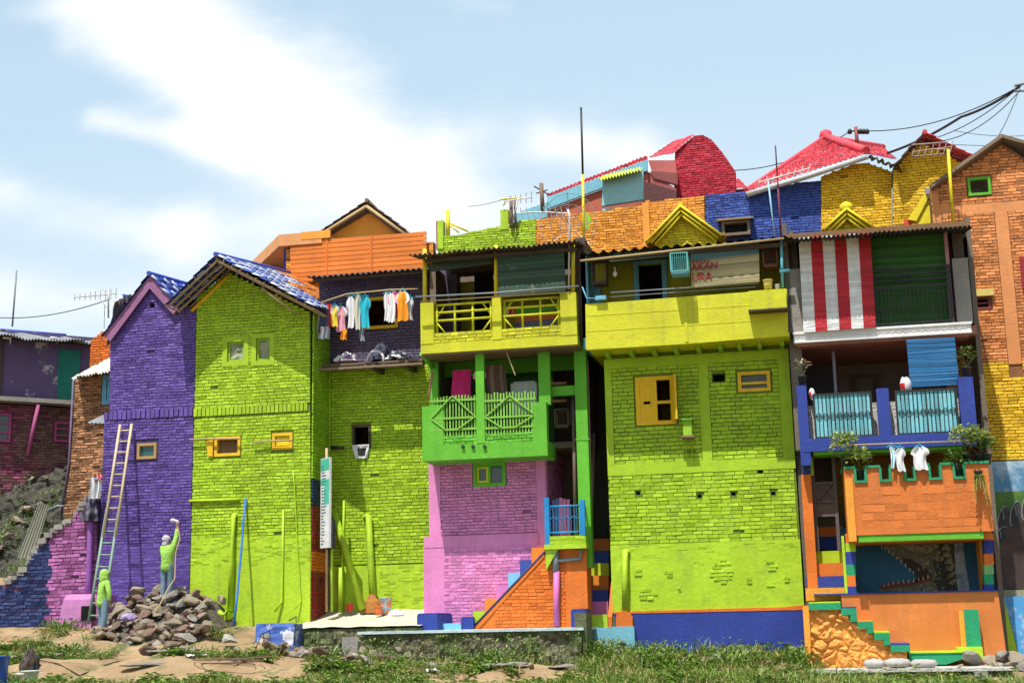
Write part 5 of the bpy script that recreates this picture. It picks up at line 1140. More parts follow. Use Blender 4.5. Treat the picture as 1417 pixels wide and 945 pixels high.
# rough stone face
m = MB(); NU, NV = 120, 90; u1_ = sw[-1][0]-.08
def stone_d(q):
    d_, pts_ = mnoise.voronoi(q, distance_metric='DISTANCE')
    return max(0, min(1, (d_[1]-d_[0])*2.4))
b0 = 0; idx = {}
for j in range(NV+1):
    for i in range(NU+1):
        u = interp(x0_, u1_, i/NU); z = interp(zbz, sw[0][1]-.02, j/NV)
        zt__ = zst(u)-.02
        if z <= zt__+.03:
            q = Vector((u*4.0, z*5.4, 0)); q += Vector((mnoise.noise((u*3, z*3, 0)), mnoise.noise((u*3, z*3, 5)), 0))*.55
            h = stone_d(q); h = .085*(1-(1-h)**2)*(.75+.5*mnoise.cell(q*.7))+.03*mnoise.noise((u*8, z*8, 1))+.02*mnoise.noise((u*22, z*22, 1))
            idx[i, j] = len(m.v); m.v.append(tuple(FT.w(u, min(z, zt__), -.10+h)))
for j in range(NV):
    for i in range(NU):
        ks = [(i, j), (i+1, j), (i+1, j+1), (i, j+1)]
        if all(k in idx for k in ks): m.face([idx[k] for k in ks], 0, .6, True)
m.build('stone_face', paint('stone_orange', (.80, .32, .06), per=0, wear=.3, wearcol=(.6, .2, .03), streak=.1, bump=.3), SZ)
m = MB(); w9 = .13
for k, (a, z) in enumerate(sw):
    p0 = x0_ if not k else sw[k-1][0]
    m.box(FT, (p0+.001, a, z-w9, z), -.10, .03)
    if k < len(sw)-1: m.box(FT, (a-w9, a-.001, sw[k+1][1]+.001, z-w9-.001), -.10, .028)
m.build('edging', TRIM, SZ); m = MB()
for k, (a, z) in enumerate(sw):
    p0 = x0_ if not k else sw[k-1][0]; MB().box(FT, (p0+.005, a, z+.001, z+.03), -1.0, .02).build('tread', [YLIME, BLUE, ORAN2, YLIME, BLUE][k], SZ)
m.box(FT, (x0_-.12, x0_-.001, zbz, sw[0][1]-.05), -.8, .02); m.build('side_pier', ORAN2, SZ)
# sandbags
for k, (x0, x1, y0, y1, lb) in enumerate(((1195, 1225, 911, 925, 'grey white sandbag nearest the orange stone stair foot'), (1223, 1260, 910, 924, 'long grey white sandbag in the middle of the row of three'), (1260, 1297, 911, 925, 'grey white sandbag under the green kerb at the end of the row'))):
    r_ = F(-2.8).R(x0, y0, x1, y1); m = MB(); uc, ru, h = (r_[0]+r_[1])/2, (r_[1]-r_[0])/2, r_[3]-r_[2]
    def g(u, v):
        a, t_ = u*6.283, v*2-1; q = (1-abs(t_)**3.2)**.5 if abs(t_) < 1 else 0; q = max(q, .12)
        return Vector((uc+ru*t_*1.03, -2.8+.17*q*math.cos(a)+.02*mnoise.noise((u*4, v*4, k)), r_[2]+h*.5+h*.5*q*math.sin(a)+.02*mnoise.noise((u*6, v*6, k+3))))
    m.grid(g, 16, 16, sm=True); tag(m.build('sandbag', paint('sandbag_cloth', (.45, .42, .40), per=0, wear=.5, wearcol=(.25, .23, .2), bump=.6)), lb, 'sandbag', 'sandbags in front of the orange stair')
# pad and mossy footing
u0, u1 = F(-3).P(1121, 930)[0], F(-3).P(1400, 922)[0]; zt_ = F(-3).P(1260, 928)[1]
PD = T('stone_terrace', 'low mossy stone footing under the orange stair and sandbags', 'terrace', Vector(((u0+u1)/2, -3, -.4)))
rough_wall('retaining_wall', u0, u1, -.6, zt_, -3.05, 2.0, MOSS, PD, nu=80, nv=14, seed=9); MB().box(F(-3.1), (u0-.03, u1+.03, zt_-.01, zt_+.05), -2.2, .03).build('paving', CONC, PD)
r_ = F(-3.2).R(1349, 931, 1368, 950); MB().box(F(-3.2), (r_[0], r_[1], r_[2]-.4, zt_-.02), -.1, .03).build('concrete_post', CEM, PD)
# laundry on castle balcony and rod
tag(MB().tube([FB.w(*FB.P(1148, 616.5, .1), .1), FB.w(*FB.P(1340, 610, .1), .1)], .014, 6).build('drying_pole', WOODL), 'thin pole hung with two white shirts above the castle balcony', 'pole')
garment('narrow turquoise and white top on the left above the castle balcony', FB, 1231, 1240, 617, 648, .1, [cW, cT], 'long', 'shirts above the castle balcony')
garment('white sleeveless top hanging second above the castle balcony', FB, 1238, 1254, 619, 652, .14, [cW], 'shirt', 'shirts above the castle balcony')
garment('larger white t-shirt with wide sleeves above the castle balcony', FB, 1260, 1287, 617, 650, .1, [cW], 'shirt', 'shirts above the castle balcony')
# potted plants
LEAFV = foliage('variegated_leaf', (.06, .16, .02), (.50, .55, .16)); LEAF = foliage('leaf', (.03, .09, .012), (.14, .26, .03)); POT = flat('black_pot', (.025, .025, .025), .5)
def leaf(m, p, d_, l, w_, t=None, droop=.3, mi=0):
    d_ = d_.normalized(); s_ = d_.cross(Vector((0, 0, 1)))
    if s_.length < .01: s_ = Vector((1, 0, 0))
    s_ = s_.normalized()*w_/2; b = len(m.v); mid = p+d_*l*.5; end = p+d_*l-Vector((0, 0, l*droop))
    m.v += [tuple(p), tuple(mid+s_), tuple(end), tuple(mid-s_)]; m.face([b, b+1, b+2, b+3], mi, rnd.random() if t is None else t)
def rdir(up_=.3): a = rnd.uniform(0, 6.283); z = rnd.uniform(-.5, 1)+up_; return Vector((math.cos(a), math.sin(a), z)).normalized()
def plant(label, c, r, h, lf, n=110, group='potted plants on the castle balcony', ls=.13, pot_h=.2, pr=.1, flowers=None):
    t = T('potted_plant', label, 'potted plant', c, group); c = Vector(c)
    MB().lathe(c, [(pr*.75, 0), (pr, pot_h), (pr*1.08, pot_h), (pr*1.08, pot_h-.02), (pr*.85, pot_h-.03)], 14).build('pot', POT, t)
    m = MB()
    for k in range(5): d_ = rdir(1)*h*.7; m.tube([c+Vector((0, 0, pot_h-.02)), c+Vector((0, 0, pot_h))+d_*.5, c+Vector((0, 0, pot_h))+d_], .008, 5)
    m.build('stem', flat('green_stem', (.08, .12, .03)), t); m = MB()
    for k in range(n):
        d_ = rdir(.25); q = rnd.random()**.5; p_ = c+Vector((d_.x*r*q, d_.y*r*q, pot_h+h*.5+d_.z*h*.5*q)); leaf(m, p_, (rdir(.2)+d_), ls*rnd.uniform(.6, 1.2), ls*.45)
        if flowers and rnd.random() < .08: m.m[-1] = 1
    m.build('foliage', [lf]+([flowers] if flowers else []), t); return t
for a in (('variegated plant in a black pot on the left corner of the castle balcony', 1170, 649, .27, .6, LEAFV, 260), ('variegated plant in a gap of the battlements, second from the left', 1189, 664, .24, .5, LEAFV, 240),
          ('small green plant in a gap near the right end of the battlements', 1326, 661, .22, .38, LEAF, 110), ('tall variegated plant third from the right on the castle balcony', 1340, 643, .32, .65, LEAFV, 280),
          ('bushy variegated plant in the right corner of the castle balcony', 1356, 642, .28, .5, LEAFV, 240), ('thin plant in a small pot at the very right end of the castle balcony', 1366, 642, .18, .32, LEAF, 80)):
    plant(a[0], FB.w(*FB.P(a[1], a[2], -.08), -.08), a[3], a[4], a[5], a[6])
plant('dry bare twig plant in a black pot on the left blue post', FJ.w(*FJ.P(1111, 533, dJ-.1), dJ-.1), .14, .4, foliage('dry_leaf', (.25, .17, .1), (.5, .4, .28)), 22, 'pots on the blue posts')
plant('pink flowering plant in a black pot on the right blue post', FJ.w(*FJ.P(1338, 521, dJ-.1), dJ-.1), .16, .5, LEAF, 50, 'pots on the blue posts', flowers=flat('pink_petal', (.8, .05, .15)))
# hanging fern on the castle wall
t = T('hanging_fern', 'pale fern hanging from a bracket on the right of the orange castle wall', 'plant', FB.w(*FB.P(1352, 650, .1), .1)); m = MB()
c = FB.w(*FB.P(1354, 655, .12), .12)
for k in range(11):
    a = rnd.uniform(-1.3, 1.3); L = rnd.uniform(.35, .75); pts = [c+Vector((math.sin(a)*L*.35*q, -.12*math.cos(a)*q, -L*q*q+.08*q)) for q in [i/9 for i in range(10)]]; m.tube(pts, .006, 4, 0, .6)
    for i in range(1, 10):
        for sg in (-1, 1): leaf(m, pts[i], Vector((sg, -.3, -.35)), .10*(1.1-i/11), .04)
m.build('fronds', LEAFV, t); MB().lathe(c+Vector((0, .02, -.08)), [(.05, 0), (.09, .12), (.09, .14)], 12).build('pot', POT, t)

# ================================================================== FAR RIGHT BRICK HOUSE
YK = 1.4; FK = F(YK); Pk = FK.P
HK = T('brick_house', 'tall salmon brick house with a green framed window above the mural', 'house', W(1400, 820, YK))
A = Pk(1384, 197); L_ = Pk(1287, 262); xr2 = Pk(1510, 500)[0]; Rr = (xr2, Pk(1510, 262)[1]); x0 = L_[0]; zlo = Pk(1390, 637)[1]; zb2 = zb
zy = Pk(1390, 498)[1]
wk1 = FK.R(1339, 246, 1371, 271); wk2 = FK.R(1343, 411, 1371, 429)
m = MB(); m.wall(FK, [(x0, zb2), (xr2, zb2), (xr2, Rr[1]), A, (x0, L_[1])], [wk1, wk2], -.25, 0)
zb4 = Pk(1370, 288)[1]; uc1 = Pk(1395, 400)[0]
m.bricks(FK, [(x0+.18, zlo), (xr2, zlo), (xr2, Rr[1]-.1), (A[0], A[1]-.1), (x0+.18, L_[1]-.0)], [grow(wk1, .03), grow(wk2, .03), (x0, xr2, zb4-.12, zb4+.12), (uc1-.15, uc1+.15, zb4-4, zb4)], m=lambda u, z: 1 if z < zy+.12*mnoise.noise((u, 0, 0)) else 0, H=.075, L=.2, gap=.018)
m.box(FK, (x0, xr2, zb4-.12, zb4+.12), -.01, .022, 2); m.box(FK, (uc1-.14, uc1+.14, zb4-3.7, zb4-.12), -.01, .025, 2); m.box(FK, (x0, x0+.18, zlo, L_[1]), -.01, .03, 2)
m.build('wall', [SALM, YEL, paint('salmon_plaster', (.72, .28, .09), bump=.5)], HK)
window(HK, FK, wk1, .02, GREEN, None, w=.06); window(HK, FK, wk2, .0, paint('maroon_frame', (.18, .03, .03)), None, w=.06, ch=(.5,))
r_ = grow(wk2, .05); MB().box(FK, (r_[0]-.03, r_[1]+.02, wk2[3]+.0, wk2[3]+.16), .0, .12).build('lintel', paint('cream_lintel', (.75, .6, .15)), HK)
wk3 = FK.R(1412, 355, 1450, 400); window(HK, FK, wk3, .06, DRED, GL, w=.1)
shell(HK, FK, (x0+.02, xr2, zb2, L_[1]), 6, DARKI)
MB().slab(FK.w(A[0], A[1]+.1, .3), FK.w(A[0], A[1]-.2, -2.5), FK.w(L_[0]+.5, L_[1]+.0, -2.5), FK.w(L_[0]-.05, L_[1]-.0, .3), .08).slab(FK.w(A[0], A[1]+.1, .3), FK.w(A[0], A[1]+.1, -6), FK.w(Rr[0], A[1]+.1-(Rr[0]-A[0])*.42, -6), FK.w(Rr[0], A[1]+.1-(Rr[0]-A[0])*.42, .3), .08).build('roof', WOOD, HK)
# mural wall in front of it
FM = F(YK-.35); Pm = FM.P; u0, u1 = Pm(1368, 720)[0], Pm(1520, 720)[0]; z0, z1 = Pm(1395, 816)[1], Pm(1395, 638)[1]
MW = T('mural_wall', 'wall painted with a giant dark hand below a blue sky at the right edge', 'wall', FM.w(u0, zb2, 0))
skm = paint('mural_sky', (.08, .24, .42), per=0, wear=1, wearcol=(.45, .55, .62), blotch=(.5, .68), flake=1.3, bump=.1, streak=0); grm = paint('mural_green', (.03, .12, .02), per=0, wear=.8, wearcol=(.10, .2, .03), blotch=(.4, .65), bump=.1); dkm = paint('mural_dark', (.028, .022, .022), per=0, wear=.8, wearcol=(.10, .05, .035), blotch=(.4, .62), bump=.1)
zs1, zs2 = Pm(1395, 680)[1], Pm(1395, 735)[1]
MB().box(FM, (u0, u1, zs1, z1), -.35, 0).build('sky_panel', skm, MW); MB().box(FM, (u0, u1, zs2, zs1-.001), -.35, .0).build('green_panel', grm, MW); MB().box(FM, (u0, u1, zb2, zs2-.001), -.35, 0).build('dark_panel', dkm, MW)
m = MB(); pp = []
def mpk(pts, d0, mt, par, name): return MB().poly(FM, [Pm(x, y) for x, y in pts], d0, d0+.003).build(name, mt, par)
mpk([(1376, 740), (1385, 720), (1400, 705), (1440, 690), (1440, 815), (1380, 815), (1376, 780)], .002, dkm, MW, 'hand')
for k, (x, y, a, l) in enumerate(((1388, 717, .25, 18), (1405, 711, .2, 18), (1421, 703, .15, 18), (1384, 742, .5, 15))):
    c = [(x+7*math.cos(t_)*math.cos(a)-l*math.sin(t_)*math.sin(-a)*-1, y+l*math.sin(t_)*math.cos(a)+7*math.cos(t_)*math.sin(a)) for t_ in [i*.4487 for i in range(14)]]
    mpk(c, .006+.001*k, paint('mural_finger', (.03, .03, .035), per=0, wear=.5, wearcol=(.12, .12, .13), flake=4), MW, 'finger')
    m = MB(); m.tube([FM.w(*Pm(px_, py_), .013) for px_, py_ in c[4:12]], .013, 4); m.tube([FM.w(*Pm(x+3*math.sin(t_)-2, y-l*.7+l*.9*t_/2), .013) for t_ in [i*.3 for i in range(7)]], .010, 4); m.build('finger_highlight', flat('mural_highlight', (.28, .28, .30)), MW)
r_ = FM.R(1370, 816, 1425, 825, .12); MB().box(FM, (u0, u1, r_[2], r_[3]), .0, .12).build('ledge', paint('ochre_grey_ledge', (.35, .30, .16)), MW)
FQ = F(YK-.9); r_ = FQ.R(1381, 825, 1397, 900); a, b = FQ.P(1390, 825), FQ.P(1396, 905)
m = MB(); m.poly(FQ, [(r_[0]-.12, a[1]), (r_[0]+.16, a[1]), (r_[0]+.42, b[1]-.4), (r_[0]+.15, b[1]-.4)], -.4, 0); m.build('lime_edge', YLIME, MW)
m = MB(); m.poly(FQ, [(r_[0]+.16, a[1]), (u1, a[1]), (u1, b[1]-.2), (r_[0]+.40, b[1]-.2)], -.4, -.004); m.build('sky_base', paint('bright_sky_mural', (.08, .35, .72), per=0, wear=1, wearcol=(.65, .7, .75), blotch=(.52, .66), flake=2), MW)
# ================================================================== BACK ROW, HIGHER UP THE HILL
GZ = .5
def backwall(name, label, Y, pts, mat, cat='house', depth=4, brick=True, H=.07, extra=None, holes=(), part='wall'):
    fr = F(Y); uv = [fr.P(x, y) for x, y in pts]; u0, u1 = min(p[0] for p in uv), max(p[0] for p in uv)
    zs9 = min(p[1] for p in uv); t = T(name, label, cat, fr.w((u0+u1)/2, GZ)); m = MB()
    m.wall(fr, uv, list(holes), -.25, 0); m.box(fr, (u0, u1, GZ, zs9-.001), -.25, 0)
    if brick: m.bricks(fr, uv, [grow(h, .03) for h in holes], H=H, L=.19, gap=.017, out=.034)
    m.build(part, mat, t); return t, fr, uv
# orange house behind left
t, fr, uv = backwall('house', 'orange house with a pointed roof rising behind the laundry', 4.2, [(396, 470), (600, 470), (600, 335), (396, 345)], ORAN2, holes=())
OH = t; a, b = fr.P(403, 338, .1), fr.P(586, 322, .1)
m = MB(); m.sheet(fr.w(a[0], a[1]+.05, .12), fr.w(b[0], a[1]+.05, .12), fr.w(b[0], a[1]-1.15, .14), fr.w(a[0], a[1]-1.15, .14), 2, .004, nv=2)
zt_ = a[1]+.05
for k in range(9): z = zt_-.13*k; m.box(fr, (a[0], b[0]+.1, z-.125, z-.012), .14, .165, 0, rnd.random())
m.build('cladding', paint('orange_cladding', (.80, .22, .025), bump=.2), OH)
m = MB()
for x, yy_ in ((455, 322), (516, 333)): u = fr.P(x, 350)[0]; m.box(fr, (u-.03, u+.03, zt_-1.1, zt_), .166, .18)
m.build('batten', ORAN, OH)
FG = F(4.5); A = FG.P(512, 288); L_ = FG.P(438, 333); Rr = FG.P(576, 338)
m = MB(); m.poly(FG, [(FG.P(447, 345)[0], FG.P(447, 345)[1]), (FG.P(566, 345)[0], FG.P(447, 345)[1]), (FG.P(566, 345)[0], Rr[1]), (A[0], A[1]-.05), (FG.P(447, 345)[0], L_[1]-.03)], -.2, 0); m.build('gable', paint('smooth_orange', (.92, .36, .03), bump=.15, per=0), OH)
gable_roof(OH, FG, (A[0], A[1]+.1), (L_[0]-.1, L_[1]), (Rr[0]+.15, Rr[1]), 3.5, .3, -.1, [paint('brown_tile', (.20, .13, .08), per=.5)], lambda i, j: 0, lambda i, j: 0)
eave_battens(OH, FG, A, (Rr[0], Rr[1]), .27, 3, mat=WOOD); eave_battens(OH, FG, A, L_, .27, 3, mat=WOOD, nraft=3)
m = MB()
for E in (L_, (Rr[0]+.1, Rr[1])): m.tube([FG.w(A[0], A[1]-.04, .3), FG.w(E[0], E[1]-.06, .3)], .05, 6)
m.build('bargeboard', WOODL, OH)
m = MB(); pts = [FG.P(x, y, -.2) for x, y in ((455, 333), (475, 339), (510, 334), (560, 337))]; m.tube([FG.w(a_, z_, .25) for a_, z_ in pts], .045, 6); m.build('eave_strip', WOODD, OH)
# concrete canopy terrace left of it: a flat roof slab receding
YC = 4.0; c1, c2 = W(386, 322, YC), W(445, 323, YC); h1 = W(386, 338, YC)
zc = (c1.z+c2.z)/2; th = c1.z-h1.z
OT = T('roof_terrace', 'orange concrete canopy on blue posts left of the pointed orange house', 'terrace', Vector((c1.x, YC, GZ)))
far = 10
m = MB(); rr_ = ray(331, 379); fl = CAM+rr_*((zc-CAM.z)/rr_.z)
q = [Vector((c1.x, YC, zc)), Vector((c2.x, YC, zc)), Vector((c2.x, fl.y, zc)), fl]
m.hexa([p-Vector((0, 0, th)) for p in q]+q); m.build('canopy_slab', PEACH, OT)
m = MB(); ff = F(YC+.02); MB().box(F(YC-.01), (c2.x-.6, c2.x+.25, zc-th*.6, zc+.02), -.1, .0).build('canopy_edge', ORAN2, OT)
r_ = F(YC+1.5).R(352, 372, 402, 392); MB().box(F(YC+2.6), (r_[0]-1.2, r_[1]+.5, zc-2.2, zc-th), -.1, 0).build('rear_wall', OLIV, OT)
for x, y0, y1, YY in ((397, 345, 395, YC+.3), (375, 362, 390, YC+2)): a_, b_ = W(x, y0, YY), W(x, y1+20, YY); MB().box(F(YY), (a_.x-.09, a_.x+.09, b_.z, zc-th), -.15, 0).build('post', BLUE, OT)
a_, b_ = F(YC-.2).P(330, 380), F(YC-.2).P(452, 440)
MB().box(F(YC), (a_[0]+.6, c2.x-.9, GZ, F(YC).P(380, 392)[1]), -8, 0).build('lower_wall', ORAN2, OT)
# lime parapet
t, fr, uv = backwall('parapet_wall', 'curved top lime brick wall behind the yellow balcony roof', 3.8, [(606, 380), (742, 380), (742, 303), (720, 306), (700, 311), (674, 317), (650, 322), (628, 327), (612, 328.5), (606, 329)], LIME, 'wall')
m = MB(); a_ = fr.R(606, 306, 614, 345); m.box(fr, a_, -.2, .06, 0); r9 = fr.R(693, 291, 704, 318); m.box(fr, r9, -.2, .05); m.build('pier', LIME, t)
MB().box(fr, (a_[0]-.04, a_[0], a_[2], a_[3]), -.2, .03).build('red_edge', DRED, t)
m = MB(); q = lambda x, y: fr.w(*fr.P(x, y, -.1), -.1)
m.tube([q(620, 330), q(620, 291)], .06, 8).tube([q(620, 308), q(647, 320)], .03, 6).tube([q(620, 310), q(635, 322)], .025, 6)
tag(m.build('pole', YPIPE), 'short yellow pole with slanting braces at the left end of the lime parapet', 'pole')
# orange wall
Y5 = 3.7
t, fr, uv = backwall('brick_wall', 'long orange brick wall above the dark roof of the big lime house', Y5, [(742.2, 380), (976, 380), (975, 271), (940, 275), (905, 279), (893, 279), (892, 284), (850, 290), (800, 297), (742, 304)], ORAN2, 'wall')
u = fr.P(895, 300)[0]; MB().box(fr, (u-.1, u+.07, uv[0][1], uv[5][1]-.05), -.05, .08).build('pilaster', ORAN2, t)
m = MB(); u, z = fr.P(812, 305, .04); m.grid(lambda a, b: fr.w(u+.11*math.cos(a*6.283)*b, z+.24*math.sin(a*6.283)*b, .035), 14, 1); m.build('lime_spot', LIME2, t)
# blue wall
whb_ = F(Y5-.05).R(1000, 309, 1038, 324)
t, fr, uv = backwall('brick_wall', 'royal blue brick wall between the orange and yellow walls', Y5-.05, [(976.2, 380), (1136, 380), (1136, 250), (1090, 256), (1030, 265), (976, 272)], NBLUE, 'wall')
r_ = fr.R(999, 306, 1038, 326, .25); tt = T('roof_hatch', 'boxy wooden window hood with dark opening on the royal blue wall', 'window', fr.w((r_[0]+r_[1])/2, r_[2]))
frame_mb(fr, r_, .07, .03, .3).build('frame', WOOD, tt); MB().box(fr, (r_[0]+.07, r_[1]-.07, r_[2]+.07, r_[3]-.07), .03, .1).build('opening', BLK, tt); MB().slab(fr.w(r_[0]-.12, r_[3]+.12, .02), fr.w(r_[1]+.1, r_[3]+.12, .02), fr.w(r_[1]+.1, r_[3]+.04, .42), fr.w(r_[0]-.12, r_[3]+.04, .42), .04).build('hood', WOODL, tt)
# yellow walls
t, fr, uv = backwall('house', 'yellow brick house wall under the large red hipped roof', Y5-.1, [(1136.2, 380), (1234, 380), (1234, 238), (1200, 226), (1180, 228), (1136, 245)], YEL, 'house')
YH = t
t, fr, uv = backwall('house', 'yellow brick house with torn red roof right of the hipped roof', Y5-.3, [(1234.2, 380), (1345, 380), (1345, 237), (1310, 215), (1277, 199), (1262, 208), (1236, 238)], YEL, 'house')
YH2 = t; YH2fr = fr
# red hipped roof over yellow house and blue wall
Yr = Y5-.4; S0 = W(1040, 263, Yr); S1 = W(1232, 222, Yr); ap = W(1143, 192, Yr+4.5); ap2 = W(1185, 200, Yr+6)
e0, e1, e2 = W(1036, 266, Yr+.1), W(1200, 216, Yr-.2), W(1243, 227, Yr+.6)
zE = (e0.z+e1.z)/2
e0 = W(1033, 266, Yr+.2); e1 = W(1199, 214, Yr-.1)
m = MB(); m.tiles(ap+Vector((-.06, 0, 0)), ap+Vector((.06, 0, 0)), e1, e0, 24, 17, amp=.04); m.tiles(ap+Vector((0, 0, -.03)), W(1222, 205, Yr+6.5), W(1240, 222, Yr+3), e1, 14, 13, amp=.04)
m.tube([ap+Vector((0, -.02, .06)), e1+Vector((0, 0, .1))], .11, 8); m.lathe(ap+Vector((0, 0, -.05)), [(.12, 0), (.19, .1), (.16, .25), (.05, .32)], 12)
m.tube([ap+Vector((0, -.02, .06)), e0+Vector((0, 0, .05))], .07, 7); m.tube([ap+Vector((0, 0, .03)), W(1222, 204, Yr+6.5)], .1, 8)
m.build('roof', REDT, YH)
d3 = Vector((0, -.06, -.08)); MB().tube([e0+d3, e0.lerp(e1, .5)+d3+Vector((0, 0, -.03)), e1+d3], .075, 8).build('gutter', paint('grey_white_gutter', (.55, .55, .55)), YH)
q0, q1 = W(1203, 216, Yr-.1), W(1250, 232, Yr-.1); MB().sheet(q0+Vector((0, .9, .25)), q1+Vector((.2, .9, .2)), q1+Vector((0, 0, -.05)), q0, 6, .03, tone=1, sag=.1).build('lean_to_sheet', RUST, YH2)
fr = YH2fr; A = fr.P(1278, 193); L_ = fr.P(1240, 234); Rr = fr.P(1345, 216+8)
gable_roof(YH2, fr, A, (L_[0], L_[1]), Rr, 3, .45, .3, [REDT, paint('broken_brown_tile', (.16, .07, .05), per=.6)], lambda i, j: 1, lambda i, j: 0)
# small yellow gables in front
for x0, xa, x1, ya, y1, Yg, lb in ((897, 943, 1000, 289, 338, 2.9, 'bright yellow gable with ribbed bargeboards in front of the orange wall'), (1140, 1171, 1210, 293, 322, 2.6, 'small bright yellow gable peeping over the striped blind house roof')):
    fg = F(Yg); A = fg.P(xa, ya); L_ = fg.P(x0, y1); Rr = fg.P(x1, y1-8 if x1 < 1100 else y1-2); zb9 = min(L_[1], Rr[1])-.6
    t = T('gable_roof', lb, 'roof', fg.w(A[0], GZ)); m = MB(); pl = [(L_[0]+.15, zb9), (Rr[0]-.15, zb9), (Rr[0]-.15, Rr[1]), (A[0], A[1]-.12), (L_[0]+.15, L_[1])]; m.wall(fg, pl, [], -.2, 0); m.bricks(fg, pl, [], out=.02); m.box(fg, (L_[0]+.15, Rr[0]-.15, GZ, zb9-.001), -.2, 0); m.build('gable', BRYEL, t)
    gable_roof(t, fg, A, L_, Rr, .9, .3, -.05, [YEL], lambda i, j: 0, lambda i, j: 0)
    m = MB()
    for E in (L_, Rr):
        for k in range(3): m.tube([fg.w(A[0], A[1]-.02-.1*k, .34-.06*k), fg.w(E[0]+(.1*k if E is L_ else -.1*k), E[1]-.02-.03*k, .34-.06*k)], .035, 6)
    m.build('bargeboard', BRYEL, t); 
    if xa > 1100: MB().lathe(fg.w(A[0], A[1], .2), [(.1, -.1), (.17, 0), (.15, .12), (.06, .18)], 10).build('ridge_cap', BRYEL, t)
# yellow slanting gutter
fr = F(2.0); q = lambda x, y, d=0: fr.w(*fr.P(x, y, d), d)
m = MB(); P4 = [fr.P(x, y) for x, y in ((1283, 262), (1289, 266), (1268, 306), (1256, 304))]; m.poly(fr, P4, -.3, 0); P5 = [fr.P(x, y) for x, y in ((1288, 264), (1288, 318), (1262, 318))]; m.poly(fr, P5, -.35, -.05)
t = tag(m.build('roof_chute', BRYEL), 'bright yellow slanting roof edge against the salmon brick house', 'roof')
r_ = fr.R(1281, 260, 1290, 268, .1); o = MB().box(fr, r_, -.1, .06).build('cap', cG, None); w_ = o.location.copy(); o.parent = t; o.location = w_-t.location
r_ = fr.R(1252, 302, 1263, 318, .0); o = MB().box(fr, r_, -.2, -.06).build('red_end', paint('red_end_paint', (.75, .06, .02)), None); w_ = o.location.copy(); o.parent = t; o.location = w_-t.location
# red brick house at the back
Yb = 7
t, fr, uv = backwall('brick_house', 'crimson brick house with rounded gable high at the back', Yb, [(932, 300), (1018, 300), (1018, 238), (1000, 212), (985, 194), (972, 187), (962, 188), (945, 201), (934, 210)], REDP, 'house')
a_, b_, c_, e_ = W(897, 216, Yb+3.2), W(962, 188, Yb-.0), W(934, 218, Yb-.1), W(893, 220, Yb+2)
m = MB(); m.tiles(W(935, 196, Yb+4), W(962, 187.5, Yb-.05), W(934, 212, Yb-.1), W(900, 219, Yb+2.5), 14, 6, amp=.04); m.build('roof', REDT, t)
m = MB(); r_ = F(Yb-.3).R(900, 222, 938, 252); fq = F(Yb-.3)
m.poly(fq, [fq.P(x, y) for x, y in ((897, 222), (934, 222), (937, 240), (902, 238))], -.1, 0, 0, .9); m.poly(fq, [fq.P(x, y) for x, y in ((900, 238.5), (938, 240.5), (938, 257), (905, 248))], -.1, .08, 0, .1); m.poly(fq, [fq.P(x, y) for x, y in ((890, 236), (900, 240), (936, 262), (936, 267), (890, 252))], -.1, .04, 0, .5)
m.build('sheet_cladding', paint('dull_red_sheet', (.42, .10, .09), per=.5, bump=.3), t)
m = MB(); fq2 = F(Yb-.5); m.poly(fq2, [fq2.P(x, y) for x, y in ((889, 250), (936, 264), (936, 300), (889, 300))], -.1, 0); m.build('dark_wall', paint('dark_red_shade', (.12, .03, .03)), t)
m = MB()
for x in (890, 900, 912, 924): r_ = F(Yb-.4).R(x, 252+(x-890)*.25, x+3, 282); m.box(F(Yb-.4), r_, -.1, .02)
m.build('window_post', paint('dull_red_post', (.40, .08, .07)), t)
# pale blue lean-to and long light blue fascia
fc = F(5.2); t = T('lean_to_house', 'pale blue sheet lean-to with yellow edged roof under the crimson house', 'house', fc.w(fc.P(862, 280)[0], GZ))
m = MB(); m.poly(fc, [fc.P(x, y) for x, y in ((833, 285), (890, 276), (890, 232), (834, 247))], -.15, 0); u0, u1 = fc.P(833, 280)[0], fc.P(890, 280)[0]; zz = fc.P(860, 287)[1]; m.box(fc, (u0, u1, GZ, zz), -.15, -.01); m.build('sheet_wall', paint('pale_aqua_sheet', (.28, .56, .60), wear=.8, wearcol=(.48, .60, .45), per=0, bump=.2), t)
m = MB(); P_ = lambda x, y, d: fc.w(*fc.P(x, y, d), d); m.sheet(P_(833, 244, -.8), P_(888, 231, -.8), P_(887, 235.5, .35), P_(829, 250, .35), 14, .03, tone=0); m.build('roof', CHAR, t)
fc = F(6.5); t = T('long_roof', 'long light blue fascia board of a red roofed building behind the orange wall', 'roof', fc.w(fc.P(800, 290)[0], GZ))
m = MB(); m.poly(fc, [fc.P(x, y) for x, y in ((757, 273), (896, 221), (896, 236), (757, 289))], -.1, 0); m.build('fascia', CYAN, t)
m = MB(); m.poly(fc, [fc.P(x, y) for x, y in ((757, 289.5), (896, 236.5), (896, 330), (757, 330))], -.3, -.1); zz = fc.P(800, 331)[1]; m.box(fc, (fc.P(757, 300)[0], fc.P(896, 300)[0], GZ, zz), -.3, -.12); m.build('wall', paint('brick_red_wall', (.50, .12, .06)), t)
m = MB(); m.tiles(W(757, 270, 8.5), W(896, 217, 8.5), fc.w(*fc.P(896, 221), -.05), fc.w(*fc.P(757, 273), -.05), 26, 8, amp=.035); m.build('roof', REDT, t)
fc = F(6.0); m = MB(); t = T('corrugated_sheet', 'light blue sheet roof edge behind the aerials over the lime parapet', 'roof', fc.w(fc.P(730, 300)[0], GZ)); m.poly(fc, [fc.P(x, y) for x, y in ((708, 297), (757, 280), (757, 300), (708, 318))], -.1, 0); m.build('fascia', CYAN, t)
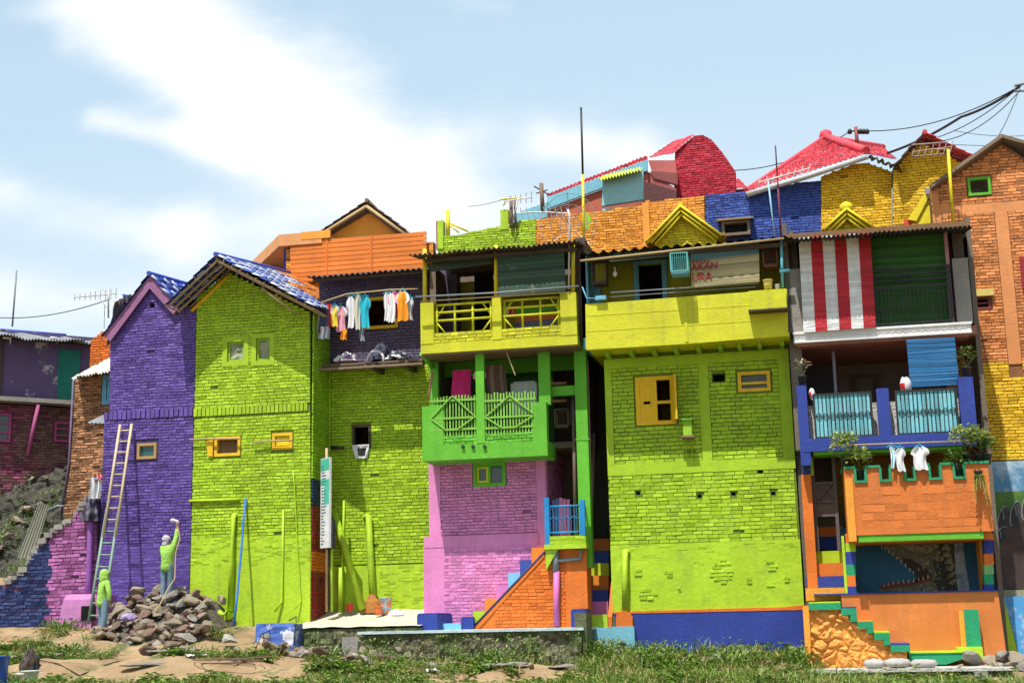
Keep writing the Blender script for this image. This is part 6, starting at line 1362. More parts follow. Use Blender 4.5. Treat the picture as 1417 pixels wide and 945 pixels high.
m = MB(); m.poly(fc, [fc.P(x, y) for x, y in ((712, 318), (757, 300.5), (770, 297), (770, 340), (712, 340))], -.25, -.1); m.box(fc, (fc.P(712, 330)[0], fc.P(770, 330)[0], GZ, fc.P(740, 341)[1]), -.25, -.12); m.build('wall', paint('dull_rose_wall', (.42, .12, .08)), t)
# tiny red roof piece
t = T('small_roof', 'little pink red tiled roof between the crimson house and the hipped roof', 'roof', W(1025, 270, 8)); m = MB(); m.tiles(W(1012, 248, 9), W(1022, 249, 9), W(1036, 262, 7.5), W(1012, 262, 7.5), 6, 6, amp=.04); m.build('tiles', REDT, t)
m = MB(); fq = F(8.2); r_ = fq.R(1014, 262, 1038, 290); m.box(fq, (r_[0], r_[1], GZ, r_[3]), -2, 0); m.build('wall', REDP, t)
# rubble behind: soil slope is the river bank mesh

# ================================================================== FAR LEFT
a0 = W(100, 560, 4.5); FA = Fr((a0.x, 4.5), (.75, .66)); Pa = FA.P
HA = T('two_storey_house', 'shaded house with purple plaster top, teal door and raw pink brick below', 'house', FA.w(0, 5, 0))
ur = Pa(128, 520)[0]; ul = Pa(-60, 520)[0]; zf = Pa(60, 552)[1]; zt_ = Pa(60, 470)[1]+.2; zl = Pa(60, 690)[1]-.8
m = MB(); m.box(FA, (ul, ur, zf, zt_-.02), -.25, 0); m.build('upper_wall', paint('dull_violet_plaster', (.13, .09, .20), per=0, wear=1, wearcol=(.42, .42, .44), blotch=(.56, .60), flake=1.1, bump=.4), HA)
r_ = (Pa(80, 515)[0], Pa(110, 515)[0], zf+.02, Pa(95, 484)[1]); frame_mb(FA, r_, .05, -.02, .04).build('door_frame', TEAL, HA)
m = MB(); m.box(FA, (r_[0]+.05, r_[1]-.05, r_[2]+.05, r_[3]-.05), -.02, .02); zz = interp(r_[2], r_[3], .6); m.box(FA, (r_[0]+.15, r_[1]-.15, r_[2]+.15, zz), .02, .035); m.build('door', TEAL, HA)
m = MB(); m.box(FA, (ul, ur, zt_-.28, zt_-.2), .0, .05); u9 = Pa(2, 500)[0]; m.box(FA, (u9-.04, u9+.04, zf, zt_), .0, .06); m.build('timber', WOODD, HA)
wq = [(Pa(-20, 590)[0], Pa(16, 590)[0], Pa(5, 611)[1], Pa(5, 571)[1]), (Pa(76, 597)[0], Pa(99, 597)[0], Pa(88, 611)[1], Pa(88, 583)[1])]
m = MB(); lw = rect((ul, ur-.2, zl, zf-.2)); m.wall(FA, lw, wq, -.3, -.12); m.bricks(FA, lw, [grow(h, .04) for h in wq], d=-.12, miss=.05, H=.08, m=lambda u, z: 0)
m.build('lower_wall', paint('pink_washed_brick', (.34, .06, .15), wear=1, wearcol=(.16, .09, .07), blotch=(.42, .56), flake=.8, per=.5), HA)
for h in wq: window(HA, FA, h, -.1, paint('rose_frame', (.42, .07, .22)), GL, w=.06, ch=(.33, .66))
m = MB(); m.box(FA, (ul, ur+.1, zf-.16, zf-.04), -.2, .35); m.build('ledge', CEM, HA)
a_, b_ = Pa(53, 560, .3), Pa(43, 628, .6); MB().tube([FA.w(*a_, .3), FA.w(*b_, .1)], .055, 8).build('prop', paint('rose_pole', (.40, .08, .24)), HA)
shell(HA, FA, (ul, ur, zl, zt_-.1), 4, DARKI)
m = MB(); q0, q1 = Pa(-60, 462, .6), Pa(128, 473, .6); zz = (Pa(0, 464, .6)[1]+Pa(120, 474, .6)[1])/2
m.sheet(FA.w(ul, zz+.42, -.9), FA.w(Pa(100, 470)[0], zz+.42, -.9), FA.w(ur+.15, zz, .65), FA.w(ul, zz, .65), 46, .028, tone=1, sag=.12); m.build('roof', ZINC, HA)
m = MB(); m.tube([FA.w(ul, zz+.46, -.9), FA.w(Pa(100, 470)[0], zz+.46, -.9)], .06, 6); m.build('ridge_cap', BLUT, HA)
m = MB()
for x in (9, 74): u, z = Pa(x, 468, .3); m.tube([FA.w(u-.1, z, .35), FA.w(u+.1, z, .35), FA.w(u+.1, z-.2, .35)], .035, 6)
m.build('gutter_stub', cW, HA)
# orange sliver house between
t, fr, uv = backwall('house', 'sliver of an orange house between the zinc roof and the purple gable', 3.4, [(124, 520), (160, 520), (160, 462), (142, 459), (126, 472)], ORAN, 'house')
m = MB(); q = lambda x, y, Y: W(x, y, Y); m.sheet(q(160, 418, 1.2), q(182, 407, 2.6), q(180, 430, 2.4), q(146, 480, .5), 8, .03, sag=.1); tag(m.build('roof_edge', WOODD), 'dark ragged thatch roof edge left of the purple gable', 'roof')
m = MB(); m.tiles(q(168, 408, 2.2), q(184, 409, 4), q(188, 425, 3.5), q(172, 420, 1.8), 6, 4); tag(m.build('roof', BLUT), 'small blue tiled roof corner behind the purple gable', 'roof')
# narrow brick house B
YB = 1.9; FBk = F(YB); Pq = FBk.P
HB = T('brick_house', 'narrow raw brick house with white sheet roof between the violet and purple houses', 'house', W(125, 700, YB))
u0, u1 = Pq(103, 560)[0], Pq(154, 560)[0]; z1 = Pq(125, 512)[1]; z0 = Pq(100, 700)[1]-1
wb = (Pq(142, 540)[0], u1-.0, Pq(147, 560)[1], Pq(147, 519)[1])
pol = [(Pq(88, 700)[0], z0), (u1+.4, z0), (u1+.4, z1), (u0, z1-.1), (Pq(101, 600)[0], Pq(101, 600)[1]), (Pq(92, 680)[0], Pq(92, 680)[1])]
m = MB(); m.wall(FBk, pol, [wb], -.2, 0); m.bricks(FBk, pol, [grow(wb, .02)], out=.03, jit=1.6, gap=.018, miss=.02); m.build('wall', RAWB, HB)
MB().tube([FBk.w(*Pq(103, 525), .05), FBk.w(*Pq(97, 640), .05), FBk.w(*Pq(86, 715), .05)], .03, 6).build('edge_pipe', DPUR, HB)
window(HB, FBk, wb, .0, LBLU, None, w=.12); shell(HB, FBk, (u0, u1, z0, z1-.15), 2.5, DARKI)
m = MB(); m.sheet(FBk.w(*Pq(122, 512, -.9), -.9), FBk.w(*Pq(160, 490, -.9), -.9), FBk.w(*Pq(158, 512, .6), .6), FBk.w(*Pq(98, 524, .6), .6), 14, .025, sag=.06); m.build('roof', paint('white_sheet', (.55, .53, .50), wear=.5, wearcol=(.3, .22, .2), per=.2), HB)
m = MB(); m.sheet(FBk.w(*Pq(148, 572, .05), .05), FBk.w(*Pq(156, 570, .05), .05), FBk.w(*Pq(154, 586, .6), .6), FBk.w(*Pq(120, 585, .6), .6), 6, .015); m.build('awning', ZINC, HB)
# sloping retaining wall, navy and mauve
FR_ = F(-.05); Pr = FR_.P
RW = T('brick_retaining_wall', 'sloping brick wall painted navy and mauve left of the purple house', 'wall', W(60, 865, 0))
pts = [(-60, 880), (137, 880), (133, 690), (122, 688), (112, 705), (95, 722), (78, 733), (62, 747), (50, 760), (40, 778), (28, 795), (8, 808), (-60, 822)]
uv = [Pr(x, y) for x, y in pts]; uv[0] = (uv[0][0], uv[0][1]-.5); uv[1] = (uv[1][0], uv[1][1]-.5); us = Pr(63, 800)[0]; ut = Pr(30, 800)[0]
uvRW = uv
m = MB(); m.wall(FR_, uv, [], -.35, 0); m.bricks(FR_, uv, [], m=lambda u, z: 1 if u < us+.05*rnd.random() else 0, H=.085, jit=1.7, gap=.018, miss=.015, out=.03); m.build('wall', [MAUV, NAVY], RW)
m = MB()
for k in range(80):
    q_ = rnd.random()*(len(uv)-4); i = 2+int(q_); f_ = q_-int(q_); a_, b_ = uv[i], uv[i+1]; u, z = a_[0]+(b_[0]-a_[0])*f_, a_[1]+(b_[1]-a_[1])*f_; s = rnd.uniform(.04, .12); d = rnd.uniform(-.3, 0)
    m.box(FR_, (u-s, u+s, z-s*.5, z+s*.6), d-s, d+s, 0, rnd.random())
m.build('rubble_top', CEM, RW)
pipe('drain_pipe', 'violet drain pipe at the right end of the mauve brick wall', [W(126, 716, -.15), W(125, 725, -.2), W(123, 800, -.2), W(120, 840, -.2)], .07, paint('violet_pipe', (.30, .10, .42)))
m = MB(); r_ = F(-.5).R(95, 822, 130, 862)
m.grid(lambda u, v: F(-.5).w(interp(r_[0], r_[1], u)+.25*(1-v)*-1*(1-u)+.03*mnoise.noise((u*3, v*3, 1)), interp(r_[2]-.3, r_[3], min(1, v*1.4)), .1-.4*max(0, v-.6)), 10, 8); m.box(F(-.5), (r_[0]+.2, r_[1]+.3, r_[2]-.3, r_[3]-.03), -.5, -.02)
tag(m.build('concrete_block', paint('pink_plaster', (.52, .20, .45), per=0)), 'pink plastered concrete block beside the ladder foot', 'block')
MB_ = MB().box(F(-.6), F(-.6).R(113, 838, 133, 858), .0, .03); tag(MB_.build('drain_opening', BLK), 'dark square drain opening in the pink block', 'opening')  # flat black panel, its colour stands in for the shade in the hole
# laundry by the purple wall edge
garment('greyish white shirt hanging at the left edge of the purple house', F0, 123, 141, 660, 690, .3, [cG, cW], 'pants', None, 'shirt')
garment('small red and white cap above the greyish shirt', F0, 132, 142, 656, 664, .32, [cR, cW], 'cloth', None, 'cap')
cloth_heap('net_bundle', 'dark tangled bundle hanging below the greyish shirt', F0, F0.R(120, 692, 141, 722), .15, [cB, DPUR], 4, 'bundle')
# stony slope between the houses
m = MB(); xa_, xb_ = W(-80, 760, 2).x, W(100, 720, 1.2).x
def slope(u, v):
    px = -80+190*u; py = 800-150*v-max(0, (u-.45))*60*(1-v); Y = 1.0+3.4*v; p = W(px, py, Y); q = mnoise.noise(p*1.1)*.35+abs(mnoise.noise(p*3))*.28; return p+Vector((0, -q, q*.3))
m.grid(slope, 110, 60, sm=False, tf=lambda i, j: rnd.random()); STONE = paint('grey_stone', (.22, .20, .18), per=.4, wear=.6, wearcol=(.10, .09, .07), bump=1.2, bs=9)
tag(m.build('stony_slope', paint('shade_darkened_rubble', (.065, .06, .045), per=.4, wear=.8, wearcol=(.05, .06, .03), bump=1.3, bs=5)), kind='structure')  # base colour darkened to put the house's shadow into the slope
def rock_mb(seed, sub=2):
    import bmesh
    bm = bmesh.new(); bmesh.ops.create_icosphere(bm, subdivisions=sub, radius=1); m = MB(); rr = random.Random(seed)
    cuts = [(Vector((rr.gauss(0, 1), rr.gauss(0, 1), rr.gauss(0, 1))).normalized(), rr.uniform(.45, .8)) for _ in range(9)]
    for v in bm.verts:
        p = v.co.copy()
        for n_, k in cuts:
            dd = p.dot(n_)
            if dd > k: p -= n_*(dd-k)
        p *= 1+.12*mnoise.noise(v.co*2+Vector((seed, 0, 0))); m.v.append((p.x*1.15, p.y*.9, p.z*.55))
    for f in bm.faces: m.face([v.index for v in f.verts], 0, .5)
    bm.free(); return m
STN = [paint('warm_stone', (.34, .27, .19), per=0, wear=.7, wearcol=(.18, .15, .12), bump=1, bs=10), paint('grey_stone_light', (.30, .27, .23), per=0, wear=.6, wearcol=(.16, .15, .14), bump=1, bs=10), paint('brown_stone', (.18, .12, .085), per=0, wear=.6, wearcol=(.32, .28, .22), bump=1, bs=10)]
protos = []
STN += [paint('broken_brick', (.26, .16, .12), per=0, bump=1, wear=.6), paint('lime_pale_stone', (.50, .47, .40), per=0, bump=1, wear=.6, wearcol=(.25, .22, .18))]
for k in range(9): o = rock_mb(k+3).build('rock', STN[(0, 1, 2, 0, 3, 2, 1, 0, 4)[k]]); protos.append(o)
def rocks(n, fn, label, group, smin, smax):
    for k in range(n):
        o = protos[rnd.randrange(9)].copy(); COL.objects.link(o); p = fn(k, n); s = rnd.uniform(smin, smax)*rnd.uniform(.7, 1.1); o.location = p; o.scale = (s, s*rnd.uniform(.8, 1.1), s*rnd.uniform(.8, 1.1)); o.rotation_euler = (rnd.uniform(-.6, .6), rnd.uniform(-.6, .6), rnd.uniform(0, 6.28)); o.name = 'rock'; tag(o, label, 'rock', group)
def sl(k, n): u, v = rnd.random()*.82, rnd.random(); return slope(u, v)+Vector((0, -.05, .02))
rocks(24, sl, 'grey rock embedded in the dark slope below the pink brick wall', 'rocks on the dark slope', .09, .24)
top = W(215, 829, -.5); 
def heap(k, n):
    x = interp(W(150, 880, -1.5).x, W(292, 880, -1.5).x, rnd.random()); d = rnd.random()**.8; y = -.35-2.5*d
    cx_ = W(218, 860, -1).x; fx = max(0, 1-((x-cx_)/2.1)**2); z = gz(x, y)-.05+.92*fx*(1-d)**.75+rnd.uniform(-.05, .06); return Vector((x, y, z))
rocks(186, heap, 'broken stone in the big rubble heap at the foot of the purple wall', 'broken stones of the rubble heap', .07, .23)
def heapz(x, y): d = max(0, min(1, (-.35-y)/2.5)); fx = max(0, 1-((x-W(218, 860, -1).x)/2.1)**2); return gz(x, y)+.92*fx*(1-d)**.75
violet = paint('violet_spattered_stone', (.38, .28, .55), per=0)
o = protos[2].copy(); o.data = o.data.copy(); o.data.materials[0] = violet; COL.objects.link(o); x = W(190, 858, -2).x; o.location = (x, -2.4, heapz(x, -2.4)+.15); o.scale = (.24, .2, .22); o.name = 'rock'; tag(o, 'violet paint spattered stone low in the rubble heap', 'rock')
pr = [(60, 905, -3.8), (340, 905, -3.0), (265, 922, -4.3)]
def few(k, n):
    lst = [(215+rnd.uniform(-40, 60), 912+rnd.uniform(-8, 12), -3.9), (430+rnd.uniform(-50, 70), 905+rnd.uniform(-14, 14), -3.3), (960+rnd.uniform(-130, 130), 912+rnd.uniform(-4, 22), -2.2), (1380+rnd.uniform(-20, 30), 915+rnd.uniform(-6, 10), -2.6), (540+rnd.uniform(-60, 200), 925+rnd.uniform(-10, 14), -4)]
    p = W(*lst[k % 5]); return Vector((p.x, p.y, gzd(p.x, p.y)+.02))
rocks(24, few, 'loose stone scattered on the grassy river bank', 'loose stones on the bank', .07, .24)
for k, o in enumerate(protos): p = few(k, 9); o.location = p; s = rnd.uniform(.1, .2); o.scale = (s, s, s); tag(o, 'loose stone scattered on the grassy river bank', 'rock', 'loose stones on the bank')
# corrugated sheet on the slope
m = MB(); m.sheet(W(54, 694, 1.4), W(68, 700, 1.4), W(45, 776, .6), W(24, 772, .6), 5, .035); tag(m.build('corrugated_sheet', paint('mossy_sheet', (.20, .20, .15), wear=.6)), 'mossy corrugated sheet leaning on the dark stone slope', 'sheet')
m = MB(); m.tube([W(66, 706, 1.2), W(80, 700, 1.2), W(90, 700, 1.2)], .03, 6); tag(m.build('pipe', GREYM), 'grey pipe end beside the leaning corrugated sheet', 'pipe')
# ================================================================== LADDER, PEOPLE
LD = T('ladder', 'long extension ladder leaning on the purple house', 'ladder', W(125, 860, -1.6))
def lp(t, s, lo=0):  # t along the ladder, s side
    a = W(122, 863, -1.75) if s < 0 else W(140, 864, -1.75); b = W(167, 588, -.08) if s < 0 else W(183, 587, -.08); return a.lerp(b, t)
gm, wm = paint('ladder_green_grey', (.22, .32, .27), wear=.6, wearcol=(.4, .4, .36)), paint('ladder_wood', (.55, .44, .28), wear=.5)
for s in (-1, 1):
    MB().tube([lp(0, s), lp(.56, s)], .034, 6).build('rail', gm, LD); MB().tube([lp(.42, s)+Vector((.05, -.06, 0)), lp(1, s)+Vector((.0, -.03, 0))], .034, 6).build('rail', wm, LD)
for k in range(17):
    t_ = .04+k*.058; MB().tube([lp(t_, -1), lp(t_, 1)], .022, 6).build('rung', wm if t_ > .45 else gm, LD)
def skin(name, V, E, rad, mat, parent=None, sub=2, root=0):
    me = bpy.data.meshes.new(name); me.from_pydata([tuple(v) for v in V], E, []); o = bpy.data.objects.new(name, me); COL.objects.link(o)
    sk = o.modifiers.new('s', 'SKIN'); sk.use_smooth_shade = True
    for i, r_ in enumerate(rad):
        d_ = me.skin_vertices[0].data[i]; d_.radius = (r_, r_) if not isinstance(r_, tuple) else r_; d_.use_root = i == root
    sb = o.modifiers.new('u', 'SUBSURF'); sb.levels = sub; sb.render_levels = sub
    bpy.context.view_layer.update(); n_ = bpy.data.meshes.new_from_object(o.evaluated_get(bpy.context.evaluated_depsgraph_get()))
    o.modifiers.clear(); o.data = n_; n_.materials.clear(); n_.materials.append(mat)
    for p_ in n_.polygons: p_.use_smooth = True
    if parent: o.parent = parent
    return o
SKIN = paint('skin_tone', (.28, .14, .085), .55, wear=0, streak=0, per=0, bump=.05); JEAN = paint('denim', (.16, .26, .34), .85, wear=.6, wearcol=(.30, .40, .46), per=0, bump=.3, bs=20, flake=4, streak=.1); SHIRT = paint('lime_shirt', (.33, .60, .10), .9, wear=.5, wearcol=(.42, .6, .2), per=0, streak=0, bump=.9, bs=5); SHOE = flat('dark_shoe', (.03, .03, .03))
def person(label, foot, H, J, face, hood, shirtm):
    """foot = ground point; J joints in units of height: dict name -> (x, y, z) with y towards the viewer negative"""
    s = H; P3 = lambda k: Vector(J[k])*s
    V = []; Rr = []; Ed = []; ix = {}
    def add(k, p, r_, par=None):
        ix[k] = len(V); V.append(Vector(p)*s); Rr.append(tuple(q*s for q in r_) if isinstance(r_, tuple) else r_*s)
        if par is not None: Ed.append((ix[par], ix[k]))
    pel = Vector(J['pelvis']); ch = Vector(J['chest']); nk = Vector(J['neck']); hd = Vector(J['head'])
    add('pelvis', pel, (.078, .06)); add('waist', pel.lerp(ch, .45), (.065, .05), 'pelvis'); add('chest', ch, (.085, .06), 'waist'); add('neck', nk, .030, 'chest')
    f = Vector(face).normalized(); 
    add('skull', hd, (.066, .072), 'neck'); add('crown', hd+Vector((0, 0, .045)), .052, 'skull'); add('nose', hd+f*.072+Vector((0, 0, -.008)), .010, 'skull'); add('chin', hd+f*.042+Vector((0, 0, -.048)), .026, 'skull')
    for sd in 'LR':
        add('sh'+sd, J['sh'+sd], .036, 'chest'); add('el'+sd, J['el'+sd], .025, 'sh'+sd); add('wr'+sd, J['wr'+sd], .016, 'el'+sd)
        wv, hv = Vector(J['wr'+sd]), Vector(J['hand'+sd]); add('palm'+sd, wv.lerp(hv, .5), (.022, .012), 'wr'+sd); dr_ = (hv-wv).normalized(); sdv = dr_.cross(f).normalized() if dr_.cross(f).length > .1 else Vector((1, 0, 0))
        for q, (o_, l) in enumerate(((-.018, .035), (-.006, .042), (.006, .040), (.018, .032))):
            b_ = wv.lerp(hv, .75)+sdv*o_; add('f%s%d' % (sd, q), b_, .0062, 'palm'+sd); add('g%s%d' % (sd, q), b_+dr_*l*.6+f*.008, .0052, 'f%s%d' % (sd, q)); add('h%s%d' % (sd, q), b_+dr_*l*.8+f*.02, .0045, 'g%s%d' % (sd, q))
        b_ = wv.lerp(hv, .4)-sdv*.024; add('t'+sd, b_, .007, 'palm'+sd); add('u'+sd, b_-sdv*.012+dr_*.025+f*.01, .0055, 't'+sd)
        add('hip'+sd, J['hip'+sd], .052, 'pelvis'); add('kn'+sd, J['kn'+sd], .034, 'hip'+sd); add('an'+sd, J['an'+sd], .022, 'kn'+sd); add('toe'+sd, Vector(J['an'+sd])+Vector(J['toe'])+Vector((0, 0, -.025)), .02, 'an'+sd)
    o = skin('person', V, Ed, Rr, SKIN); o.location = foot; tag(o, label, 'person')
    def cl(name, keys, edges, rad, mt, ext=()):
        vs = [Vector(J[k]) if isinstance(k, str) else Vector(k) for k in keys]; return skin(name, [v*s for v in vs], edges, [tuple(q*s for q in r_) if isinstance(r_, tuple) else r_*s for r_ in rad], mt, o)
    mid = lambda a, b, k: tuple(Vector(J[a]).lerp(Vector(J[b]), k))
    cl('shirt', [tuple(pel+Vector((0, 0, -.10))), tuple(pel.lerp(ch, .5)), 'chest', tuple(nk-Vector((0, 0, .01))), 'shL', 'elL', mid('elL', 'wrL', .8), 'shR', 'elR', mid('elR', 'wrR', .8)],
       [(0, 1), (1, 2), (2, 3), (2, 4), (4, 5), (5, 6), (2, 7), (7, 8), (8, 9)], [(.118, .096), (.096, .076), (.104, .078), .044, .048, .036, .028, .048, .036, .028], shirtm)
    cl('jeans', [tuple(pel+Vector((0, 0, .09))), 'hipL', 'knL', mid('knL', 'anL', .9), 'hipR', 'knR', mid('knR', 'anR', .9), tuple(pel-Vector((0, 0, .02)))],
       [(0, 7), (7, 1), (1, 2), (2, 3), (7, 4), (4, 5), (5, 6)], [(.084, .066), .062, .046, .036, .062, .046, .036, (.082, .068)], JEAN)
    for sd in 'LR': a = Vector(J['an'+sd]); cl('shoe', [tuple(a+Vector((0, 0, -.012))), tuple(a+Vector(J['toe'])*1.1+Vector((0, 0, -.025)))], [(0, 1)], [.03, .026], SHOE)
    hm, kind = hood; fo_ = Vector(foot); c_ = hd-f*(.012 if kind else .004)+Vector((0, 0, .012))
    fh = Vector((f.x, f.y, 0)).normalized(); sd_ = Vector((fh.y, -fh.x, 0)); m = MB()
    def hf(u, v):
        a = u*2*math.pi; e = -.1+v*1.67 if not kind else -1.2+v*2.77
        rr = .062*math.cos(e) if e > 0 or not kind else .062*(1-.10*e*e)*(1+.22*max(0, -e-.5)); z = .078*math.sin(e) if e > 0 else .062*e
        k_ = 1+.07*mnoise.noise((u*6, v*4, s)); return fo_+(c_+(fh*math.cos(a)*1.14+sd_*math.sin(a))*rr*k_+Vector((0, 0, z)))*s
    m.grid(hf, 20, 12, sm=True)
    if not kind: m.grid(lambda u, v: fo_+(c_+fh*(.055+.055*v)*math.cos((u-.5)*1.8)+sd_*math.sin((u-.5)*2.2)*.06+Vector((0, 0, .012-.012*v)))*s, 8, 3, sm=True); m.grid(lambda u, v: fo_+(c_-fh*.058*math.cos((u-.5)*2.4)+sd_*math.sin((u-.5)*2.4)*.062+Vector((0, 0, .0-.075*v)))*s, 8, 3, sm=True)
    hb = m.build('hood' if kind else 'cap', hm); w_ = hb.location.copy(); hb.parent = o; hb.location = w_-Vector(o.location)
    for sg in (-1, 1):
        sv_ = f.cross(Vector((0, 0, 1))); MB().lathe(Vector(foot)+(hd+f*.05+sv_*.018*sg+Vector((0, 0, .006)))*s, [(.004*s, 0), (.006*s, .004*s), (.003*s, .008*s)], 8).build('eye', BLACKM, o)
    MB().tube([Vector(foot)+(hd+f*.053+sv_*.014+Vector((0, 0, -.028)))*s, Vector(foot)+(hd+f*.053-sv_*.014+Vector((0, 0, -.028)))*s], .003*s, 5).build('mouth', DRED, o)
    return o
def px_height(x, y0, y1, Y): return W(x, y0, Y).z-W(x, y1, Y).z
# painter on the heap, right arm up to the spray nozzle
Yp = -1.0; ft = W(229, 832, Yp); Hp = px_height(229, 741, 832, Yp)/.99
J1 = dict(pelvis=(.01, 0, .53), chest=(.02, -.01, .74), neck=(.005, 0, .84), head=(-.02, .01, .915), shL=(-.075, 0, .80), elL=(-.085, .10, .66), wrL=(-.02, .20, .69), handL=(.02, .25, .73), shR=(.105, .0, .815), elR=(.135, .03, .975), wrR=(.125, .06, 1.13), handR=(.12, .07, 1.21),
          hipL=(-.04, 0, .49), knL=(-.045, .01, .27), anL=(-.05, 0, .04), hipR=(.055, 0, .49), knR=(.065, .02, .27), anR=(.045, .03, .04), toe=(.02, .08, 0))
PA = person('painter in lime shirt and patterned cap on the rubble heap, one arm raised', ft, Hp, J1, (.25, .97, .1), (paint('patterned_cap', (.55, .50, .62), wear=1, wearcol=(.12, .08, .2), blotch=(.5, .56), flake=14, per=0, streak=0), False), SHIRT)
hp = ft+Vector(J1['handR'])*Hp
tag(MB().tube([hp+Vector((-.10, .02, .03)), hp, hp+Vector((.04, 0, -.05))], .03, 8).lathe(hp+Vector((-.12, .02, -.02)), [(.05, 0), (.06, .06), (.03, .09)], 10).build('spray_gun', flat('pale_tool', (.6, .55, .6))), 'pale spray gun in the raised hand of the painter on the heap', 'spray gun')
hose = [hp+Vector((.04, 0, -.03)), W(246, 728, Yp+.1), W(249, 745, Yp), W(243, 765, Yp), W(242, 800, Yp-.2), W(232, 815, Yp-.4), W(222, 835, Yp-1), W(212, 850, Yp-1.6)]
tag(MB().tube(hose, .014, 6).build('hose', WOODL), 'thin tan hose looping down from the spray gun', 'hose')
mm_ = MB(); xa_, xb_ = W(135, 880, -1.5).x, W(300, 880, -1.5).x
def mound(u, v): x, y = interp(xa_+.2, xb_-.1, u), interp(-.1, -3.1, v); return Vector((x, y, heapz(x, y)-.10-.25*(1-min(1, 6*min(u, 1-u, v+.2, 1-v)))+.10*mnoise.noise((x*4, y*4, 0))))
mm_.grid(mound, 90, 50, tf=lambda i, j: rnd.random()); tag(mm_.build('rubble', paint('dark_rubble', (.14, .11, .085), per=.5, wear=.8, wearcol=(.05, .04, .035), bump=1.2, bs=9)), 'small broken rubble filling the heap under the larger stones', None, None, 'stuff')
# helper at the ladder foot
Yh = -2.45; ft = W(139, 884, Yh); ft.z = max(ft.z, gzd(ft.x, ft.y)+.03); Hh = W(143, 785, Yh).z-ft.z
J2 = dict(pelvis=(.02, 0, .53), chest=(.03, -.005, .73), neck=(.03, 0, .83), head=(.035, .0, .905), shL=(-.03, .06, .80), elL=(-.06, .10, .68), wrL=(-.10, .16, .78), handL=(-.13, .2, .84), shR=(.10, -.05, .79), elR=(.15, -.08, .64), wrR=(.155, -.06, .50), handR=(.155, -.04, .43),
          hipL=(-.02, .03, .49), knL=(-.01, .04, .27), anL=(-.06, .04, .04), hipR=(.06, -.03, .49), knR=(.065, -.03, .27), anR=(.02, -.04, .04), toe=(.07, .03, 0))
person('worker in a lime hooded shirt and jeans steadying the foot of the ladder', ft, Hh*.99, J2, (.75, .45, .25), (SHIRT, True), SHIRT)

# ================================================================== MASTS, AERIALS, WIRES
def mast(label, pts, r_, mats_, name='antenna_pole', cat='pole'):
    m = MB(); pts = [Vector(p) for p in pts]
    if len(mats_) == 2: m.tube(pts[:2], r_, 8, 0); m.tube(pts[1:], r_*.8, 8, 1)
    else: m.tube(pts, r_, 8)
    return tag(m.build(name, mats_), label, cat)
Ym = 1.5
mast('tall thin mast with yellow lower half rising over the roofs', [W(808, 345, Ym), W(806.5, 242, Ym), W(804, 149, Ym)], .034, [YPIPE, BLACKM])
mast('thin dark pole standing on the zinc roof of the violet house', [W(17, 452, 5), W(23, 374, 5)], .026, [GREYM])
mast('thin dark red pole in front of the royal blue wall', [W(1081, 330, 1.2), W(1076, 250, 1.2), W(1073, 202, 1.2)], .022, [paint('maroon_pole', (.2, .03, .05)), BLACKM])
mast('thin light blue pole carrying an aerial before the royal blue wall', [W(1072, 330, 1.1), W(1063, 250, 1.1)], .02, [LPIPE if 0 else flat('pale_blue_pole', (.3, .5, .65))])
mast('bright yellow pole in front of the salmon brick house', [W(1319, 308, .8), W(1312, 207, .8)], .036, [YPIPE])
mast('thin grey white pole behind the yellow balcony roof', [W(787, 400, -.9), W(788, 300, -.9), W(786, 290, -.9)], .022, [flat('pale_grey_pole', (.55, .55, .55))])
def yagi(label, c, dirv, L, n, el, mat, mastto=None, dish=False, el_dir=(0, 0, 1), r_=.014):
    c = Vector(c); d_ = Vector(dirv).normalized(); e_ = Vector(el_dir).normalized(); t = T('tv_aerial', label, 'aerial', mastto or c); m = MB().tube([c-d_*L/2, c+d_*L/2], r_*1.2, 5); m.build('boom', mat, t); m = MB()
    for k in range(n): p = c+d_*L*(k/(n-1)-.5)*.96; h = el*(.6+.5*k/n); m.tube([p-e_*h/2, p+e_*h/2], r_*.8, 4)
    m.build('elements', mat, t)
    if mastto: MB().tube([Vector(mastto), c], r_*1.6, 6).build('mast', mat, t)
    return t
AL = flat('aluminium', (.38, .38, .38), .4, metal=.5)
a = W(132, 409, 3.0); yagi('long comb shaped aerial above the violet house roof', a, (1, 0, .02), 1.3, 9, .28, AL, None)
m = MB().tube([W(150, 397, 3), W(150, 440, 3)], .022, 6).tube([W(136, 410, 3), W(152, 430, 3)], .015, 5).tube([W(140, 397, 3), W(150, 410, 3)], .01, 5).tube([W(145, 420, 3.2), W(144, 455, 3.2)], .01, 5); tag(m.build('aerial_mast', AL), 'thin mast with struts holding the comb shaped aerial', 'mast')
yagi('pale aerial pointing right over the red hipped roof', W(1085, 243, 1.1), (1, 0, .2), 1.25, 8, .28, flat('pale_metal', (.6, .62, .6)), W(1063, 250, 1.1), el_dir=(.3, .1, .9))
t = yagi('rusty grid aerial on a post over the torn red roof', W(1290, 207, .85), (1, 0, .05), .9, 7, .5, flat('rusty_rod', (.28, .2, .16)), W(1312, 207, .8), el_dir=(.2, .5, .6))
for dz in (-.14, .14): MB().tube([W(1262, 209, .85)+Vector((0, 0, dz)), W(1312, 205, .85)+Vector((0, 0, dz))], .02, 5).build('side_boom', flat('rusty_rod', (.28, .2, .16)), t)
yagi('bent yagi aerial with fan of rods above the lime parapet', W(717, 276, 3.6), (1, .1, .12), .75, 6, .3, AL, W(708, 312, 3.6))
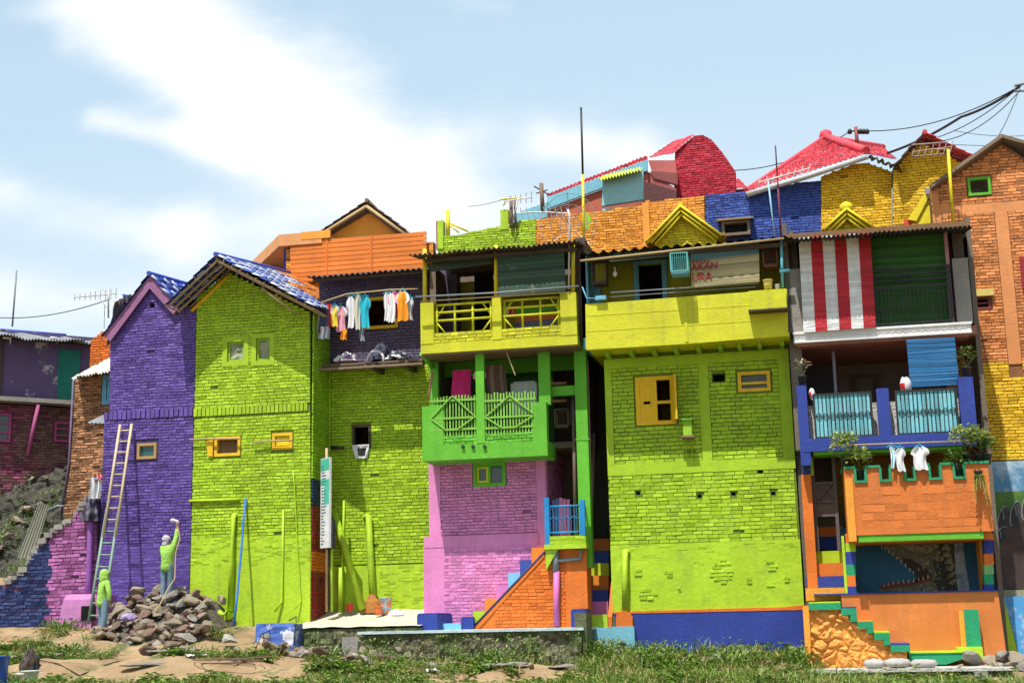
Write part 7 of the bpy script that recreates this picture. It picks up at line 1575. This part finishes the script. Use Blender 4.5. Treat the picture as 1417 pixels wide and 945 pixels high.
t = T('aerial_mast', 'rough timber aerial frame with cross bar above the lime parapet end', 'mast', W(709, 315, 3.7)); MB().tube([W(708, 316, 3.7), W(707, 276, 3.7)], .05, 6).tube([W(714, 316, 3.7), W(712, 278, 3.7)], .035, 6).build('timber', WOOD, t); MB().tube([W(693, 276, 3.7), W(722, 274, 3.7)], .03, 5).tube([W(696, 285, 3.7), W(701, 276, 3.7)], .02, 5).build('cross_bar', YPIPE, t)
t = T('aerial_mast', 'weathered cross shaped wooden post with two insulators near the tall mast', 'mast', W(750, 290, 4.2)); MB().tube([W(751, 292, 4.2), W(749, 254, 4.2)], .06, 6).build('timber', WOOD, t); MB().tube([W(739, 258, 4.2), W(760, 270, 4.2)], .02, 5).tube([W(742, 268, 4.2), W(758, 263, 4.2)], .02, 5).build('cross_bar', WOODD, t)
t = T('tv_aerial', 'wide curved comb aerial low in front of the orange wall', 'aerial', W(745, 294, 2.8)); pts = [W(x, y, 2.8) for x, y in ((716, 296), (735, 294), (760, 294), (790, 296))]; MB().tube(pts, .018, 5).build('boom', AL, t); m = MB()
for x in range(720, 790, 8): m.tube([W(x, 286+abs(x-755)*.05, 2.8), W(x+4, 304, 2.7)], .011, 4)
m.build('elements', AL, t)
# satellite dish seen from behind, mesh ring
t = T('satellite_dish', 'mesh satellite dish on a bracket at the corner of the two dark roofs', 'satellite dish', W(786, 320, .6)); c = W(788, 312, .4); m = MB()
for rr in (.25, .5, .75): m.tube([c+Vector((rr*.9*math.cos(k*.3927), -.3*rr*rr, rr*math.sin(k*.3927))) for k in range(17)], .008, 4, cap=False)
for k in range(8): m.tube([c+Vector((rr*.9*math.cos(k*.785), -.3*rr*rr, rr*math.sin(k*.785))) for rr in (.05, .3, .55, .78)], .008, 4)
m.build('mesh_bowl', AL, t); MB().tube([c, c+Vector((0, -.1, -1.0))], .03, 6).tube([c, c+Vector((.0, -.6, .05))], .012, 5).build('arm', GREYM, t)
def wire(label, pts, r_=.012, sagk=0, mat=BLACKM):
    out = []; pts = [Vector(p) for p in pts]
    for a_, b_ in zip(pts, pts[1:]):
        for k in range(12): q = k/12; out.append(a_.lerp(b_, q)-Vector((0, 0, sagk*4*q*(1-q))))
    out.append(pts[-1]); return tag(MB().tube(out, r_, 5).build('wire', mat), label, 'wire', None)
pc = W(1436, 112, 2.5)
UP = T('utility_pole', 'steel utility pole with a bracket at the right edge above the salmon house', 'utility pole', Vector((pc.x, 2.5, GZ))); MB().tube([Vector((pc.x, 2.5, GZ)), pc+Vector((0, 0, .4))], [.14, .10], 10).build('shaft', GREYM, UP); MB().tube([W(1404, 119, 2.5), pc], .03, 6).tube([W(1404, 119, 2.5), W(1404, 127, 2.5), W(1438, 125, 2.5)], .025, 6).build('bracket', GREYM, UP)
pi_ = W(1185, 181, 6); IP = T('roof_insulator', 'small mast with insulators on the ridge of the red hipped roof', 'mast', W(1187, 203, 6)); MB().tube([W(1187, 205, 6), W(1184, 176, 6)], .05, 7).build('shaft', paint('maroon_post', (.25, .06, .06)), IP); m = MB().tube([W(1175, 182, 6), W(1201, 181, 6)], .025, 5)
for x in (1176, 1190, 1195, 1200): m.lathe(W(x, 183, 6), [(.05, -.05), (.07, .02), (.04, .08)], 8)
m.build('insulator', BLACKM, IP)
hub = W(1412, 119, 2.5)
wire('thick twisted power cable from the utility pole down behind the red hipped roof', [hub, W(1330, 162, 4), W(1228, 212, 6)], .035, .08)
wire('thin wire from the utility pole to the roof insulators', [hub, pi_], .014, .35); wire('thin wire from the roof insulators past the crimson house', [W(1175, 183, 6), W(1016, 236, 8)], .014, .25)
wire('thin wire sagging beside the thick power cable', [hub, W(1298, 190, 4.5)], .012, .15); wire('thin wire dropping from the pole to the torn red roof', [hub+Vector((0, 0, -.1)), W(1300, 196, 3)], .012, .25)
wire('steep thin wire from the pole to the salmon gable', [hub, W(1375, 199, 1.5)], .010, .1); wire('nearly level wire crossing right of the torn roof', [W(1320, 181, 5), W(1440, 186, 5)], .008, .1); wire('faint low wire right of the rusty grid aerial', [W(1305, 200, 3), W(1440, 205, 3)], .008, 0)
wire('thin wire from the far left to the comb shaped aerial', [W(-30, 437, 6), W(152, 414, 3)], .014, .25); wire('thin wire above the lime parapet', [W(648, 286, 5), W(708, 272, 3.7)], .008, .05)
wire('thin cable looping across the river bank in front of the terrace', [W(x, y, Y)+Vector((0, 0, .05)) for x, y, Y in ((240, 938, -5), (300, 934, -4.9), (330, 922, -4.4), (352, 905, -3.8), (362, 880, -2.6), (400, 866, -.9))], .012, 0)
wire('dark cable snaking over the bare soil at the lower left', [Vector((W(x, y, Y).x, Y, gzd(W(x, y, Y).x, Y)+.03)) for x, y, Y in ((55, 925, -4.8), (80, 934, -5.2), (110, 938, -5.4), (150, 925, -4.6), (165, 915, -4.2))], .012, 0)
m = MB(); cc = W(318, 930, -4.8); cc.z = gzd(cc.x, cc.y)+.05; m.tube([cc+Vector((.5*math.cos(k*.35)*(1+.02*k), .35*math.sin(k*.35), .004*k)) for k in range(40)], .011, 5); tag(m.build('cable_coil', flat('brown_cable', (.14, .08, .05))), 'loose coil of cable lying on the bare soil', 'cable')
tag(MB().tube([W(520, 682, .4), W(446, 800, .6), W(425, 845, .4), W(400, 858, -.3)][1:], .016, 6).build('cable', BLACKM), 'dark cable sagging from the gap beside the notice board to the ground', 'cable')

# ================================================================== TERRACE LEFT, GROUND THINGS
TL = T('stone_terrace', 'rough concrete terrace in front of the lime house with paint buckets', 'terrace', W(490, 870, -1)); yy0 = -1.55
u0, u1 = F(yy0).P(392, 880)[0], F(yy0).P(577, 880)[0]; z9 = F(yy0).P(500, 868)[1]
rough_wall('retaining_wall', u0, u1, .3, z9-.02, yy0, 1.4, MOSS, TL, nu=70, nv=12, seed=4)
m = MB(); A0 = W(360, 862, .9); m.grid(lambda u, v: (interp(u0-.05, u1, u), interp(yy0-.05, 1.25, v), z9+.02+.40*v*v+.03*mnoise.noise((u*9, v*5, 0))), 40, 14, sm=True); m.build('paving', paint('sun_bleached_concrete', (.60, .54, .42), wear=.6, wearcol=(.40, .34, .24), bump=.9, bs=3, per=0), TL)
r_ = F(-2.2).R(352, 862, 405, 888)
m = MB().grid(lambda u, v: F(-2.2).w(interp(r_[0], r_[1], u), interp(r_[2]-.2, r_[3], v), .04*mnoise.noise((u*4, v*4, 2))-.1*v), 14, 8); m.box(F(-2.2), (r_[0]+.03, r_[1]-.03, r_[2]-.2, r_[3]-.02), -.7, -.13)
tag(m.build('concrete_block', paint('white_splashed_blue', (.05, .12, .42), wear=1, wearcol=(.6, .6, .66), blotch=(.52, .56), flake=2.5, per=0)), 'blue painted block with white splashes at the left end of the terrace', 'block')
r_ = F(-2.9).R(474, 880, 496, 930); m = MB().poly(F(-2.9), [(r_[0], r_[2]), (r_[1]-.05, r_[2]), (r_[1], r_[3]-.1), (r_[1]-.08, r_[3]), (r_[0], r_[3]-.02)], -.12, .04); tag(m.build('concrete_slab', CEM), 'upright grey concrete slab standing before the mossy terrace', 'slab')
def stones(label, x, y, Y, n, group, smin=.08, smax=.22, dx=.5, dy=.4):
    c = W(x, y, Y)
    def g(k, n_): p = Vector((c.x+rnd.gauss(0, dx), c.y+rnd.gauss(0, dy), 0)); p.z = gzd(p.x, p.y)+.03+rnd.uniform(0, .14); return p
    rocks(n, g, label, group, smin, smax)
stones('pale stone of the small pile below the blue splashed block', 400, 905, -3.0, 28, 'pale stones below the splashed block', dx=.6)
stones('stone of the low pile beside the upright concrete slab', 510, 892, -2.2, 14, 'stones by the upright slab', dx=.5, dy=.25)
stones('flat stone at the foot of the green pier', 1370, 918, -2.0, 8, 'stones by the green pier', .12, .3, .35, .2)
stones('stone lying at the foot of the light blue step', 850, 895, -1.3, 6, 'stones by the light blue step', .1, .2, .35, .15)
def slabstone(label, x, y, Y, L, wd_, rz): 
    o = protos[1].copy(); COL.objects.link(o); p = W(x, y, Y); o.location = (p.x, p.y, gzd(p.x, p.y)+.02); o.scale = (L*.55, wd_, .10); o.rotation_euler = (.05, 0, rz); o.name = 'stone_slab'; tag(o, label, 'slab')
slabstone('long flat stone slab on the bare soil at the far left', 50, 905, -4.3, .95, .25, .5); slabstone('flat pale stone near the middle of the bank', 200, 930, -5.0, .8, .2, .5); slabstone('flat tan stone on the path below the rubble heap', 240, 905, -3.9, .9, .22, .1)
slabstone('broad flat stone in front of the long terrace', 700, 930, -3.9, .8, .3, .1); slabstone('flat stone beside the foot of the terrace corner', 780, 935, -3.6, .5, .3, .3)
# buckets at lower left
g0 = lambda x, y, Y: Vector((W(x, y, Y).x, Y, gzd(W(x, y, Y).x, Y)))
b = bucket('paint_bucket', 'white pail with red print at the bottom left in front of the dark bundle', W(40, 958, -6), .17, .42, paint('white_pail', (.55, .60, .52), wear=.7, wearcol=(.6, .15, .06), blotch=(.58, .62), flake=4, per=0))
m = MB().lathe(W(40, 932, -5.9), [(.27, 0), (.27, .015), (.1, .03)], 16); tag(m.build('lid', cW), 'flat white lid lying on the pail at the bottom left', 'lid')
bucket('barrel', 'bright blue drum at the lower left picture corner', W(-6, 962, -6.2), .22, .75, flat('blue_drum', (.02, .09, .4), .4), 'drum')
cloth_heap('dark_bundle', 'dark bundle tied on the paint pail at the lower left', F(-5.2), F(-5.2).R(29, 902, 54, 930), 0, [cB, WOODD], 11, 'bundle')
tag(MB().lathe(W(14, 948, -5.9), [(.05, 0), (.25, .03), (.28, .06), (.26, .07)], 16).build('basin', flat('green_basin', (.04, .4, .2), .4)), 'shallow green basin beside the white pail', 'basin')
# ================================================================== GRASS AND WEEDS
import bisect
WEED = foliage('weed_leaf', (.045, .12, .012), (.20, .30, .045)); DRYG = foliage('dry_grass', (.22, .20, .05), (.42, .36, .14))
m = MB(); m2 = MB()
def cover(x, y):
    v = mnoise.noise((x*.33, y*.7, 7))+.45*mnoise.noise((x*1.2, y*1.4, 3))
    if x > -4.6: v += .50
    elif x > -10: v += .12
    if x < -10 and -3.3 < y: v -= .25
    return v
XR = W(1500, 930, -4).x; XL = W(-60, 930, -4).x; n = 0; tries = 0
while n < 14000 and tries < 140000:
    tries += 1; x = rnd.uniform(XL, XR); y = rnd.uniform(-8.3, -.55) if x > -4.8 else rnd.uniform(-8.3, -1.2)
    if x > .2 and y > -3.3: continue
    if -11.2 < x < -4.7 and y > -2.9-.4*mnoise.noise((x, 0, 3)): continue
    if cover(x, y) < .02: continue
    n += 1; p = Vector((x, y, gzd(x, y)-.02)); tgt = m2 if rnd.random() < .22 else m; dry = tgt is m2
    hh = rnd.uniform(.05, .17)*(1.9 if (x > -4.6 or y > -3.6) and rnd.random() < .35 else 1)*(1+.8*max(0, mnoise.noise((x*1.1, y*1.3, 20))))
    bl_ = 1.9 if mnoise.noise((x*.9, y*1.2, 31)) > .12 else 1
    for k in range(rnd.randint(5, 9)):
        a_ = rnd.uniform(0, 6.283); d_ = Vector((math.cos(a_), math.sin(a_), rnd.uniform(.5, 2.2))); base = p+Vector((rnd.uniform(-.09, .09), rnd.uniform(-.09, .09), 0))
        if dry or rnd.random() < .4: leaf(tgt, base, d_, hh*1.5, .016, droop=.25)
        else: leaf(tgt, base+Vector((0, 0, rnd.uniform(0, hh))), Vector((d_.x, d_.y, rnd.uniform(-.1, .8))), rnd.uniform(.05, .11)*bl_, rnd.uniform(.035, .06)*bl_)
# moss and creepers on the terrace faces
for (xa_, xb_, za_, zb_, yv) in ((W(505, 880, -2.1).x, W(803, 880, -2.1).x, .3, W(690, 876, -2.1).z, -2.16), (W(1123, 930, -3.1).x, W(1398, 930, -3.1).x, -.5, W(1260, 930, -3.1).z-.05, -3.16), (W(436, 880, -1.6).x, W(575, 880, -1.6).x, .4, W(500, 872, -1.6).z, -1.62)):
    for k in range(int((xb_-xa_)*260)):
        x = rnd.uniform(xa_, xb_); z = zb_-(zb_-za_)*rnd.random()
        if mnoise.noise((x*1.6, z*3, 1)) < -.12: continue
        leaf(m if rnd.random() < .75 else m2, Vector((x, yv-rnd.uniform(0, .06), z)), Vector((rnd.uniform(-1, 1), -1, rnd.uniform(-.8, .8))), rnd.uniform(.04, .09), rnd.uniform(.03, .05))
for k in range(260):       # along the ragged top of the sloping wall
    q_ = rnd.random()*(len(uvRW)-4); i = 2+int(q_); f_ = q_-int(q_); a_, b_ = uvRW[i], uvRW[i+1]; p = FR_.w(a_[0]+(b_[0]-a_[0])*f_, a_[1]+(b_[1]-a_[1])*f_+.03, rnd.uniform(-.4, 0)); leaf(m, p, rdir(.8), .10, .05)
for k in range(2600):
    u_, v_ = rnd.random(), rnd.random(); p = slope(u_, v_)
    if mnoise.noise(p*.8) > -.02: leaf(m, p+Vector((0, -.1, .02)), rdir(.4)+Vector((0, -.4, 0)), rnd.uniform(.07, .13), .06)
for x, y, Y in ((50, 780, .4), (30, 790, .3)):
    c = W(x, y, Y)
    for k in range(150): leaf(m, c+Vector((rnd.gauss(0, .25), rnd.gauss(0, .15), rnd.gauss(0, .08))), rdir(.6), .12, .06)
tag(m.build('weeds', WEED), 'low green weeds and grass covering the river bank', None, None, 'stuff'); tag(m2.build('dry_grass', DRYG), 'dry yellow grass mixed into the bank weeds', None, None, 'stuff')
for a_ in (('bushy green weed in front of the long terrace wall', 690, 905, -3.2, .55, .5), ('tall leafy weed at the terrace corner', 830, 905, -1.9, .5, .65), ('leafy weed growing before the blue base wall', 905, 915, -2.2, .5, .5), ('low spreading weed below the blue base wall', 1010, 925, -2.8, .6, .4), ('weed clump at the left foot of the orange stair terrace', 1105, 918, -2.4, .4, .5), ('round weed clump on the bare soil below the ladder', 95, 905, -3.6, .5, .4), ('trailing weed beside the pink block', 85, 872, -.9, .5, .35), ('green weed beside the pale stone pile', 450, 905, -3, .45, .4)):
    lb, x, y, Y, r_, h = a_; c = W(x, y, Y); c.z = gzd(c.x, c.y)-.03; m = MB()
    for k in range(420): d_ = rdir(.3); q = rnd.random()**.6; leaf(m, c+Vector((d_.x*r_*q*1.3, d_.y*r_*q, abs(d_.z)*h*q)), d_+Vector((0, 0, .5)), rnd.uniform(.07, .14), rnd.uniform(.03, .06))
    for k in range(14): d_ = rdir(.5); d_.z = abs(d_.z); m.tube([c-Vector((0, 0, .02)), c+Vector((d_.x*r_*.8, d_.y*r_*.7, d_.z*h*.9))], .012, 4)
    tag(m.build('weed_clump', WEED), lb, 'plant', 'weed clumps on the bank')
# litter
for k, (x, y, Y) in enumerate(((262, 915, -4.3), (282, 905, -4), (598, 932, -4.6), (915, 905, -1.6), (455, 912, -3.3))):
    p = W(x, y, Y); p.z = gzd(p.x, p.y)+.03; s_ = rnd.uniform(.05, .09); m = MB().grid(lambda u, v: p+Vector(((u-.5)*s_*2.5, (v-.5)*s_*1.6, s_*.8*mnoise.noise((u*3+k, v*3, k))+.02)), 5, 5)
    tag(m.build('paper_scrap', cW), ('white scrap lying on the bare soil below the rubble heap', 'small white scrap near the rubble heap foot', 'white scrap in the grass before the long terrace', 'white scrap in the weeds before the blue base wall', 'white scrap beside the pale stone pile')[k], 'litter')
# ================================================================== LIGHT AND SKY
EL, AZ = R(66), R(17)      # sun high, from the left and in front of the houses
sd = bpy.data.lights.new('sun', 'SUN'); sd.energy = 5.0; sd.angle = R(.53); sd.color = (1, .95, .87)
so = bpy.data.objects.new('sun', sd); COL.objects.link(so)
sv = Vector((-math.sin(AZ)*math.cos(EL), -math.cos(AZ)*math.cos(EL), math.sin(EL)))
so.rotation_euler = sv.to_track_quat('Z', 'Y').to_euler(); so.location = (-20, -20, 40)
wl = bpy.data.worlds.new('World'); SC.world = wl; wl.use_nodes = True; nt = wl.node_tree; bg = nt.nodes['Background']
sky = nt.nodes.new('ShaderNodeTexSky'); sky.sky_type = 'NISHITA'; sky.sun_disc = False; sky.sun_elevation = EL; sky.sun_rotation = R(197)
sky.air_density = 1.0; sky.dust_density = 2.2; sky.ozone_density = 1.2
tc = nt.nodes.new('ShaderNodeTexCoord')
# clouds: coordinates on a flat layer in front of the houses, (x/y, z/y)
sx = nt.nodes.new('ShaderNodeSeparateXYZ'); nt.links.new(tc.outputs['Generated'], sx.inputs[0])
def mth(op, a, b=None, c=None):
    n = nt.nodes.new('ShaderNodeMath'); n.operation = op
    for i, v in enumerate((a, b, c)):
        if v is None: continue
        if hasattr(v, 'is_output'): nt.links.new(v, n.inputs[i])
        else: n.inputs[i].default_value = v
    return n.outputs[0]
yy = mth('MAXIMUM', mth('ABSOLUTE', sx.outputs[1]), .15)
U, V = mth('DIVIDE', sx.outputs[0], yy), mth('DIVIDE', sx.outputs[2], yy)
cb = nt.nodes.new('ShaderNodeCombineXYZ'); nt.links.new(U, cb.inputs[0]); nt.links.new(V, cb.inputs[1])
n1 = noi(nt, cb.outputs[0], 3.2, 10, (1, 1.9, 1), rough=.64); n2 = noi(nt, cb.outputs[0], 9, 9, (.8, 2.2, 1), rough=.66)
def ctr(px, py): r = ray(px, py); return r.x/r.y, r.z/r.y
tot = None
for x0, y0, x1, y1, wd_, amp in ((150, -40, 420, 190, 95, 1.35), (330, 140, 560, 260, 62, 1.15), (540, 240, 760, 330, 62, .9), (-60, 250, 250, 330, 48, .8), (130, 165, 330, 215, 26, .7),
                                 (620, 190, 880, 190, 50, .62), (270, 320, 620, 380, 60, .65), (20, 20, 130, 10, 22, .35), (-100, 400, 300, 430, 50, .6), (560, -20, 700, 10, 20, .3), (760, 200, 930, 230, 40, .6), (450, 60, 520, 110, 40, .35), (100, 60, 260, 80, 40, .5)):
    a, b = ctr(x0, y0), ctr(x1, y1); wu = wd_/1800
    du, dv = b[0]-a[0], b[1]-a[1]; L2 = du*du+dv*dv
    pu, pv = mth('SUBTRACT', U, a[0]), mth('SUBTRACT', V, a[1])
    t = mth('DIVIDE', mth('ADD', mth('MULTIPLY', pu, du), mth('MULTIPLY', pv, dv)), L2)
    n = nt.nodes.new('ShaderNodeClamp'); nt.links.new(t, n.inputs[0]); t = n.outputs[0]
    eu, ev = mth('SUBTRACT', pu, mth('MULTIPLY', t, du)), mth('SUBTRACT', pv, mth('MULTIPLY', t, dv))
    d2 = mth('ADD', mth('MULTIPLY', eu, eu), mth('MULTIPLY', ev, ev))
    g = mth('MULTIPLY', mth('EXPONENT', mth('MULTIPLY', d2, -1/(wu*wu))), amp)
    tot = g if tot is None else mth('ADD', tot, g)
dens = mth('ADD', tot, mth('ADD', mth('MULTIPLY', mth('SUBTRACT', n1, .5), 1.9), mth('MULTIPLY', mth('SUBTRACT', n2, .5), .8)))
mr = nt.nodes.new('ShaderNodeMapRange'); mr.interpolation_type = 'SMOOTHSTEP'; nt.links.new(dens, mr.inputs[0]); mr.inputs[1].default_value = .1; mr.inputs[2].default_value = 1.45
thin = nt.nodes.new('ShaderNodeMapRange'); nt.links.new(V, thin.inputs[0]); thin.inputs[1].default_value = .75; thin.inputs[2].default_value = .05; thin.inputs[3].default_value = .72; thin.inputs[4].default_value = 1.
SKY_PALE = (5.5, 7.3, 8.8); CLOUD = (9.6, 9.7, 9.8)
hz = nt.nodes.new('ShaderNodeMapRange'); nt.links.new(V, hz.inputs[0]); hz.inputs[1].default_value = .15; hz.inputs[2].default_value = .42
c0 = mixc(nt, thin.outputs[0], sky.outputs[0], mixc(nt, hz.outputs[0], (7.4, 8.5, 9.2), SKY_PALE))
c1 = mixc(nt, mr.outputs[0], c0, CLOUD)
nt.links.new(c1, bg.inputs[0]); bg.inputs[1].default_value = .085
SC.view_settings.view_transform = 'Standard'; SC.view_settings.look = 'None'; SC.view_settings.exposure = .45; SC.view_settings.gamma = 1
SC.view_settings.use_curve_mapping = False
SC.render.engine = 'CYCLES'; SC.cycles.use_denoising = True; SC.cycles.max_bounces = 6
SC.render.resolution_x = 1024; SC.render.resolution_y = 682
